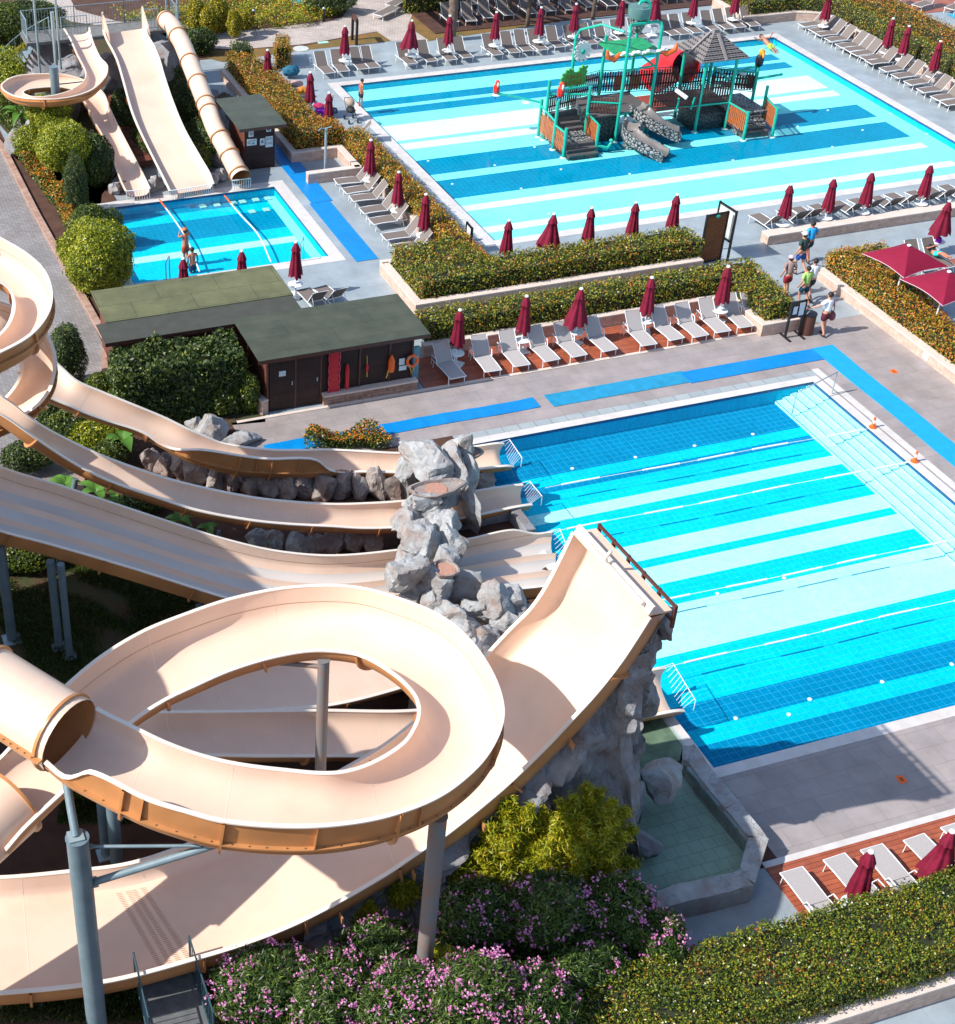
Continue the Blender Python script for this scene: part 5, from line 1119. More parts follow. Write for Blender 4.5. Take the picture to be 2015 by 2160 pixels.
# ---------------------------------------------------------------- closed umbrellas
def umb_proto(kind,loc,label,group,rz=0):
    t=thing('closed_umbrella',label,'umbrella',loc,rz,group,world=False)
    m=MB(); m.tube([(0,0,.03),(0,0,2.26)],.026,10); part('pole',m,M['white_metal'],t,60)
    m=MB(); m.box(-.26,.26,-.26,.26,0,.07); part('base_plate',m,M['white_plastic'],t,bevel=.02)
    m=MB(); m.lathe([(.27,.50),(.29,.51),(.29,.53),(.26,.54)],20); m.lathe([(.05,.07),(.04,.5)],10); part('round_table',m,M['white_plastic'],t,40)
    n=40; mb=MB(); lean=0; 
    prof=[(.035,2.26),(.075,2.22),(.125,2.10),(.17,1.96),(.175,1.93),(.14,1.90),(.155,1.7),(.19,1.4),(.225,1.15),(.25,.95)]
    if kind=='flared': prof=[(.035,2.26),(.075,2.22),(.12,2.08),(.16,1.95),(.17,1.92),(.14,1.89),(.19,1.65),(.26,1.35),(.33,1.08),(.36,.98)]
    rnd=random.Random(5 if kind=='flared' else 3)
    for i,(r,z) in enumerate(prof):
        am=.05+.30*min(1,i/6); 
        for k in range(n):
            a=2*PI*k/n; q=abs(math.sin(a*4+.4*math.sin(a*2+i*.1))); rr=r*(1+am*(q-.6)); zz=z
            ox=oy=0
            if kind=='flared': ox=-.12*(1-(z-.98)/1.28)*max(0,-math.cos(a)); oy=.0; rr*=1+.25*max(0,-math.cos(a))*(1-(z-.98)/1.28)
            if i==len(prof)-1: zz+= -.10*q+.06*math.sin(a*3+1)
            mb.v.append((rr*math.cos(a)+ox,rr*math.sin(a)+oy,zz))
    for i in range(len(prof)-1):
        for k in range(n): mb.f.append((i*n+k,(i+1)*n+k,(i+1)*n+(k+1)%n,i*n+(k+1)%n))
    part('canopy',mb,M['maroon'],t,60)
    m=MB(); m.lathe([(.055,2.25),(.075,2.27),(.075,2.30),(.045,2.33)],14); part('top_cap',m,M['white_plastic'],t,50)
    m=MB(); m.tube([(.13*math.cos(k*.5),.13*math.sin(k*.5),1.45+.01*math.sin(k)) for k in range(13)],.01,5); part('tie_strap',m,pcol('strap',(.10,.004,.015)),t,60)
    return t
UN=umb_proto('narrow',(27.77,72.55,0),'first closed maroon umbrella from the left beyond the children\'s pool','closed maroon umbrellas')
UF=umb_proto('flared',(31.36,72.35,0),'second closed maroon umbrella beyond the children\'s pool, its canopy flaring outwards','closed maroon umbrellas')
def uset(lst,txt,flared=(),start=0):
    rnd=random.Random(len(txt))
    for i,(x,y) in enumerate(lst):
        dup(UF if i in flared else UN,(x,y,0),rnd.uniform(-.5,.5) if i in flared else rnd.uniform(0,6),ORD[i+start]+' closed maroon umbrella '+txt,1+rnd.uniform(-.03,.03))
uset([(33.47,72.35),(36.16,72.42),(38.68,72.3),(40.8,72.42)],'from the left beyond the children\'s pool',start=2)
uset([(50.74,72.5),(48.16,72.58),(45.83,72.7),(43.54,72.35)],'from the right beyond the children\'s pool',(2,))
uset([(54.9,70.0),(55.6,65.4),(55.7,64.2),(55.7,61.7),(55.7,59.3)],'from the back in the row right of the children\'s pool')
uset([(38.5,48.95),(40.6,48.95),(42.45,48.95),(45.4,48.95)],'from the left behind the low stone wall')
uset([(25.95,49.3),(27.9,49.3),(29.55,49.3),(31.54,49.3),(33.42,49.35)],'from the left behind the L-shaped hedge',(1,))
uset([(23.85,66.7),(23.85,64.1)],'from the back beside the orange hedge at the children\'s pool corner')
uset([(23.62,58.19),(23.62,54.97),(23.75,52.41)],'from the back behind the taupe loungers by the narrow hedge')
uset([(21.2,43.25),(23.85,43.4),(26.0,43.35),(28.85,43.3),(31.95,43.15)],'from the left among the white loungers on the red deck',(2,))
uset([(19.72,17.5),(21.85,17.45)],'from the left behind the big hedge in the bottom right corner',(1,))
uset([(12.95,49.8),(15.21,49.8),(17.4,49.95)],'from the left between the hut roof and the slide pool')
uset([(46.4,47.3),(22.6,70.4)],'standing apart from the rows, near the small group of towels',(0,)) if False else None
dup(UF,(43.7,45.6,0),.3,'closed maroon umbrella at the right edge beside the lounger with the reading woman')
dup(UN,(22.9,70.3,0),.3,'closed maroon umbrella at the back end of the orange hedge by the small lawn')
# open umbrellas
def open_umb(cx,cy,half,zc,za,label,rot=0):
    t=thing('open_umbrella',label,'umbrella',(cx,cy,0),rot,'open maroon umbrellas',world=False)
    m=MB(); m.tube([(0,0,0),(0,0,za)],.03,10); part('pole',m,M['white_metal'],t,60)
    mb=MB(); n=8; 
    cs=[(-half,-half),(half,-half),(half,half),(-half,half)]
    for s in range(4):
        a=cs[s];b=cs[(s+1)%4]; base=len(mb.v)
        for i in range(n+1):
            u=i/n
            for j in range(n+1):
                v=j/n; x=(a[0]+(b[0]-a[0])*v)*u;y=(a[1]+(b[1]-a[1])*v)*u; sag=.16*math.sin(PI*v)*u*u
                f=1-.10*math.sin(PI*v)*u*u; mb.v.append((x*f,y*f,za-(za-zc)*u**1.15+sag*.25))
        for i in range(n):
            for j in range(n): q=base+i*(n+1)+j; mb.f.append((q,q+n+1,q+n+2,q+1))
    part('canopy',mb,M['maroon_open'],t,24)
    for s in range(4):
        m=MB(); a=cs[s]; m.tube([(0,0,za-.06),(a[0]*.97,a[1]*.97,zc-.03)],.012,5); part('rib',m,M['white_metal'],t)
    m=MB()
    for s in range(4):
        a=cs[s];b=cs[(s+1)%4]; pts=[]
        for j in range(n+1):
            v=j/n; f=1-.10*math.sin(PI*v); pts.append(((a[0]+(b[0]-a[0])*v)*f,(a[1]+(b[1]-a[1])*v)*f,zc+.04*math.sin(PI*v)-.01))
        m.tube(pts,.013,5)
    part('hem',m,pcol('pink_hem',(.62,.42,.48)),t)
    m=MB(); m.lathe([(.06,za-.01),(.08,za+.01),(.08,za+.04),(.05,za+.06)],14); part('top_cap',m,M['white_plastic'],t,50)
    m=MB(); m.box(-.3,.3,-.3,.3,0,.08); part('base_plate',m,M['white_plastic'],t)
    return t
open_umb(38.8,41.85,1.10,2.2,2.78,'open square maroon umbrella above the hedge, farther of the two',.12)
open_umb(38.85,39.6,1.12,2.2,2.78,'open square maroon umbrella cut by the right edge, nearer of the two',.08)
# ---------------------------------------------------------------- sheds
def shed(name,label,x0,x1,y0,y1,h,roofp,rm,over,wallm='dark_wood',side=None,th=.09,slope=0,cat='hut'):
    t=thing(name,label,cat,((x0+x1)/2,(y0+y1)/2,0)); m=MB(); m.box(x0,x1,y0,y1,0,h-.06); part('wall',m,M[wallm],t)
    if side:
        m=MB(); m.box(x0-.012,x0-.002,y0+.02,y1,0,h-.08); part('side_wall',m,M[side],t)
    r=MB(); X0,X1,Y0,Y1=roofp
    r.add([(X0,Y0,h),(X1,Y0,h),(X1,Y1,h+slope),(X0,Y1,h+slope),(X0,Y0,h-.02),(X1,Y0,h-.02),(X1,Y1,h+slope-.02),(X0,Y1,h+slope-.02)],[(0,1,2,3),(7,6,5,4),(0,4,5,1),(1,5,6,2),(2,6,7,3),(3,7,4,0)]); part('roof',r,M[rm],t)
    f=MB(); f.box(X0+.01,X1-.01,Y0+.005,Y0+.045,h-.15,h-.022); part('fascia',f,M['trim_wood'],t); f=MB(); f.box(X1-.05,X1-.012,Y0+.05,Y1,h-.15,h-.022); part('fascia',f,M['trim_wood'],t)
    return t
hut=shed('lifeguard_hut','dark brown timber lifeguard hut with flat grey-green felt roof and red rescue gear',13.75,19.1,42.32,44.4,2.3,(13.35,19.5,41.9,44.95),'roof_grey',0,side='red_wood')
y=42.32
def front(name,mb,m,label=None,root=None,smooth=None): return part(name,mb,m,root,smooth,label=label)
mb=MB(); mb.box(15.75,19.2,42.06,42.31,0,.36); mb2=MB(); mb2.box(15.73,19.22,42.04,42.318,.361,.42); part('plinth',mb,M['plinth'],hut); part('plinth_cap',mb2,M['stone_cap'],hut)
for i,(a,b) in enumerate([(13.85,14.75),(14.8,15.65)]):
    mb=MB(); mb.box(a,b,y-.04,y-.004,.03,2.05); d=part('door',mb,M['dark_wood'],hut); 
    hb=MB(); hb.box(b-.12,b-.08,y-.07,y-.042,.95,1.1); sub('handle',hb,M['rail'],d,hut)
for x in (13.78,14.775,15.69,17.1,18.2,19.05):
    mb=MB(); mb.box(x-.03,x+.03,y-.05,y-.003,.0 if x<15.7 else .43,2.1); part('post_trim',mb,M['trim_wood'],hut)
mb=MB(); mb.box(12.95,13.75,42.2,42.4,0,.35) ; 
wall([(13.05,43.6),(13.55,42.15)],.55,.25,'short slanting stone wall at the left corner of the lifeguard hut')
mb=MB(); mb.box(14.18,14.42,y-.048,y-.041,1.35,1.55); part('notice',mb,M['paper'],hut)
# things hanging on the hut
def hangit(name,label,cat,x,z): return thing(name,label,cat,(x,y-.06,z))
t=hangit('spine_board','long red rescue stretcher board hanging on the dark hut wall','rescue board',16.05,1.3)
mb=MB(); ol=[]; 
for k in range(40):
    u=k/39; w=.22-.03*(abs(math.sin(u*PI*3.5))**6); ol.append((w,-.80+1.6*u))
v=[(16.15+a,b) for a,b in ol]+[(16.15-a,b) for a,b in ol[::-1]]; n=len(v)
mb.v=[(p[0],y-.06,1.22+p[1]) for p in v]+[(p[0],y-.11,1.22+p[1]) for p in v]; mb.f=[tuple(range(n))[::1],tuple(range(n,2*n))[::-1]]+[(i,n+i,n+(i+1)%n,(i+1)%n) for i in range(n)]; part('board',mb,M['red_plastic'],t)
mb=MB()
for k in range(6):
    for s in (-1,1): mb.box(16.15+s*.17-.015,16.15+s*.17+.015,y-.113,y-.1105,.62+k*.24,.74+k*.24)
part('hand_holes',mb,pcol('dark_red',(.08,.004,.006)),t); 
mb=MB(); mb.tube([(16.15+a*.93,y-.113,1.22+b*.965) for a,b in ol]+[(16.15-a*.93,y-.113,1.22+b*.965) for a,b in ol[::-1]],.010,5,closed=True); part('raised_edge',mb,pcol('pinkish',(.6,.14,.18)),t)
mb=MB(); mb.tube([(16.62,y-.12,.42+.05),(16.62,y-.12,.55),(16.62,y-.12,1.28),(16.61,y-.11,1.46)],[.05,.075,.075,.02],12); single('rescue_tube','thin red rescue float hanging beside the red stretcher board',mb,M['red_plastic'],'thin red rescue float hanging beside the red stretcher board','rescue float',smooth=50) if False else single('rescue_tube',mb,M['red_plastic'],'thin red rescue float hanging beside the red stretcher board','rescue float',smooth=50)
t=thing('torpedo_float','small red float with a yellow cord on the hut wall','rescue float',(17.35,y-.1,1.2)); mb=MB(); mb.ell((17.35,y-.1,1.15),(.055,.05,.17)); part('float',mb,M['red_plastic'],t,60); mb=MB(); mb.tube([(17.35,y-.1,1.3),(17.34,y-.06,1.62)],.012,5); mb.tube([(17.35,y-.1,1.0),(17.36,y-.1,.8)],.018,5); part('cord',mb,M['yellow'],t)
t=thing('rescue_can','orange rescue can hanging on the dark hut wall','rescue float',(18.25,y-.1,1.2)); mb=MB(); mb.tube([(18.25,y-.1,.86),(18.25,y-.1,1.0),(18.25,y-.1,1.3),(18.25,y-.1,1.52)],[.10,.125,.115,.02],14); part('can',mb,M['orange_plastic'],t,50); mb=MB(); mb.tube([(18.18,y-.14,1.05),(18.12,y-.12,.85),(18.08,y-.1,.62)],.02,6); part('cord',mb,M['yellow'],t)
for k,(a,b,c_,d) in enumerate([(18.55,18.76,1.02,1.28),(18.56,18.84,.80,.98)]):
    mb=MB(); mb.box(a,b,y-.058,y-.052,c_,d); tag(part('notice_sheet',mb,M['paper'],None),['upper white notice sheet beside the lifebuoy','lower white notice sheet beside the lifebuoy'][k],'notice')
t=thing('lifebuoy','orange lifebuoy ring hanging on the right end of the hut','lifebuoy',(19.0,y-.12,1.1)); mb=MB(); mb.tube([(19.02+.19*math.cos(a),y-.12,1.15+.21*math.sin(a)) for a in [k*PI/12 for k in range(24)]],.055,10,closed=True); part('ring',mb,M['orange_plastic'],t,60)
for k in range(4):
    a0=PI/4+k*PI/2; mb=MB(); mb.tube([(19.02+.19*math.cos(a),y-.12,1.15+.21*math.sin(a)) for a in (a0-.15,a0,a0+.15)],.059,10); part('band',mb,pcol('grey_band',(.35,.33,.30)),t,60)
mb=MB(); mb.tube([(18.9,y-.1,1.0),(18.98,y-.12,.8),(19.0,y-.12,.62),(19.08,y-.12,.8),(19.12,y-.1,1.0)],.016,5); part('rope',mb,M['yellow'],t)
single('float_board',MB().box(19.14,19.42,42.5,42.6,.03,1.5),pcol('blue_foam',(.12,.30,.36)),'pale blue-green foam board leaning against the end of the hut','board',bevel=.03)
h2=shed('utility_hut','wide low hut with an olive felt roof between the slide pool and the road',9.4,15.6,46.1,48.2,2.3,(9.15,15.95,46.0,48.4),'roof_olive',0,'red_wood')
h3=shed('utility_hut','low hut with a dark grey felt roof between the olive roof and the conifer hedge',9.1,15.4,44.9,45.9,2.28,(8.8,15.9,44.62,45.99),'roof_dark',0,'red_wood')
ks=shed('kiosk','small dark brown timber kiosk with a sloping grey-green roof and white notices',19.1,20.5,61.9,64.3,2.35,(18.55,20.75,60.95,64.7),'roof_grey',0,side='red_wood')
y=61.9
for k,(a,b,c_,d) in enumerate([(19.28,19.5,1.55,1.85),(19.2,19.65,1.15,1.45),(19.8,20.02,1.1,1.42),(20.06,20.4,.98,1.48),(20.1,20.32,1.7,1.86)]):
    mb=MB(); mb.box(a,b,y-.02,y-.004,c_,d); s_=part('sign_plate',mb,M['paper'],ks)
    g=MB()
    cx,cz=(a+b)/2,(c_+d)/2
    def ringm(g,cx,cz,r):
        g.tube([(cx+r*math.cos(q*PI/8),y-.022,cz+r*math.sin(q*PI/8)) for q in range(16)],.010,4,closed=True)
    if k==0: ringm(g,cx,cz,.07); g.box(cx-.03,cx+.03,y-.024,y-.0205,cz-.02,cz+.03)
    elif k==1: ringm(g,a+.09,cz+.02,.06); g.box(a+.19,b-.04,y-.024,y-.0205,d-.09,d-.07)
    elif k==2: g.box(cx-.05,cx+.05,y-.024,y-.0205,cz-.05,cz+.03); g.ell((cx,y-.022,cz+.07),(.03,.006,.03),8,5)
    elif k==3:
        for dx in (-.08,.08):
            for dz in (-.04,.16): ringm(g,cx+dx,cz+dz-.02,.05)
    else: g.box(cx-.06,cx+.06,y-.024,y-.0205,cz-.03,cz+.03)
    sub('pictogram',g,M['ink'],s_,ks)
    if k==1:
        g=MB(); g.ell((b-.16,y-.022,c_+.09),(.07,.006,.05),10,6); sub('pictogram',g,M['bright_teal'],s_,ks)
# thatched hut
t=thing('thatched_hut','little round hut with a shaggy dry thatch roof behind the kiosk','hut',(19.6,66.6,0))
mb=MB(); mb.lathe([(.62,0),(.62,1.25)],14,(19.6,66.7,0)); part('wall',mb,M['dark_wood'],t,40)
rng=np.random.default_rng(9); n=3500; a=rng.uniform(0,2*PI,n); u=rng.uniform(0,1,n)**.6; r=.95*u; pts=np.stack([19.6+r*np.cos(a),66.7+r*np.sin(a),1.75-.75*u**1.4+.0*u],1); nn=np.stack([np.cos(a)*.5,np.sin(a)*.5,np.full(n,.8)],1)
M['thatch']=leafmat('thatch',[(0,(.09,.065,.05)),(.5,(.17,.13,.10)),(1,(.27,.22,.18))],0,.9)
mb=MB(); mb.lathe([(.9,1.0),(.6,1.35),(.25,1.6),(.02,1.74)],16,(19.6,66.7,0)); rf=part('roof',mb,M['thatch'],t,50)
leaf_mesh('thatch',pts,nn,.26,M['thatch'],t,3,.22,.25,droop=2.5)
# shower
t=thing('shower','slim steel outdoor shower post above the stone corner','shower',(22.3,60.2,0)); mb=MB(); mb.tube([(22.35,60.35,0),(22.35,60.35,2.2)],.06,12); part('post',mb,M['rail'],t,50); mb=MB(); mb.tube([(22.35,60.35,2.15),(22.1,60.3,2.25),(21.95,60.25,2.15)],.025,8); mb.tube([(22.35,60.35,2.2),(22.6,60.3,2.25)],.025,8); part('shower_head',mb,M['rail'],t,50)
# ---------------------------------------------------------------- notice boards, bins, hydrants
def frame_board(name,label,a,b,z0,z1,leg,fm,pm,th=.06,cat='notice board'):
    a=Vector((*a,0));b=Vector((*b,0)); t=thing(name,label,cat,tuple((a+b)/2)); 
    for q in (a,b):
        m=MB(); m.bar(q,q+Vector((0,0,z1)),.09,th,(b-a)); part('post',m,M[fm],t)
    d=(b-a).normalized()*.05
    for z in (z0,z1-.05):
        m=MB(); m.bar(a+d+Vector((0,0,z)),b-d+Vector((0,0,z)),th*.9,.09); part('crossbar',m,M[fm],t)
    m=MB(); m.bar(a+d+Vector((0,0,(z0+z1)/2)),b-d+Vector((0,0,(z0+z1)/2)),.03,z1-z0-.12); pn=part('panel',m,M[pm] if isinstance(pm,str) else pm,t)
    return t
M['slats']=brickmat('brown_slats',(.24,.085,.025),(.20,.07,.02),(.06,.02,.008),30,.085,.012,.6,axes='WALL',bump=.8,noise=.15)
M['poster']=mat('poster',(.30,.42,.40),.5,.5,3,col2=(.75,.68,.62))
t=frame_board('menu_board','tall brown slatted board in a dark frame at the right end of the L-shaped hedge',(33.75,47.55),(34.75,47.62),.1,2.2,0,'brass','slats')
m=MB(); m.ell((34.25,47.52,2.08),(.10,.02,.07),12,6); part('badge',m,M['bright_teal'],t,60)
frame_board('poster_stand','dark framed poster stand standing beside the brown slatted board',(34.95,48.55),(35.05,47.5),.85,2.2,0,'brass','poster')
frame_board('poster_stand','narrow white panel in a dark frame at the pool side of the narrow hedge',(25.35,51.75),(25.32,51.2),.5,1.2,0,'brass','paper')
t=frame_board('notice_board','leaning dark easel with white notice sheets beside the bin',(33.72,41.35),(34.34,41.38),.85,1.5,0,'brass','brass')
for k,(a,b,c_,d) in enumerate([(33.80,33.98,.98,1.3),(34.06,34.28,.9,1.42)]):
    m=MB(); m.box(a,b,41.315,41.325,c_,d); part('notice_sheet',m,M['paper'],t)
for x in (33.72,34.34):
    m=MB(); m.bar((x,41.0,.03),(x,41.65,.03),.07,.06); part('foot',m,M['brass'],t)
t=thing('litter_bin','round brown slatted litter bin with an open dark top','bin',(34.68,41.45,0)); m=MB(); m.lathe([(.22,0),(.27,.02),(.27,.78),(.24,.80)],20,(34.68,41.45,0)); part('drum',m,mat('bin_brown',(.10,.035,.022),.6,.1,3),t,40); m=MB(); m.lathe([(.275,.79),(.285,.81),(.285,.84),(.22,.85)],20,(34.68,41.45,0)); part('lid_ring',m,M['brass'],t,40)
def hydr(p,label):
    t=thing('lane_anchor_post',label,'post',p,0,'striped lane anchor posts',world=False)
    m=MB(); m.lathe([(.13,0),(.13,.04),(.07,.07),(.05,.18)],14); part('foot',m,M['orange_plastic'],t,50)
    m=MB(); m.lathe([(.035,.18),(.035,.30)],10); part('white_band',m,M['white_plastic'],t,50); m=MB(); m.lathe([(.04,.30),(.045,.36),(.03,.42)],10); part('cap',m,M['orange_plastic'],t,50)
h=P(1841,902,.0); hydr((h.x,h.y,0),'small orange and white post at the end of the farthest lane rope'); h=P(1929,974,.0); hydr((h.x,h.y,0),'small orange and white post at the end of the second lane rope')
# lane ropes with floats
def rope(a,b,segs,label,gap=.45,r=.030,per=8):
    t=thing('lane_rope',label,'lane rope',tuple(a),0,'floating lane ropes'); a=Vector(a);b=Vector(b); m=MB(); 
    pts=[a.lerp(b,k/60)+Vector((0,.02*math.sin(k*.2),.0)) for k in range(61)]; m.tube(pts,.009,5); part('line',m,M['white_plastic'],t,60)
    L=(b-a).length; x=.6; k=0
    while x<L-.8:
        m=MB(); l=1.35; q=[a.lerp(b,min(1,(x+l*i/6)/L))+Vector((0,.02*math.sin(min(60,(x+l*i/6)/L*60)*.2),.0)) for i in range(7)]; m.tube(q,r,8); part('float',m,M['white_plastic'],t,60); x+=l+gap*(1 if k%3 else 2.2); k+=1
    return t
zw=-.005
rope(P(1150,1029,zw),P(1830,904,zw),0,'farthest white lane rope floating on the front pool',.7)
rope(P(1160,1123,zw),P(1917,974,zw),0,'second white lane rope from the back of the front pool',.6)
a=P(1330,1281,zw);b=P(2015,1137,zw); rope(a,b+(b-a)*.1,0,'third white lane rope from the back of the front pool',.55)
a=P(1404,1408,zw);b=P(2015,1266,zw); rope(a,b+(b-a)*.12,0,'nearest white lane rope of the front pool',.55)
def hose(pts,label):
    t=thing('lane_rope',label,'lane rope',tuple(pts[0]),0,'ropes across the slide pool'); m=MB(); S=spline([list(p) for p in pts],40); m.tube([Vector(q) for q in S],.03,8); part('line',m,M['white_plastic'],t,60); m=MB(); m.tube([Vector(q)+Vector((0,0,.005)) for q in S[:6]],.034,8); part('rusty_end',m,M['orange_plastic'],t,60)
hose([P(336,421,.0),P(362,455,0),P(395,506,zw),P(421,573,zw)],'left long white divider rope crossing the slide pool')
hose([P(474,413,.0),P(505,450,0),P(545,495,zw),P(572,553,zw)],'right long white divider rope crossing the slide pool')
# pool hand rails
t=thing('pool_handrail','inclined steel handrail over the steps in the corner of the front pool','handrail',(32.5,37.5,0)); m=MB(); a=P(1672,868,-.3);b=P(1672,845,.1); c1=P(1755,831,0);c2=Vector((c1.x,c1.y,.9)); m.tube([(a.x,a.y,-.4),(a.x,a.y,.45),c2,c1],.022,8); part('rail',m,M['rail'],t,60)
for lab,(x0,y0,x1,y1,h) in {'dark looped ladder rail at the near left edge of the slide pool':(13.0,52.7,13.3,53.3,.75),'slim ladder rail at the right corner of the slide pool':(18.55,52.7,18.9,53.3,.75)}.items():
    t=thing('pool_ladder',lab,'pool ladder',(x0,y0,0)); m=MB(); m.tube([(x0,y0,-.02),(x0,y0,h),(x1,y1,h),(x1,y1,-.3)],.022,8); part('rail',m,M['rail'],t,60)
# orange floor signs
for px,lab in (((1886,784),'small orange non-slip sign lying on the terrace by the long stone wall'),((1902,1645),'small orange sign lying on the shaded terrace below the front pool')):
    p=P(px[0],px[1],0); t=thing('floor_sign',lab,'floor sign',(p.x,p.y,.01)); m=MB(); m.box(p.x-.11,p.x+.11,p.y-.13,p.y+.13,.009,.016); part('plate',m,M['orange_plastic'],t); m=MB(); m.box(p.x-.04,p.x+.04,p.y-.07,p.y+.07,.0161,.019); part('symbol',m,pcol('sign_brown',(.25,.08,.01)),t)
m=MB(); p=P(1962,751,.2); m.box(37.60,37.617,p.y-.15,p.y+.15,.1,.32); tag(part('wall_socket',m,M['white_plastic'],None),'white socket cover plate on the long pink stone wall','socket cover')
# wooden far features
for k,(px,py) in enumerate([(1073,30),(1112,55),(1250,40)]):
    p=P(px,py,0); m=MB(); m.tube([(p.x,p.y,0),(p.x+.05,p.y,1.7),(p.x+.1,p.y,3.6)],[.12,.11,.1],10); single('pergola_post',m,M['bark'],['left','middle','right'][k]+' dark trunk post at the edge of the far shaded deck','post','pergola posts',smooth=60)
t=thing('pergola','brown slatted pergola roof shading the far timber deck','pergola',(44,79.5,0)); m=MB()
for k in range(26): m.bar((34.5+k*.7-3,77.2,3.7),(34.5+k*.7-3,86,3.7),.42,.08)
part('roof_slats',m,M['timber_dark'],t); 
for x in (36,41,46,51): 
    m=MB(); m.tube([(x,82.5,0),(x,82.5,3.65)],.09,8); part('post',m,M['bark'],t,50)
p=P(952,85,0); t=thing('palm_tree','thick palm trunk rising out of the top of the photo behind the far umbrellas','palm',(p.x,p.y,0)); m=MB(); m.tube([(p.x+.03*math.sin(k*2),p.y,k*.18) for k in range(34)],[.24+.02*(k%2) for k in range(34)],12); part('trunk',m,M['palm_bark'],t,40)
for k in range(14):
    a=k*2*PI/14; m=MB(); pts=[Vector((p.x+math.cos(a)*r*2.4,p.y+math.sin(a)*r*2.4,6+1.0*math.sin(r*2.4)-.9*r*r)) for r in [i/8 for i in range(9)]]; vs=[]
    for i,q in enumerate(pts): w=.30*math.sin(PI*(i+.5)/9); o=Vector((-math.sin(a),math.cos(a),0))*w; vs+=[tuple(q-o-Vector((0,0,w*.5))),tuple(q),tuple(q+o-Vector((0,0,w*.5)))]
    m.v=vs; 
    for i in range(8): m.f+=[(3*i,3*i+3,3*i+4,3*i+1),(3*i+1,3*i+4,3*i+5,3*i+2)]
    part('frond',m,M['green'],t)
t=thing('wooden_gate_frame','dark wooden frame standing on the brown lawn strip behind the first far umbrella','frame',(28.9,76.6,0)); p=P(743,84,0);q=P(752,95,0)
for v in (p,q): m=MB(); m.bar(v,v+Vector((0,0,1.35)),.12,.12); part('post',m,M['brass'],t)
m=MB(); m.bar(p+Vector((0,0,1.3)),q+Vector((0,0,1.3)),.1,.25); part('top_board',m,M['trim_wood'],t)
for k,(px,py) in enumerate([(535,50),(683,45)]):
    p=P(px,py,0); t=thing('garden_bollard',['left','right'][k]+' black bollard lamp in front of the far yellow planting','bollard',(p.x,p.y,0),0,'black bollards'); m=MB(); m.lathe([(.08,0),(.08,.7)],10,tuple(p)); part('body',m,M['brass'],t,40); m=MB(); m.lathe([(.10,.7),(.11,.74),(.05,.8)],10,tuple(p)); part('head',m,M['rail'],t,40)
p=P(635,103,0); single('manhole_cover',MB().lathe([(.42,0.008),(.42,.03)],20,tuple(p)),pcol('concrete',(.5,.52,.5)),'pale round cover in the brown lawn strip','cover'); p=P(682,90,0); single('drain_cover',MB().box(p.x-.28,p.x+.28,p.y-.15,p.y+.15,.008,.03),pcol('mint',(.35,.6,.5)),'pale green rectangular cover in the brown lawn strip','cover')
p=P(1787,82,0); t=thing('side_table','small orange wooden table among the loungers right of the children\'s pool','table',(p.x,p.y,0)); m=MB(); m.box(p.x-.25,p.x+.25,p.y-.2,p.y+.2,.38,.42); part('tabletop',m,M['orange_plastic'],t)
for a in (-1,1):
    for b in (-1,1): m=MB(); m.box(p.x+a*.21-.02,p.x+a*.21+.02,p.y+b*.16-.02,p.y+b*.16+.02,0,.379); part('leg',m,M['trim_wood'],t)
# bridge bottom left
t=thing('foot_bridge','narrow grey foot bridge with dark railings below the half-pipe at the bottom left','bridge',(5.0,17.5,0)); m=MB(); A=[P(x,y,1.0) for x,y in ((300,2065),(400,2040),(455,2200),(330,2230))]; m.prism([tuple(v[:2]) for v in A],.9,1.0); part('deck',m,mat('dark_deck',(.11,.115,.12),.8,.25,5),t)
def rl_(pts): railing(t,[tuple(v) for v in pts],1.0,'dark_rail',.13)
rl_([P(287,2075,1.0),P(318,2210,1.0)]); rl_([P(402,2040,1.0),P(452,2200,1.0)])
# ---------------------------------------------------------------- people
def skin_obj(name,pts,edges,m,parent,lv=1):
    me=bpy.data.meshes.new(name); me.from_pydata([p[:3] for p in pts],edges,[]); me.update()
    o=bpy.data.objects.new(name,me); COL.objects.link(o); o.parent=parent
    sk_=o.modifiers.new('skin','SKIN'); 
    if not me.skin_vertices: me.attributes.new
    sv=me.skin_vertices[0].data
    for i,p in enumerate(pts): r=p[3]; sv[i].radius=(r,r) if not isinstance(r,tuple) else r; sv[i].use_root=(i==0)
    sk_.use_smooth_shade=True
    ss=o.modifiers.new('sub','SUBSURF'); ss.levels=lv; ss.render_levels=lv
    me.materials.append(m); return o
def ensure_skin(me):
    pass
def limb(a,b,c,ra,rb,rc): return [(*a,ra),(*((Vector(a)+Vector(b))/2),(ra+rb)/2),(*b,rb),(*((Vector(b)+Vector(c))/2),(rb+rc)/2),(*c,rc)]
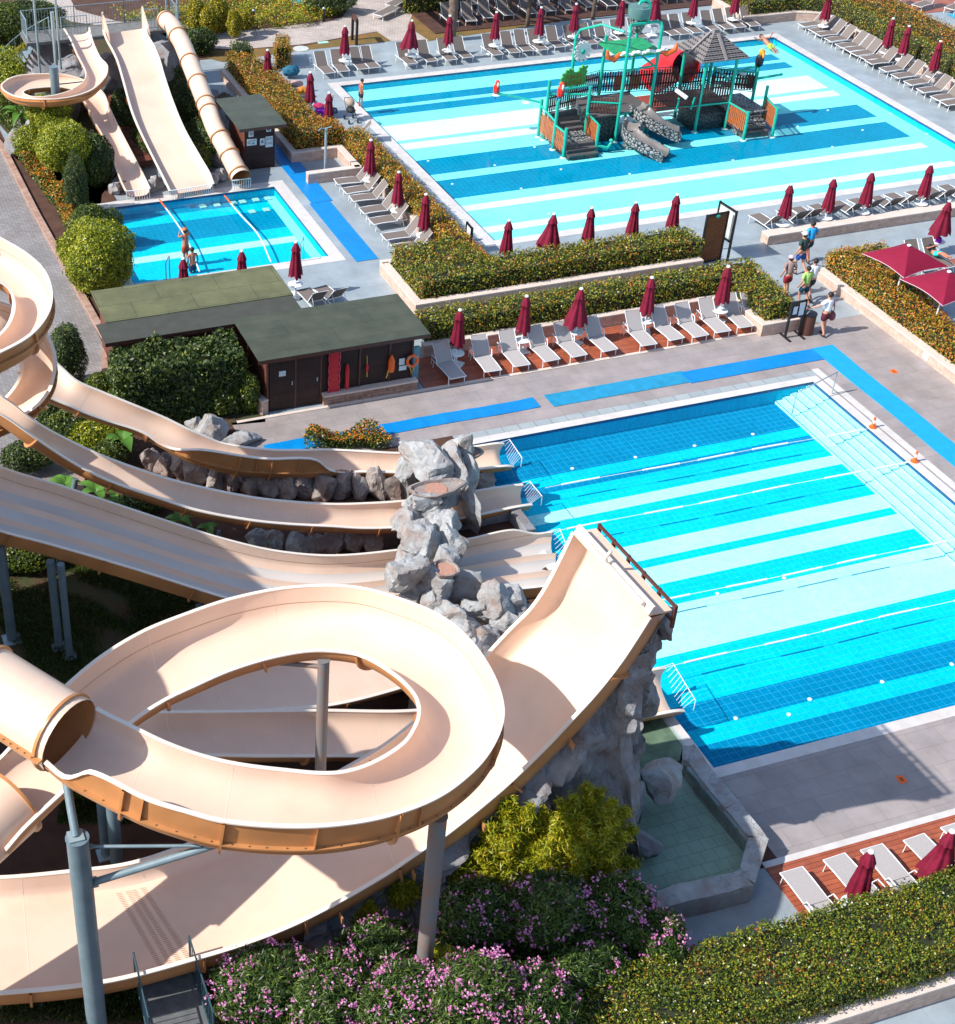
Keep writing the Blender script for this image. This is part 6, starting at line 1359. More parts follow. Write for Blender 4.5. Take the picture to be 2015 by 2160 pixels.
def person(label,loc,rz,H=1.75,shirt=None,shorts=(.02,.03,.08),skinm='skin',hair=True,cap=None,arms=None,legs=None,lean=0,pose='stand',shoes=(.02,.02,.02),sleeve=True,extra=None,hairlen=0,bikini=None):
    """local frame: the person faces +Y. arms: ((elbow),(wrist)) right then left; legs: ((knee),(ankle)) right then left"""
    s=H/1.75; t=thing('person',label,'person',loc,rz,None,world=False)
    l=lean
    pel=(0,0,.93); wa=(0,l*.25,1.08); ch=(0,l*.6,1.28); nk=(0,l*.9,1.46); 
    if legs is None: legs=(((.10,.06,.50),(.10,.0,.08)),((-.10,.0,.50),(-.10,-.05,.08)))
    if arms is None: arms=(((.25,-.02,1.16),(.27,.06,.92)),((-.25,-.02,1.16),(-.27,.08,.92)))
    V=[];E_=[]
    def add(p,par):
        V.append(p); 
        if par is not None: E_.append((par,len(V)-1))
        return len(V)-1
    p0=add((*pel,.135),None); p1=add((*wa,.125),p0); p2=add((*ch,.145),p1); p3=add((nk[0],nk[1],nk[2]-.06,.085),p2); p4=add((*nk,.058),p3)
    hd=(0,nk[1]+.03,nk[2]+.15); h1=add((hd[0],hd[1]-.0,hd[2]-.06,.075),p4); h2=add((hd[0],hd[1]-.005,hd[2]+.03,.098),h1); add((hd[0],hd[1]-.01,hd[2]+.10,.070),h2)
    for sd,(el,wr) in zip((1,-1),arms):
        sh=(sd*.185,ch[1]+l*.1,1.41); q=add((*sh,.062),p3)
        prev=q; ext=limb(sh,el,wr,.056,.042,.030)[1:]
        for e in ext: prev=add(e,prev)
        d=(Vector(wr)-Vector(el)).normalized(); up=Vector((0,1,0)) if abs(d.y)<.8 else Vector((0,0,1)); x=d.cross(up).normalized()
        pm=add((*(Vector(wr)+d*.06),.034),prev)
        for k in range(4): 
            o=x*(k-1.5)*.020; f1=add((*(Vector(wr)+d*.115+o),.010),pm); add((*(Vector(wr)+d*(.155+.012*(1-abs(k-1.5)))+o+up*.012),.008),f1)
        add((*(Vector(wr)+d*.07+x*sd*.045+up*.02),.010),pm)
    for sd,(kn,an) in zip((1,-1),legs):
        hp=(sd*.095,0,.86); q=add((*hp,.098),p0); prev=q
        for e in limb(hp,kn,an,.092,.060,.040)[1:]: prev=add(e,prev)
        ft=Vector(an)+Vector((0,.13,-.045)); add((*ft,.030),add((*(Vector(an)+Vector((0,.05,-.035))),.038),prev))
    V=[(a*s,b*s,c*s,r*s) for a,b,c,r in V]
    body=skin_obj('body',V,E_,M[skinm],t,1)
    if shirt is not None:
        V=[];E_=[]; p0=add((pel[0],pel[1],pel[2]+.03,.158),None); p1=add((*wa,.150),p0); p2=add((*ch,.168),p1); p3=add((nk[0],nk[1],nk[2]-.06,.10),p2)
        for sd,(el,wr) in zip((1,-1),arms):
            sh=Vector((sd*.185,ch[1]+l*.1,1.41)); q=add((*sh,.085),p3); e=Vector(el); 
            if sleeve: add((*(sh.lerp(e,.75)),.075),q)
        V=[(a*s,b*s,c*s,r*s) for a,b,c,r in V]; skin_obj('shirt',V,E_,pcol('cloth_%d_%d_%d'%tuple(int(c*255) for c in shirt),shirt),t,1)
    V=[];E_=[]; p0=add((*pel,.155),None); add((pel[0],pel[1],pel[2]+.06,.148),p0)
    for sd,(kn,an) in zip((1,-1),legs):
        hp=Vector((sd*.10,0,.84)); q=add((*hp,.115),p0); 
        if bikini is None: add((*(hp.lerp(Vector(kn),.72)),.105),q)
    V=[(a*s,b*s,c*s,r*s) for a,b,c,r in V]; skin_obj('shorts',V,E_,pcol('cloth_%d_%d_%d'%tuple(int(c*255) for c in shorts),shorts),t,1)
    hz=Vector(hd)*s
    if cap is not None:
        m=MB(); m.ell(hz+Vector((0,-.01,.065))*s,(.108*s,.115*s,.085*s),14,8); m.ell(hz+Vector((0,.10,.045))*s,(.07*s,.08*s,.012*s),10,5); part('cap',m,pcol('cap_%d'%int(cap[0]*99),cap),t,60)
        m=MB(); m.ell(hz+Vector((0,-.035,.0))*s,(.100*s,.095*s,.09*s),14,8); part('hair',m,M['hair'],t,60)
    elif hair:
        m=MB(); m.ell(hz+Vector((0,-.028,.045))*s,(.106*s,.108*s,.10*s),14,10)
        if hairlen: m.ell(hz+Vector((0,-.07,-.12))*s,(.085*s,.05*s,.16*s),12,8)
        part('hair',m,M['hair'],t,60)
    f=MB()
    for sd in (-1,1): f.ell(hz+Vector((sd*.034,.088,.015))*s,(.012*s,.008*s,.008*s),8,5)
    part('eyes',f,M['ink'],t,60); f=MB(); f.ell(hz+Vector((0,.10,-.012))*s,(.012*s,.018*s,.02*s),8,6); part('nose',f,M[skinm],t,60)
    f=MB(); f.ell(hz+Vector((0,.088,-.048))*s,(.024*s,.008*s,.006*s),8,5); part('mouth',f,pcol('lips',(.40,.12,.10)),t,60)
    for sd in (-1,1): f=MB(); f.ell(hz+Vector((sd*.098,-.005,.0))*s,(.014*s,.025*s,.035*s),8,6); part('ear',f,M[skinm],t,60)
    if shoes is not None and pose!='bare':
        for sd,(kn,an) in zip((1,-1),legs):
            m=MB(); c_=Vector(an)+Vector((0,.06,-.045)); m.ell(c_*s,(.05*s,.14*s,.042*s),12,8); part('shoe',m,pcol('shoe_%d'%int(shoes[0]*99),shoes),t,60)
    return t
walk=(((.10,.16,.50),(.10,-.02,.10)),((-.10,-.02,.50),(-.10,-.28,.16)))
walk2=(((.10,-.04,.50),(.10,-.30,.16)),((-.10,.15,.50),(-.10,.02,.10)))
b=P(1733,706,0)
t=person('man in white t-shirt and dark red shorts reaching out to the litter bin',(b.x,b.y,0),.25,1.78,(.78,.80,.82),(.10,.005,.02),'skin',arms=(((.27,-.03,1.18),(.30,.10,.98)),((-.36,.12,1.24),(-.52,.34,1.10))),legs=(((.10,.05,.50),(.10,.0,.08)),((-.10,.0,.50),(-.14,-.20,.14))))
m=MB(); m.ell((.33,-.02,.72),(.10,.16,.20),12,8); m.tube([(.12,-.12,1.5),(.26,-.1,1.1),(.33,-.05,.88)],.018,6); m.tube([(.12,.10,1.48),(.26,.10,1.1),(.33,.02,.88)],.018,6)
bag=m.xf(Matrix.Translation((b.x,b.y,0))@Matrix.Rotation(.25,4,'Z')); single('shoulder_bag',bag,mat('bag_pattern',(.04,.02,.03),.8,.5,18,col2=(.45,.12,.12)),'small dark patterned bag hanging at the hip of the man by the bin','bag',smooth=60)
m=MB(); m.bar((b.x-.60,b.y+.22,1.0),(b.x-.68,b.y+.30,.75),.10,.02); single('paper_napkin',m,M['white_plastic'],'white paper held over the litter bin by the man in white','paper')
for px,h,lab,sh,so,sk_,lg,rz,cap,ln in [((1704,634),1.78,'man in white t-shirt and black shorts walking beside the lime shirt',(.75,.80,.84),(.008,.012,.02),'skin',walk,.15,None,.03),((1690,645),1.68,'person in a lime green t-shirt and dark teal shorts walking on the walkway',(.35,.62,.16),(.008,.05,.09),'skin',walk2,.1,None,.03),
   ((1655,625),1.70,'stooping person with grey-brown shirt, red shorts and a pale cap on the walkway',(.26,.19,.18),(.25,.01,.02),'skin',walk,-.2,(.62,.45,.55),.12),((1683,578),1.82,'big man in dark green t-shirt, blue shorts and a white cap',(.018,.05,.045),(.01,.07,.30),'skin',walk2,.2,(.75,.70,.70),.05),((1700,552),1.76,'man in bright blue t-shirt leading the group on the walkway',(.01,.33,.72),(.02,.03,.05),'skin_tan',walk,.0,None,.05)]:
    p=P(px[0],px[1],0); person(lab,(p.x,p.y,0),rz,h,sh,so,sk_,legs=lg,lean=ln,cap=cap,arms=(((.27,.02,1.18),(.25,.22,1.05)),((-.27,-.06,1.18),(-.28,.05,.95))))
m=MB(); p=P(1683,640,0)
# boy by the pool, sunbather, man in the water, others
p=P(760,226,0); person('thin tanned boy in dark swim shorts standing on the edge of the children\'s pool',(p.x,p.y,.012),-1.5,1.42,None,(.015,.02,.05),'skin_tan',pose='bare',lean=.06)
p=P(393,560,-.42); person('bather in an orange hat standing in the slide pool near the rope end',(p.x,p.y,-.42),.4,1.66,None,(.35,.05,.02),'skin_tan',cap=(.50,.16,.05),pose='bare',arms=(((.28,.1,1.38),(.14,.2,1.52)),((-.28,.1,1.38),(-.14,.2,1.52))))
p=P(407,575,-.42); person('short bather seen from behind with bare shoulders in the slide pool',(p.x,p.y,-.9),.2,1.6,None,(.02,.03,.1),'skin_tan',pose='bare')
# man lounging in the far corner of the pool: body nearly flat at the surface
def lying(label,loc,rx,rz,shirt,shorts,skinm,H=1.75,legs=None,arms=None,cap=None,hairlen=0,bare=True):
    t=person(label,loc,rz,H,shirt,shorts,skinm,pose='bare' if bare else 'x',legs=legs,arms=arms,cap=cap,hairlen=hairlen); t.rotation_euler=(rx,0,rz); return t
p=P(1605,74,0); lying('tanned man in yellow-green shorts floating on his back in the far pool corner',(51.6,68.85,-.45),R_(66),PI+.25,None,(.55,.62,.05),'skin_tan',legs=(((.10,.02,.50),(.12,0,.08)),((-.10,.02,.50),(-.12,0,.08))),arms=(((.42,.02,1.38),(.62,.1,1.5)),((-.42,.02,1.38),(-.62,.1,1.5))))
# reading woman on the lounger
lp=(44.5,46.4); lying('woman in black top and turquoise trousers lying on a lounger at the right edge',(42.95,43.95,.30),R_(76),PI+.05,(.01,.012,.015),(.02,.60,.55),'skin_tan',1.62,legs=(((.09,.28,.56),(.10,.36,.16)),((-.09,.24,.56),(-.08,.34,.16))),arms=(((.24,.10,1.18),(.05,.22,1.12)),((-.24,.10,1.18),(-.05,.22,1.12))),hairlen=1)
for px,lab,sh,so,h in (((1808,22),'person in dark blue clothes walking behind the far right hedge',(.02,.05,.12),(.01,.02,.05),1.75),((1818,28),'person in pale clothes walking behind the far right hedge',(.60,.55,.62),(.3,.3,.4),1.6),((1848,40),'person in a blue and red top with a white hat behind the far right hedge',(.10,.10,.45),(.05,.05,.3),1.6)):
    p=P(px[0],px[1],0); person(lab,(p.x,p.y,0),2.6,h,sh,so,'skin',legs=walk,cap=(.7,.7,.72) if h==1.6 else None)
# ---------------------------------------------------------------- beach clutter at the pool corner
def blob(label,cat,name,c,r,m,seed=1):
    rng=np.random.default_rng(seed); v,f=ico(3); o=v*np.array(r); o+=v*(rng.normal(0,1,(len(v),1))*.10*min(r)); o[:,2]=np.maximum(o[:,2],-r[2]*.6); mb=MB(); mb.add(o+np.array(c),f); return single(name,mb,m,label,cat,smooth=50)
for px,r,col_,lab,nm,cat in [((655,222),(.38,.3,.22),(.02,.28,.42),'blue and cyan beach bag with toys beside the orange hedge','beach_bag','bag'),((672,228),(.35,.28,.2),(.45,.02,.10),'red and pink heap of towels on a lounger','towel_heap','towels'),((676,240),(.3,.3,.25),(.28,.01,.42),'purple towel hanging over a lounger by the umbrella','towel','towel'),((614,152),(.45,.3,.3),(.01,.12,.20),'dark teal towel draped over a lounger at the hedge end','towel','towel'),((625,178),(.35,.3,.18),(.45,.30,.28),'pink-beige towel heap beside the orange hedge','towel','towel'),((637,193),(.3,.25,.2),(.60,.22,.02),'orange and turquoise beach toy bag','beach_bag','bag'),((706,236),(.15,.15,.18),(.03,.06,.14),'navy bag between the umbrella and the pushchair','bag','bag'),((1987,500),(.12,.12,.16),(.25,.01,.42),'purple bag on the small table beside the reading woman','bag','bag')]:
    p=P(px[0],px[1],.3 if px[0]<1900 else .6); blob(lab,cat,nm,(p.x,p.y,.35) if px[0]<1900 else (43.62,45.5,.62),r,pcol('towel_%d'%px[0],col_),px[0])
p=P(740,255,0); t=thing('pushchair','folded beige and black pushchair beside the children\'s pool','pushchair',(p.x,p.y,0))
m=MB()
for dx in (-.2,.2): m.tube([(p.x+dx,p.y-.35,.12),(p.x+dx,p.y+.1,.5),(p.x+dx,p.y+.45,1.0)],.016,6); m.tube([(p.x+dx,p.y+.3,.12),(p.x+dx,p.y-.1,.55)],.016,6)
m.tube([(p.x-.2,p.y+.45,1.0),(p.x+.2,p.y+.45,1.0)],.016,6); part('frame',m,M['brass'],t,60)
m=MB(); m.ell((p.x,p.y+.05,.55),(.2,.3,.16),12,8); part('seat',m,pcol('black_cloth',(.015,.015,.018)),t,50); m=MB(); m.ell((p.x,p.y+.15,.86),(.22,.26,.2),12,8); part('hood',m,pcol('beige_cloth',(.36,.28,.21)),t,50)
for dx in (-.22,.22):
    for dy in (-.35,.3): m=MB(); m.tube([(p.x+dx-.02,p.y+dy,.1),(p.x+dx+.02,p.y+dy,.1)],.1,14); part('wheel',m,M['brass'],t,50)
# ---------------------------------------------------------------- water playground
pg=thing('water_playground','turquoise water playground with towers, fences, slides and a stepped pyramid roof','playground',(39,60.5,-.35))
TE=M['teal_steel']
def tub(name,pts,r,m=TE,n=10,closed=False): mb=MB(); mb.tube(pts,r,n,closed=closed); return part(name,mb,m,pg,55)
FZ=-.35
posts={'A':(33.87,62.3,1.5),'B':(33.85,60.7,2.0),'C':(33.87,59.67,1.1),'C2':(33.95,61.9,2.55),'D':(35.62,59.8,1.0),'E':(35.8,61.3,2.3),'F':(37.1,60.65,4.9),'G':(35.9,63.4,4.0),'F2':(38.9,60.9,4.9),'G2':(37.4,63.2,3.9),'G3':(39.1,63.3,3.9),'R1':(41.4,60.6,3.2),'R2':(43.0,60.5,3.2),'R1b':(41.4,62.5,3.2),'R2b':(43.0,62.5,3.2),'R3':(43.1,59.0,1.1),'R4':(44.65,58.94,1.15),'RS':(45.0,61.5,2.2),'RT':(43.3,62.6,2.0),'RU':(45.0,59.0+1.5,1.6)}
for k,(x,y,h) in posts.items():
    tub('post',[(x,y,FZ),(x,y,h)],.078); mb=MB(); mb.lathe([(.16,0),(.16,.03),(.08,.06)],14,(x,y,FZ)); part('post_foot',mb,M['white_plastic'],pg,50)
pk=mat('playground_brown',(.10,.035,.028),.6,.15,6); po=mat('playground_orange',(.46,.13,.04),.5,.1,6)
def fence_(a,b,z0,z1,m,fm=None):
    a=Vector(a);b=Vector(b); L=(b-a).length; d=(b-a).normalized()
    fr_=MB(); q=[a+d*.08+Vector((0,0,z0)),b-d*.08+Vector((0,0,z0)),b-d*.08+Vector((0,0,z1)),a+d*.08+Vector((0,0,z1))]; fr_.tube(q,.018,6,closed=True); pn=part('fence_panel',fr_,fm or M['brass'],pg,60)
    s=MB(); n=max(3,int(L/.13))
    for k in range(n):
        u=(k+.5)/n; p_=a.lerp(b,u); s.bar(p_+Vector((0,0,z0+.06+.02*(k%2))),p_+Vector((0,0,z1-.06-.03*((k*7)%3)/2)),.02,.085,d)
    for z in (z0+(z1-z0)*.3,z0+(z1-z0)*.72): s.bar(a+d*.1+Vector((0,0,z)),b-d*.1+Vector((0,0,z)),.02,.07)
    sub('pickets',s,m,pn,pg)
def pp(k,z=0): return (posts[k][0],posts[k][1],0)
fence_(pp('A'),pp('B'),-.12,.98,po,pk); fence_(pp('B'),pp('C'),-.2,.85,po,pk); fence_(pp('D'),pp('E'),.05,1.0,po,pk)
fence_(pp('C2'),(35.75,62.4,0),.95,1.95,pk); fence_((35.95,62.9,0),(37.4,63.3,0),1.05,2.2,pk); fence_(pp('E'),pp('F'),.98,1.85,pk)
fence_((37.4,63.2,0),(41.3,62.6,0),1.1,2.2,pk); fence_((38.9,60.85,0),(41.35,60.55,0),1.05,2.1,pk); fence_(pp('R1'),pp('R2'),1.05,2.1,pk); fence_(pp('R1b'),pp('R2b'),1.1,2.1,pk)
fence_(pp('RT'),pp('RS'),.95,2.0,pk); fence_(pp('R2'),pp('R3'),.0,1.05,po,pk); fence_(pp('RU'),pp('R4'),.0,1.1,po,pk); fence_((43.1,62.5,0),(45,61.6,0),1.0,1.75,pk)
for a,b,z in (('A','B',1.0),('B','C',.85),('C2','E',1.9),('E','F',1.55),('D','E',1.0),('R2','R3',1.0),('RU','R4',1.05),('RT','RS',1.9),('F','F2',1.0),('F2','R1',1.0),('R1','R2',1.0),('R2','RT',1.95)):
    p_=posts[a];q_=posts[b]; tub('cross_tube',[(p_[0],p_[1],z if a not in('A',) else 1.2),(q_[0],q_[1],z)],.05)
def pebble(name,dark,light,s):
    m,n,b,o=newmat(name); tc=N(n,'ShaderNodeTexCoord'); vo=N(n,'ShaderNodeTexVoronoi'); vo.feature='DISTANCE_TO_EDGE'; vo.inputs['Scale'].default_value=s; n.links.new(tc.outputs['Object'],vo.inputs['Vector'])
    cr=N(n,'ShaderNodeValToRGB'); cr.color_ramp.elements[0].position=.06; cr.color_ramp.elements[1].position=.16; cr.color_ramp.elements[0].color=rgba(dark); cr.color_ramp.elements[1].color=rgba(light); n.links.new(vo.outputs['Distance'],cr.inputs[0]); n.links.new(cr.outputs[0],b.inputs['Base Color']); b.inputs['Roughness'].default_value=.5
    bp=N(n,'ShaderNodeBump'); bp.inputs['Distance'].default_value=.05; n.links.new(vo.outputs['Distance'],bp.inputs['Height']); n.links.new(bp.outputs[0],b.inputs['Normal']); return m
PB=pebble('pebble_black',(.012,.012,.014),(.30,.31,.31),6.5); PBd=pebble('pebble_dark',(.008,.010,.012),(.075,.085,.09),6)
gy=mat('deck_grey',(.10,.09,.09),.6,.2,8)
def bx(name,x0,x1,y0,y1,z0,z1,m): mb=MB(); mb.box(x0,x1,y0,y1,z0,z1); return part(name,mb,m,pg)
for k in range(3): bx('step',33.95,35.5,59.25+.28*k,59.52+.28*k,-.2+.0,-.12+.16*k,gy)
bx('stair_base',33.95,35.5,59.3,60.6,FZ,-.21,PBd)
bx('landing',33.95,35.6,60.1,61.3,FZ,.18,PB)
for k in range(4): bx('step',34.3+.0,35.7,61.31+.25*k,61.55+.25*k,FZ,.32+.18*k,gy)
bx('platform',35.85,39.0,60.75,63.2,.92,1.0,gy); bx('tower_base',35.9,37.2,60.9,63.1,FZ,.90,PBd); bx('bridge_deck',39.01,41.4,60.65,62.5,.92,1.0,mat('red_deck',(.30,.06,.04),.6))
bx('platform',41.41,43.0,60.6,62.5,.92,1.0,gy)
mb=MB(); X0,X1,Y0,Y1=41.35,43.15,60.75,62.2
mb.add([(X0,Y0,FZ),(X1,Y0,FZ),(X1,Y1,FZ),(X0,Y1,FZ),(X0,Y0,.45),(X1,Y0,.45),(X1,Y1,.45),(X0,Y1,.45)],[(0,1,5,4),(1,2,6,5),(2,3,7,6),(3,0,4,7),(4,5,6,7)]); part('pebble_base',mb,PBd,pg)
bx('landing',43.05,44.9,60.0,62.4,.5,.58,PB); 
for k in range(4): bx('step',43.2,44.6,59.2+.26*k,59.45+.26*k,FZ,-.10+.17*k,gy if k<2 else PB)
bx('landing',43.15,44.65,59.15+.4,60.0,FZ,.12,PB)
# pyramid roof
pr=mat('pyramid_grey',(.22,.20,.20),.7,.15,6); cx,cy=42.2,61.5
top=MB()
for k in range(7):
    w=1.28-.165*k; z=3.2+.135*k; top.box(cx-w,cx+w,cy-w,cy+w,z,z+.06); top.box(cx-w+.09,cx+w-.09,cy-w+.09,cy+w-.09,z+.06,z+.135)
rf=part('pyramid_roof',top,pr,pg); dk_=MB()
for k in range(6):
    w=1.28-.165*k-.085; z=3.2+.135*k+.065; n=int(w*2/.16)
    for i in range(n):
        u=-w+ (i+.5)*2*w/n; dk_.box(cx+u-.045,cx+u+.045,cy-w-.012,cy-w+.01,z,z+.06); dk_.box(cx-w-.012,cx-w+.01,cy+u-.045,cy+u+.045,z,z+.06)
attach(rf,dk_,M['brass'],pg)
for (dx,dy) in ((0,-1),(-1,0)):
    s=MB(); s.bar((cx+dx*1.32,cy+dy*1.32,3.24),(cx+dx*.25,cy+dy*.25,4.17),.13,.08); sub('ramp',s,pr,rf,pg)
bx('roof_top_block',cx-.13,cx+.13,cy-.13,cy+.13,4.146,4.3,pr)
# red tube entrance
mb=MB(); cc=[Vector((42.0,63.1,1.95)),Vector((42.0,63.9,1.8)),Vector((41.9,64.8,1.2)),Vector((41.6,65.4,.6))]
mb.tube(cc,.80,24,cap=False); q=MB(); q.tube([cc[0]]+cc[1:],.77,24,cap=False); q.f=[f[::-1] for f in q.f]; mb.add(q.v,q.f); part('red_tube_slide',mb,M['red_plastic'],pg,50)
mb=MB(); mb.ell((42.0,64.1,1.65),(.45,.05,.6),16,8); part('tube_shadow_oval',mb,mat('navy_shadow',(.01,.015,.06),.6),pg,50)  # navy oval standing in for the shadow inside the red tube
for x,c_ in ((38.3,(.7,.2,.02)),(39.1,(.75,.45,.15)),(40.3,(.02,.35,.6))): mb=MB(); mb.box(x,x+.55,63.35,63.4,1.05,1.75); part('play_panel',mb,pcol('panel_%d'%int(x*10),c_,.4),pg)
# frame with tipping bucket
tub('bucket_frame',[(37.1,60.65,4.85),(37.12,60.75,5.05),(37.3,61.0,5.1),(38.7,61.1,5.1),(38.88,61.0,5.05),(38.9,60.9,4.85)],.075)
tub('bucket_frame',[(35.9,63.4,3.9),(35.95,63.2,4.3),(36.6,62.4,4.75),(37.2,61.3,4.7)],.06); tub('bucket_frame',[(38.2,61.1,5.1),(38.25,61.15,5.95),(38.05,61.2,6.1),(37.75,61.2,6.05),(37.7,61.2,5.95)],.075)
tub('bucket_frame',[(37.1,60.65,3.1),(38.9,60.9,3.1)],.05); tub('bucket_frame',[(37.4,63.2,3.3),(39.1,63.3,3.3)],.05); tub('bucket_frame',[(38.9,60.9,3.0),(39.1,63.3,3.0)],.05)
mb=MB(); mb.lathe([(.20,0),(.34,.3),(.42,.6),(.46,.85),(.42,.85),(.3,.3)],18,(37.95,61.5,4.55)); part('tipping_bucket',mb,PB,pg,50); mb=MB(); mb.lathe([(.47,0),(.52,.15),(.54,.5),(.50,.5)],18,(37.95,61.5,5.25)); part('bucket_rim',mb,mat('bucket_green',(.10,.20,.19),.5),pg,50)
mb=MB(); mb.box(36.9,39.2,60.9,63.0,3.62,3.70); part('green_canopy',mb,mat('canopy_green',(.01,.28,.10),.5,.3,6),pg)
mb=MB()
for k in range(14): mb.ell((36.9+k*.18,60.85+.03*math.sin(k*2),3.82+.05*math.sin(k*1.7)),(.13,.12,.07),8,6)
part('foam_trim',mb,M['white_plastic'],pg,60)
for (x0,x1) in ((36.2,36.9),(38.9,39.7)):
    mb=MB(); s=1 if x0<37 else -1; xa,xb=(x1,x0) if s==1 else (x0,x1); mb.tube([(xa,60.9,3.85),(xa+(xb-xa)*.5,60.8,3.62),(xb,60.8,3.78),(xb+(xb-xa)*.1,60.8,4.1)],[.10,.13,.12,.06],10); part('orange_tentacle',mb,M['orange_plastic'],pg,55)
mb=MB()
for k in range(12):
    a=k*PI/6; mb.bar((36.1,63.0,3.35),(36.1+.45*math.cos(a),62.95,3.35+.5*math.sin(a)),.13,.03,(0,1,0))
part('flower_wheel',mb,M['white_plastic'],pg); mb=MB(); mb.ell((36.1,62.92,3.35),(.12,.05,.12),10,6); part('flower_hub',mb,M['bright_teal'],pg,60)
# small pebble slides
def mslide(pts,w,depth):
    S=spline([list(p) for p in pts],40); mb=MB(); sd=MB(); n=len(S)
    for i in range(n):
        c=Vector(S[i]); t_=(Vector(S[min(i+1,n-1)])-Vector(S[max(i-1,0)])).normalized(); o=Vector((t_.y,-t_.x,0)).normalized()
        for a,z in ((-1,.18),(-.8,.02),(0,-.06),(.8,.02),(1,.18)): mb.v.append(tuple(c+o*a*w+Vector((0,0,z))))
        for a,z in ((-1.22,-.12-depth),(-1.22,.18),(-1,.18)): sd.v.append(tuple(c+o*a*w+Vector((0,0,z))))
        for a,z in ((1,.18),(1.22,.18),(1.22,-.12-depth)): sd.v.append(tuple(c+o*a*w+Vector((0,0,z))))
    for i in range(n-1):
        for k in range(4): mb.f.append((i*5+k,i*5+k+1,(i+1)*5+k+1,(i+1)*5+k))
        for k in (0,1,3,4): sd.f.append((i*6+k,i*6+k+1,(i+1)*6+k+1,(i+1)*6+k))
        sd.f.append((i*6+5,i*6,(i+1)*6,(i+1)*6+5))
    sl_=part('small_slide',mb,mat('slide_taupe',(.20,.18,.17),.4),pg,50); sub('pebble_side',sd,PB,sl_,pg,40)
mslide([(38.2,61.0,1.15),(38.35,60.3,1.05),(38.8,59.8,.72),(39.4,59.5,.42),(39.75,59.35,.3)],.34,.22)
mslide([(37.7,60.2,.75),(37.3,59.7,.55),(37.5,59.1,.3),(38.0,58.5,.05),(38.35,58.05,-.12)],.34,.16)
mb=MB(); mb.lathe([(.35,0),(.28,.4),(.25,.9)],14,(37.45,59.9,FZ)); part('pebble_column',mb,PB,pg,50)
# spray pipes, birds
tub('spray_arm',[(33.87,62.3,1.35),(32.9,62.9,1.5),(32.0,63.4,1.62)],.05); tub('spray_arm',[(33.85,60.7,1.9),(34.6,61.6,2.15),(35.8,61.6,2.2)],.05); tub('spray_arm',[(43.1,61.2,1.9),(44.4,61.6,2.15),(45.0,61.55,2.2)],.05); tub('spray_arm',[(45.0,61.5,1.6),(46.3,61.3,1.75)],.06); tub('spray_arm',[(35.62,59.8,.0),(36.1,59.6,-.1),(36.3,59.6,.15),(36.2,59.55,.3)],.08)
tub('spray_arm',[(40.1,60.5,.9),(40.1,60.4,1.4),(40.0,60.3,1.6)],.045); tub('spray_arm',[(40.9,60.5,.9),(40.95,60.4,1.5)],.045)
mb=MB(); mb.tube([(39.9,60.5,1.95),(40.25,60.0,1.7)],.10,10); part('water_cannon',mb,M['white_plastic'],pg,50)
for q in ((32.0,63.4,1.5),(33.2,62.6,1.3),(44.2,61.5,1.9)): mb=MB(); mb.lathe([(.16,0),(.18,.03),(.05,.07)],12,q); part('spray_dish',mb,M['white_plastic'],pg,50)
def bird(c,cb,ct,cbk,sc=1,beak=None,name='parrot_figure'):
    mb=MB(); mb.ell((c[0],c[1],c[2]+.18*sc),(.11*sc,.13*sc,.24*sc),12,9); b_=part(name,mb,cb,pg,60)
    mb=MB(); mb.ell((c[0],c[1]-.04*sc,c[2]+.44*sc),(.10*sc,.11*sc,.12*sc),12,8); sub('head',mb,cb if beak is None else beak[1],b_,pg,60)
    mb=MB(); mb.tube([(c[0],c[1]-.12*sc,c[2]+.45*sc),(c[0]-.06*sc,c[1]-.22*sc,c[2]+.40*sc),(c[0]-.07*sc,c[1]-.24*sc,c[2]+.32*sc)],[.05*sc,.045*sc,.01*sc],8); sub('beak',mb,cbk,b_,pg,60)
    mb=MB(); mb.tube([(c[0],c[1]+.05*sc,c[2]+.1*sc),(c[0]+.03*sc,c[1]+.10*sc,c[2]-.35*sc)],[.09*sc,.03*sc],8); sub('tail',mb,ct,b_,pg,60)
    for s in (-1,1): mb=MB(); mb.ell((c[0]+s*.10*sc,c[1]+.02,c[2]+.16*sc),(.03*sc,.09*sc,.2*sc),8,6); sub('wing',mb,ct if s==1 else cb,b_,pg,60)
rb=pcol('parrot_red',(.75,.02,.015),.4); bb=pcol('parrot_blue',(.01,.10,.50),.4); yb=pcol('beak_white',(.6,.5,.4),.4)
bird((32.0,63.4,1.65),rb,bb,yb,1.1); bird((34.1,61.0,2.1),rb,bb,yb,1.25)
bird((45.0,61.5,2.25),pcol('toucan_black',(.008,.008,.02),.4),pcol('toucan_black',(.008,.008,.02),.4),pcol('toucan_beak',(.75,.28,.02),.4),1.5,beak=(0,pcol('toucan_beak',(.75,.28,.02),.4)),name='toucan_figure')
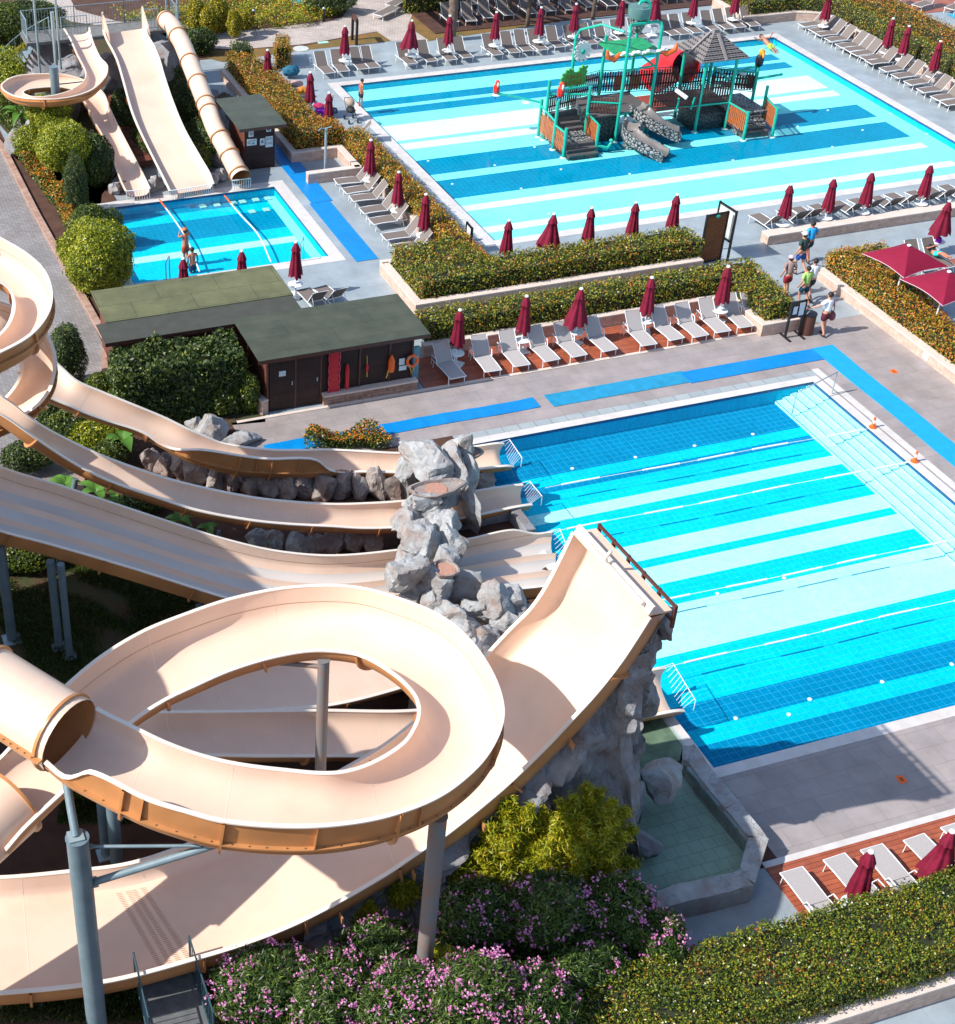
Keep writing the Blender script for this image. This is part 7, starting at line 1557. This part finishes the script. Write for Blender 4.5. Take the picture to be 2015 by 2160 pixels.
# leafy name sign
mb=MB(); q0=Vector((34.45,61.75,2.2)); W_=1.35
ol=[(0,0),(W_,.0),(W_+.02,.5),(W_+.08,.62),(W_*.98,.66),(W_+.1,.85),(W_*.92,.84),(W_*.85,.93),(W_*.8,.80),(W_*.72,.82),(W_*.70,.66),(W_*.6,.62),(W_*.5,.66),(W_*.46,.82),(W_*.38,.78),(W_*.32,.88),(W_*.26,.78),(W_*.18,.80),(W_*.16,.66),(.05,.64),(.08,.5),(-.04,.42),(.02,.3),(-.1,.2),(0,.14),(-.12,.02)]
d_=Vector((.98,.12,0)).normalized(); nn_=Vector((d_.y,-d_.x,0))*.05; n=len(ol)
mb.v=[tuple(q0+d_*x+Vector((0,0,z))+nn_) for x,z in ol]+[tuple(q0+d_*x+Vector((0,0,z))-nn_) for x,z in ol]; mb.f=[tuple(range(n)),tuple(range(n,2*n))[::-1]]+[(i,n+i,n+(i+1)%n,(i+1)%n) for i in range(n)]; part('leaf_sign',mb,mat('sign_green',(.02,.22,.03),.5,.4,9,col2=(.10,.35,.05)),pg)
for txt,z,sz,off in (('CRAZY',.36,.26,.28),('JUNGLE',.09,.28,.2)):
    cu=bpy.data.curves.new('sign_letters','FONT'); cu.body=txt; cu.size=sz; cu.extrude=.012; o=bpy.data.objects.new('sign_letters',cu); 
    me=bpy.data.meshes.new_from_object(o); bpy.data.objects.remove(o); o=bpy.data.objects.new('sign_letters',me); COL.objects.link(o); o.parent=pg
    X=d_;Z=Vector((0,0,1));Y=X.cross(Z); Mt=Matrix(((X.x,Z.x,-(-nn_.normalized()).x,0),(X.y,Z.y,nn_.normalized().y,0),(0,1,0,0),(0,0,0,1)))
    Mt=Matrix.Identity(4); 
    for i in range(3): Mt[i][0]=X[i]; Mt[i][1]=Z[i]; Mt[i][2]=nn_.normalized()[i]
    me.transform(Matrix.Translation(q0+X*off+Z*z+nn_*1.3-pg.location)@Mt); me.materials.append(pcol('letter_brown',(.30,.10,.03)))
# spare pale blue steps/plates under water in the slide pool
for k,px in enumerate([(428,433),(458,430),(492,426),(512,423),(540,419),(565,416),(532,444),(562,440)]):
    p=P(px[0],px[1],-.35); m=MB(); m.box(p.x-.14,p.x+.14,p.y-.16,p.y+.16,-.418,-.38); single('pool_plate',m,pcol('pale_plate',(.35,.62,.55)),'pale square plate on the floor of the slide pool below the slide exits','plate','pale plates in the slide pool')
# ---------------------------------------------------------------- planting
def sh(px,z,r,n,lm,label,cat='shrub',name='shrub',size=.09,seed=1,trunk=None,zb=0,lobes=0,lob=.5,group=None,aspect=.5,coref=.62,dy=0,low=-.6,fill=.35):
    p=P(px[0],px[1],z); return shrub(name,label,cat,(p.x,p.y+dy,z),r,n,lm,size,seed,trunk,lobes,lob,group,aspect,coref,zb,low=low,fill=fill)
# left of the slide pool
sh((104,241),1.85,(.98,.98,.85),11000,'green_lime','round clipped tree nearest the far curved slide','tree','round_tree',.08,11,.07,lobes=0)
sh((136,306),1.85,(1.2,1.2,1.08),16000,'green_lime','larger round clipped tree below the first one, left of the narrow slide','tree','round_tree',.085,12,.08,lobes=0)
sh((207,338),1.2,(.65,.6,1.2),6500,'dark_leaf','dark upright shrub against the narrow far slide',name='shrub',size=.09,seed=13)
sh((160,400),1.1,(.55,.55,1.5),6500,'dark_leaf','feathery dark conifer beside the orange flower bed','conifer','conifer',.10,14,.06,lob=.4,aspect=.25)
sh((190,465),.9,(.8,.7,.7),5000,'green','low green shrub at the left end of the slide pool',seed=15)
sh((236,470),.7,(.5,.4,.6),2600,'green','small grey-green bush hanging over the slide pool edge',seed=16,aspect=.3)
sh((205,541),1.55,(1.45,1.35,1.4),26000,'green_lime','big round yellow-green tree between the road and the slide pool','tree','round_tree',.09,17,.10,lobes=0)
sh((210,590),.5,(.6,.5,.4),2200,'green_lime','low bush under the big round tree by the olive roof',seed=18)
sh((13,165),1.9,(1.4,1.5,1.7),15000,'green_lime','tall yellow-green tree cut by the left edge near the far slides','tree','leafy_tree',.11,19,.10,lobes=12)
sh((0,60),1.5,(1.6,1.5,1.3),9000,'green','green tree in the top left corner','tree','leafy_tree',.11,20,.1)
sh((62,113),.7,(.75,.6,.6),5500,'yellow_leaf','bright yellow round bush left of the spiral stair',seed=21,lob=.35)
sh((60,38),1.2,(1.8,1.3,.9),11000,'dark_leaf','sprawling grey-green bush by the path at the top left',seed=22,size=.10)
sh((95,60),.8,(1.2,1.0,.7),6000,'green','low green bush behind the spiral stair',seed=23)
sh((18,215),.9,(1.2,1.3,.9),7500,'green','leafy bush under the far curved slide at the left edge',seed=24)
sh((55,262),.8,(.9,1.0,.8),6000,'green','mixed green bush below the far curved slide',seed=25)
sh((60,300),.7,(.8,.9,.7),5500,'green_lime','light green bush beside the road kerb',seed=26)
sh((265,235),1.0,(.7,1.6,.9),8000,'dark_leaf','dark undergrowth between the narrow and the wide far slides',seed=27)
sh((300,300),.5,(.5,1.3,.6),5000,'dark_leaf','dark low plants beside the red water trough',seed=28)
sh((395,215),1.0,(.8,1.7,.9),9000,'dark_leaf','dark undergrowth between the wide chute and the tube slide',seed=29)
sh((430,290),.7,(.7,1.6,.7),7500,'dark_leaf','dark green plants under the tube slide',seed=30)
sh((418,330),.5,(.6,1.1,.5),4500,'green','green and orange plants near the foot of the tube slide',seed=31)
sh((380,160),1.2,(.5,1.2,1.0),5000,'green','tall bush under the upper tube slide',seed=32)
def flowerbed(pts,z,n,m1,m2,label,seed,h=.35,fn=900,fs=.06,cat='flower bed'):
    rng=np.random.default_rng(seed); Q=[P(x,y,0)[:2] for x,y in pts]; xs=[q[0] for q in Q];ys=[q[1] for q in Q]
    t=thing('flower_bed',label,cat,(sum(xs)/len(xs),sum(ys)/len(ys),0))
    def go(k,zz,nm,mm,size,sp=.9,asp=.5):
        x=rng.uniform(min(xs),max(xs),k*2);y=rng.uniform(min(ys),max(ys),k*2); ok=inpoly(x,y,Q); x=x[ok][:k];y=y[ok][:k]
        z_=rng.uniform(0,1,len(x))**zz*h*(.6+.5*(np.sin(x*3+seed)*np.cos(y*2.6)+.6)); o=leaf_mesh(nm,np.stack([x,y,z_],1),np.tile([0,0,1.],(len(x),1)),size,mm,t,seed,asp,sp); return o
    go(n,.6,'leaves',M[m1],.10); 
    if m2: f=go(fn,.12,'blossoms',M[m2],fs,.4,.9)
    return t
flowerbed([(40,345),(80,330),(130,400),(160,470),(175,560),(150,520),(120,450),(60,370)],0,9000,'green','orange_fl','bed of orange flowers along the kerb of the brick road',41,.5,1700,.07)
flowerbed([(200,560),(235,560),(232,600),(215,640),(200,590)],0,1500,'green','orange_fl','small patch of orange flowers at the corner of the olive roof',42,.3,350)
flowerbed([(640,952),(655,925),(790,920),(830,945),(800,950)],0,4000,'green','orange_fl','patch of orange flowers behind the farthest slide',43,.55,800,.06)
flowerbed([(235,45),(420,20),(430,0),(720,-30),(735,30),(640,60),(420,72),(300,60)],0,26000,'green_lime','orange_fl','wide mixed bed of orange and green flowers at the top',44,.7,1600,.09)
for px,r,lb,sd in (((415,35),(.5,.5,1.0),'tall yellow plant at the top, left one of the group',45),((440,45),(.45,.45,.9),'tall yellow plant at the top, second of the group',46),((462,32),(.5,.5,1.1),'tall yellow plant at the top, third of the group',47),((495,50),(.4,.4,.7),'small yellow plant at the top, right one of the group',48),((520,38),(.4,.4,.6),'smallest yellow plant at the top beside the bollard',49)):
    sh(px,.9,r,2600,'yellow_leaf',lb,'plant','yellow_shrub',.12,sd,lob=.4)
sh((420,85),.7,(.9,.8,.7),5500,'dark_leaf','dark green bush with pale flowers beside the upper tube slide',seed=50)
sh((700,0),.8,(1.6,.8,.7),5000,'dark_leaf','dark bush by the blue water at the top edge',seed=51)
hedge([P(850,30,0)[:2],P(960,22,0)[:2],P(970,-10,0)[:2],P(860,0,0)[:2]],0,1.0,'loose hedge beside the palm trunk at the top','hedge',150,.11,52)
hedge([(22.2,73.4),(23.1,73.3),(23.2,74.6),(22.3,74.7)],.0,1.35,'dark square hedge block at the back end of the orange hedge','dark_leaf',260,.09,53)
hedge([P(580,148,0)[:2],P(612,145,0)[:2],P(608,118,0)[:2],P(582,120,0)[:2]],.0,1.2,'small orange hedge block behind the first umbrella by the lawn','hedge_or',260,.09,54)
# conifer hedge by the lifeguard hut
p0=P(215,735,2.0);p1=P(512,676,2.0); 
hedge([(8.7,42.5),(13.1,42.55),(13.2,44.35),(8.9,44.45)],0,2.15,'tall dark conifer hedge between the huts and the farthest slide','dark_leaf',700,.13,55,amp=.22)
for i in range(16):
    x=9.0+i*.27; shrub('conifer_tip','ragged light green tip %s along the top of the dark conifer hedge'%('number '+ORD[i]),'plant',(x,44.0-.5*(i%3),2.25),(.2,.2,.28+.06*(i%4)),420,'green',.07,60+i,None,4,.5,'conifer hedge tips',.3,.3,2.0) if False else None
flowerbed([(305,850),(540,850),(545,870),(400,880),(320,868)],0,5000,'green','orange_fl','green rose bed in front of the dark conifer hedge',56,1.0,120,.08)
sh((388,842),.5,(.7,.5,.5),3000,'green','left green rose bush in front of the dark hedge',seed=57); sh((470,842),.55,(.6,.5,.6),3000,'green','middle green rose bush in front of the dark hedge',seed=58); sh((525,830),.7,(.4,.4,.75),2500,'green','right green rose bush with red blooms beside the hut wall',seed=59)
sh((143,750),1.2,(.62,.6,1.3),8000,'dark_leaf','dark conifer standing between the road and the left spiral slide','conifer','conifer',.09,60,.08,lob=.35,aspect=.3)
sh((215,810),.5,(.6,.5,.4),2500,'green','low bush at the left foot of the dark conifer hedge',seed=61)
# under the slides
for px,z,r,n,lm,lab,sd in [((150,905),.7,(.9,.7,.7),5500,'green','leafy shrub between the first two slides near the left spiral',62),((200,925),.6,(.9,.6,.6),5500,'green_lime','light green shrub between the first two slides',63),((235,955),.5,(.6,.5,.45),3200,'green','small shrub at the left end of the rock row',64),((110,870),.8,(.6,.5,.7),3500,'dark_leaf','dark shrub hidden beside the left spiral',65),((60,960),.6,(.9,.6,.5),3500,'dark_leaf','dark shrub below the second slide at the left edge',66),((300,1060),.35,(.9,.5,.3),2500,'dark_leaf','dark ground plants between the second slide and the three-lane slide',67),((60,1170),.4,(1.2,.7,.4),4500,'green','low bright shrub on the lawn below the three-lane slide',68),((180,1640),.5,(.7,.5,.5),3500,'green','leafy plant under the tube slide behind the thick column',69)]:
    sh(px,z,r,n,lm,lab,seed=sd)
def banana(px,z,lab,seed,nl=6,L_=1.1,w=.2):
    p=P(px[0],px[1],0); t=thing('banana_plant',lab,'plant',(p.x,p.y,0)); rnd=random.Random(seed)
    m=MB(); m.tube([(p.x,p.y,0),(p.x,p.y,z)],[.09,.05],8); part('stem',m,M['green'],t,50)
    for k in range(nl):
        a=2*PI*k/nl+rnd.uniform(-.4,.4); l=L_*rnd.uniform(.7,1.1); m=MB(); n=10
        for i in range(n+1):
            u=i/n; c=Vector((p.x+math.cos(a)*l*u*.85,p.y+math.sin(a)*l*u*.85,z+l*(.75*u-.85*u*u))); ww=w*math.sin(PI*(.06+.94*u)**.8)*(1 if i<n else .1); o=Vector((-math.sin(a),math.cos(a),0))*ww
            m.v+=[tuple(c-o+Vector((0,0,ww*.35))),tuple(c),tuple(c+o+Vector((0,0,ww*.35)))]
        for i in range(n): m.f+=[(3*i,3*i+3,3*i+4,3*i+1),(3*i+1,3*i+4,3*i+5,3*i+2)]
        part('leaf',m,M['banana'],t,60)
banana((50,300),1.3,'banana plant with long striped leaves below the far curved slide',1,8,1.5); banana((262,965),.7,'banana plant with one upright leaf beside the rock row',2,4,1.0,.22)
banana((205,1065),.5,'banana plant beside the joint of the second slide',3,7,.95,.15); banana((245,1085),.4,'second banana plant between the lower slides',4,7,.8,.13); banana((380,1115),.3,'small young banana plant between the lower slides',5,5,.6,.12); banana((440,1130),.25,'tiny bright banana plant left of the pale rocks',6,4,.5,.12); banana((140,1050),.5,'banana plant half hidden by the second slide',7,6,.9,.15)
def ground_cover(pts,n,lm,label,seed,h=.12,size=.10,asp=.2,z=0,name='grass'):
    rng=np.random.default_rng(seed); Q=[P(x,y,0)[:2] for x,y in pts]; xs=[q[0] for q in Q];ys=[q[1] for q in Q]
    x=rng.uniform(min(xs),max(xs),n*2);y=rng.uniform(min(ys),max(ys),n*2); ok=inpoly(x,y,Q); x=x[ok];y=y[ok]
    g=np.sin(x*1.7+1.5*np.sin(y*.9)+seed)+.7*np.sin(y*2.3+2*np.sin(x*1.1))+.5*np.sin(x*5+y*3.1+np.sin(y*4))+rng.normal(0,.35,len(x)); ok=g>-.75; x=x[ok];y=y[ok]
    ang=rng.uniform(0,2*PI,len(x)); nn=np.stack([np.cos(ang),np.sin(ang),np.full(len(x),.35)],1)
    o=leaf_mesh(name,np.stack([x,y,rng.uniform(.01,h,len(x))],1),nn,size,M[lm],None,seed,asp,.25,droop=2); tag(o,label,'grass',kind='stuff')
ground_cover([(-20,1160),(130,1165),(420,1270),(330,1320),(180,1470),(60,1400),(-20,1300)],26000,'grass','short green grass patches growing on the soil under the three-lane slide',71,.10,.11)
ground_cover([(150,1590),(300,1640),(280,1740),(120,1740)],9000,'grass','grass in the shade behind the thick column',72)
ground_cover([(0,2110),(290,2070),(480,2100),(400,2160),(0,2160)],9000,'grass','sparse grass below the half-pipe at the bottom edge',73)
# foreground: yellow shrub and oleanders
for k,(px,z,r,n,lab) in enumerate([((1080,1775),2.2,(1.05,.85,1.1),22000,'yellow-green feathery shrub under the cliff, left bushy part'),((1225,1770),2.3,(1.3,1.0,1.3),32000,'yellow-green feathery shrub under the cliff, big right part'),((975,1820),1.8,(.5,.45,.45),5000,'small yellow-green tuft right of the rusty column'),((845,1875),1.5,(.3,.3,.35),1800,'small dark yellow tuft left of the rusty column'),((775,1935),1.3,(.25,.25,.4),1300,'tiny yellow-green sprig at the rock foot'),((945,2020),1.9,(.14,.14,.3),700,'narrow yellow shoot in front of the rusty column')]):
    sh(px,z,r,n,'lime_shrub',lab,name='feathery_shrub',size=.155,seed=80+k,lobes=-64 if r[0]>.5 else -9,lob=.26,aspect=.17,coref=.3 if r[0]>.5 else .1,fill=.9,low=-.3,zb=.2 if r[0]<.6 else 0)
def ole(px,z,r,n,nb,label,seed,zb=0):
    t=sh(px,z,r,n,'oleander',label,'oleander','oleander_bush',.15,seed,zb=zb,lobes=0,lob=.42,aspect=.18,coref=.55,fill=.6)
    rng=np.random.default_rng(seed+500); c=P(px[0],px[1],z); 
    d=rng.normal(0,1,(nb,3)); d[:,2]=np.abs(d[:,2])*.9-.15; d/=np.linalg.norm(d,axis=1)[:,None]
    cc=np.array(c)+d*np.array(r)*rng.uniform(.86,1.12,(nb,1)); cc=cc[cc[:,2]>zb+.15]
    m_=rng.integers(2,9,len(cc)); pts=np.repeat(cc,m_*4,axis=0); flo=np.repeat(rng.normal(0,.055,(m_.sum(),3)),4,axis=0); pts=pts+flo+rng.normal(0,.010,pts.shape)
    nn=np.tile([0,-.3,1.],(len(pts),1)); leaf_mesh('blossoms',pts,nn,.042,M['pink'],t,seed+1,.9,.6); return t
for k,(px,z,r,n,nb,lab) in enumerate([((560,2080),1.6,(1.15,.85,.8),15000,60,'oleander with pink blossoms at the left end of the foreground group'),((700,2100),1.7,(1.0,.9,.8),14000,60,'pink oleander beside the leftmost one at the bottom edge'),((850,2120),1.8,(1.0,.9,.85),14000,75,'pink oleander at the bottom centre, full of blossoms'),((1000,2110),2.0,(1.1,.9,.95),16000,120,'largest pink oleander at the bottom, densest blossoms'),((1120,2120),1.7,(.9,.8,.8),11000,60,'pink oleander at the bottom touching the big hedge'),((1000,1945),1.7,(1.05,.8,.95),15000,50,'dark oleander just right of the rusty column'),((1150,1930),1.8,(1.0,.8,1.0),15000,60,'oleander under the yellow-green shrub'),((1290,1930),1.5,(.95,.75,.95),14000,50,'oleander beside the fountain basin wall'),((1390,1985),1.2,(.6,.6,.8),7000,30,'rightmost oleander hanging over the side paving'),((800,2010),1.4,(.9,.7,.7),11000,36,'dark oleander left of the rusty column foot'),((1230,2040),1.2,(.9,.7,.8),10000,14,'shaded oleander behind the big foreground hedge')]):
    ole(px,z,r,n,int(nb*1.9),lab,100+k)
hedge([(9.8,17.2),(14.2,17.2),(14.2,18.2),(9.8,18.2)],.2,1.2,'dark shaded hedge behind the left part of the big foreground hedge','dark_leaf',260,.09,120)
# blue water corner at the top right, far buildings are outside the frame
mb=MB(); mb.add([(64,60,.02),(80,60,.02),(80,71,.02),(64,71,.02)],[(0,1,2,3)]); struct('pool_water',mb,pcol('far_pool',(.0,.36,.60),.1))
px=[P(610,-6,0),P(690,-6,0),P(665,16,0),P(620,12,0)]; mb=MB(); mb.sheet([q[:2] for q in px],.03); struct('pool_water',mb,pcol('far_pool2',(.05,.50,.66),.1))
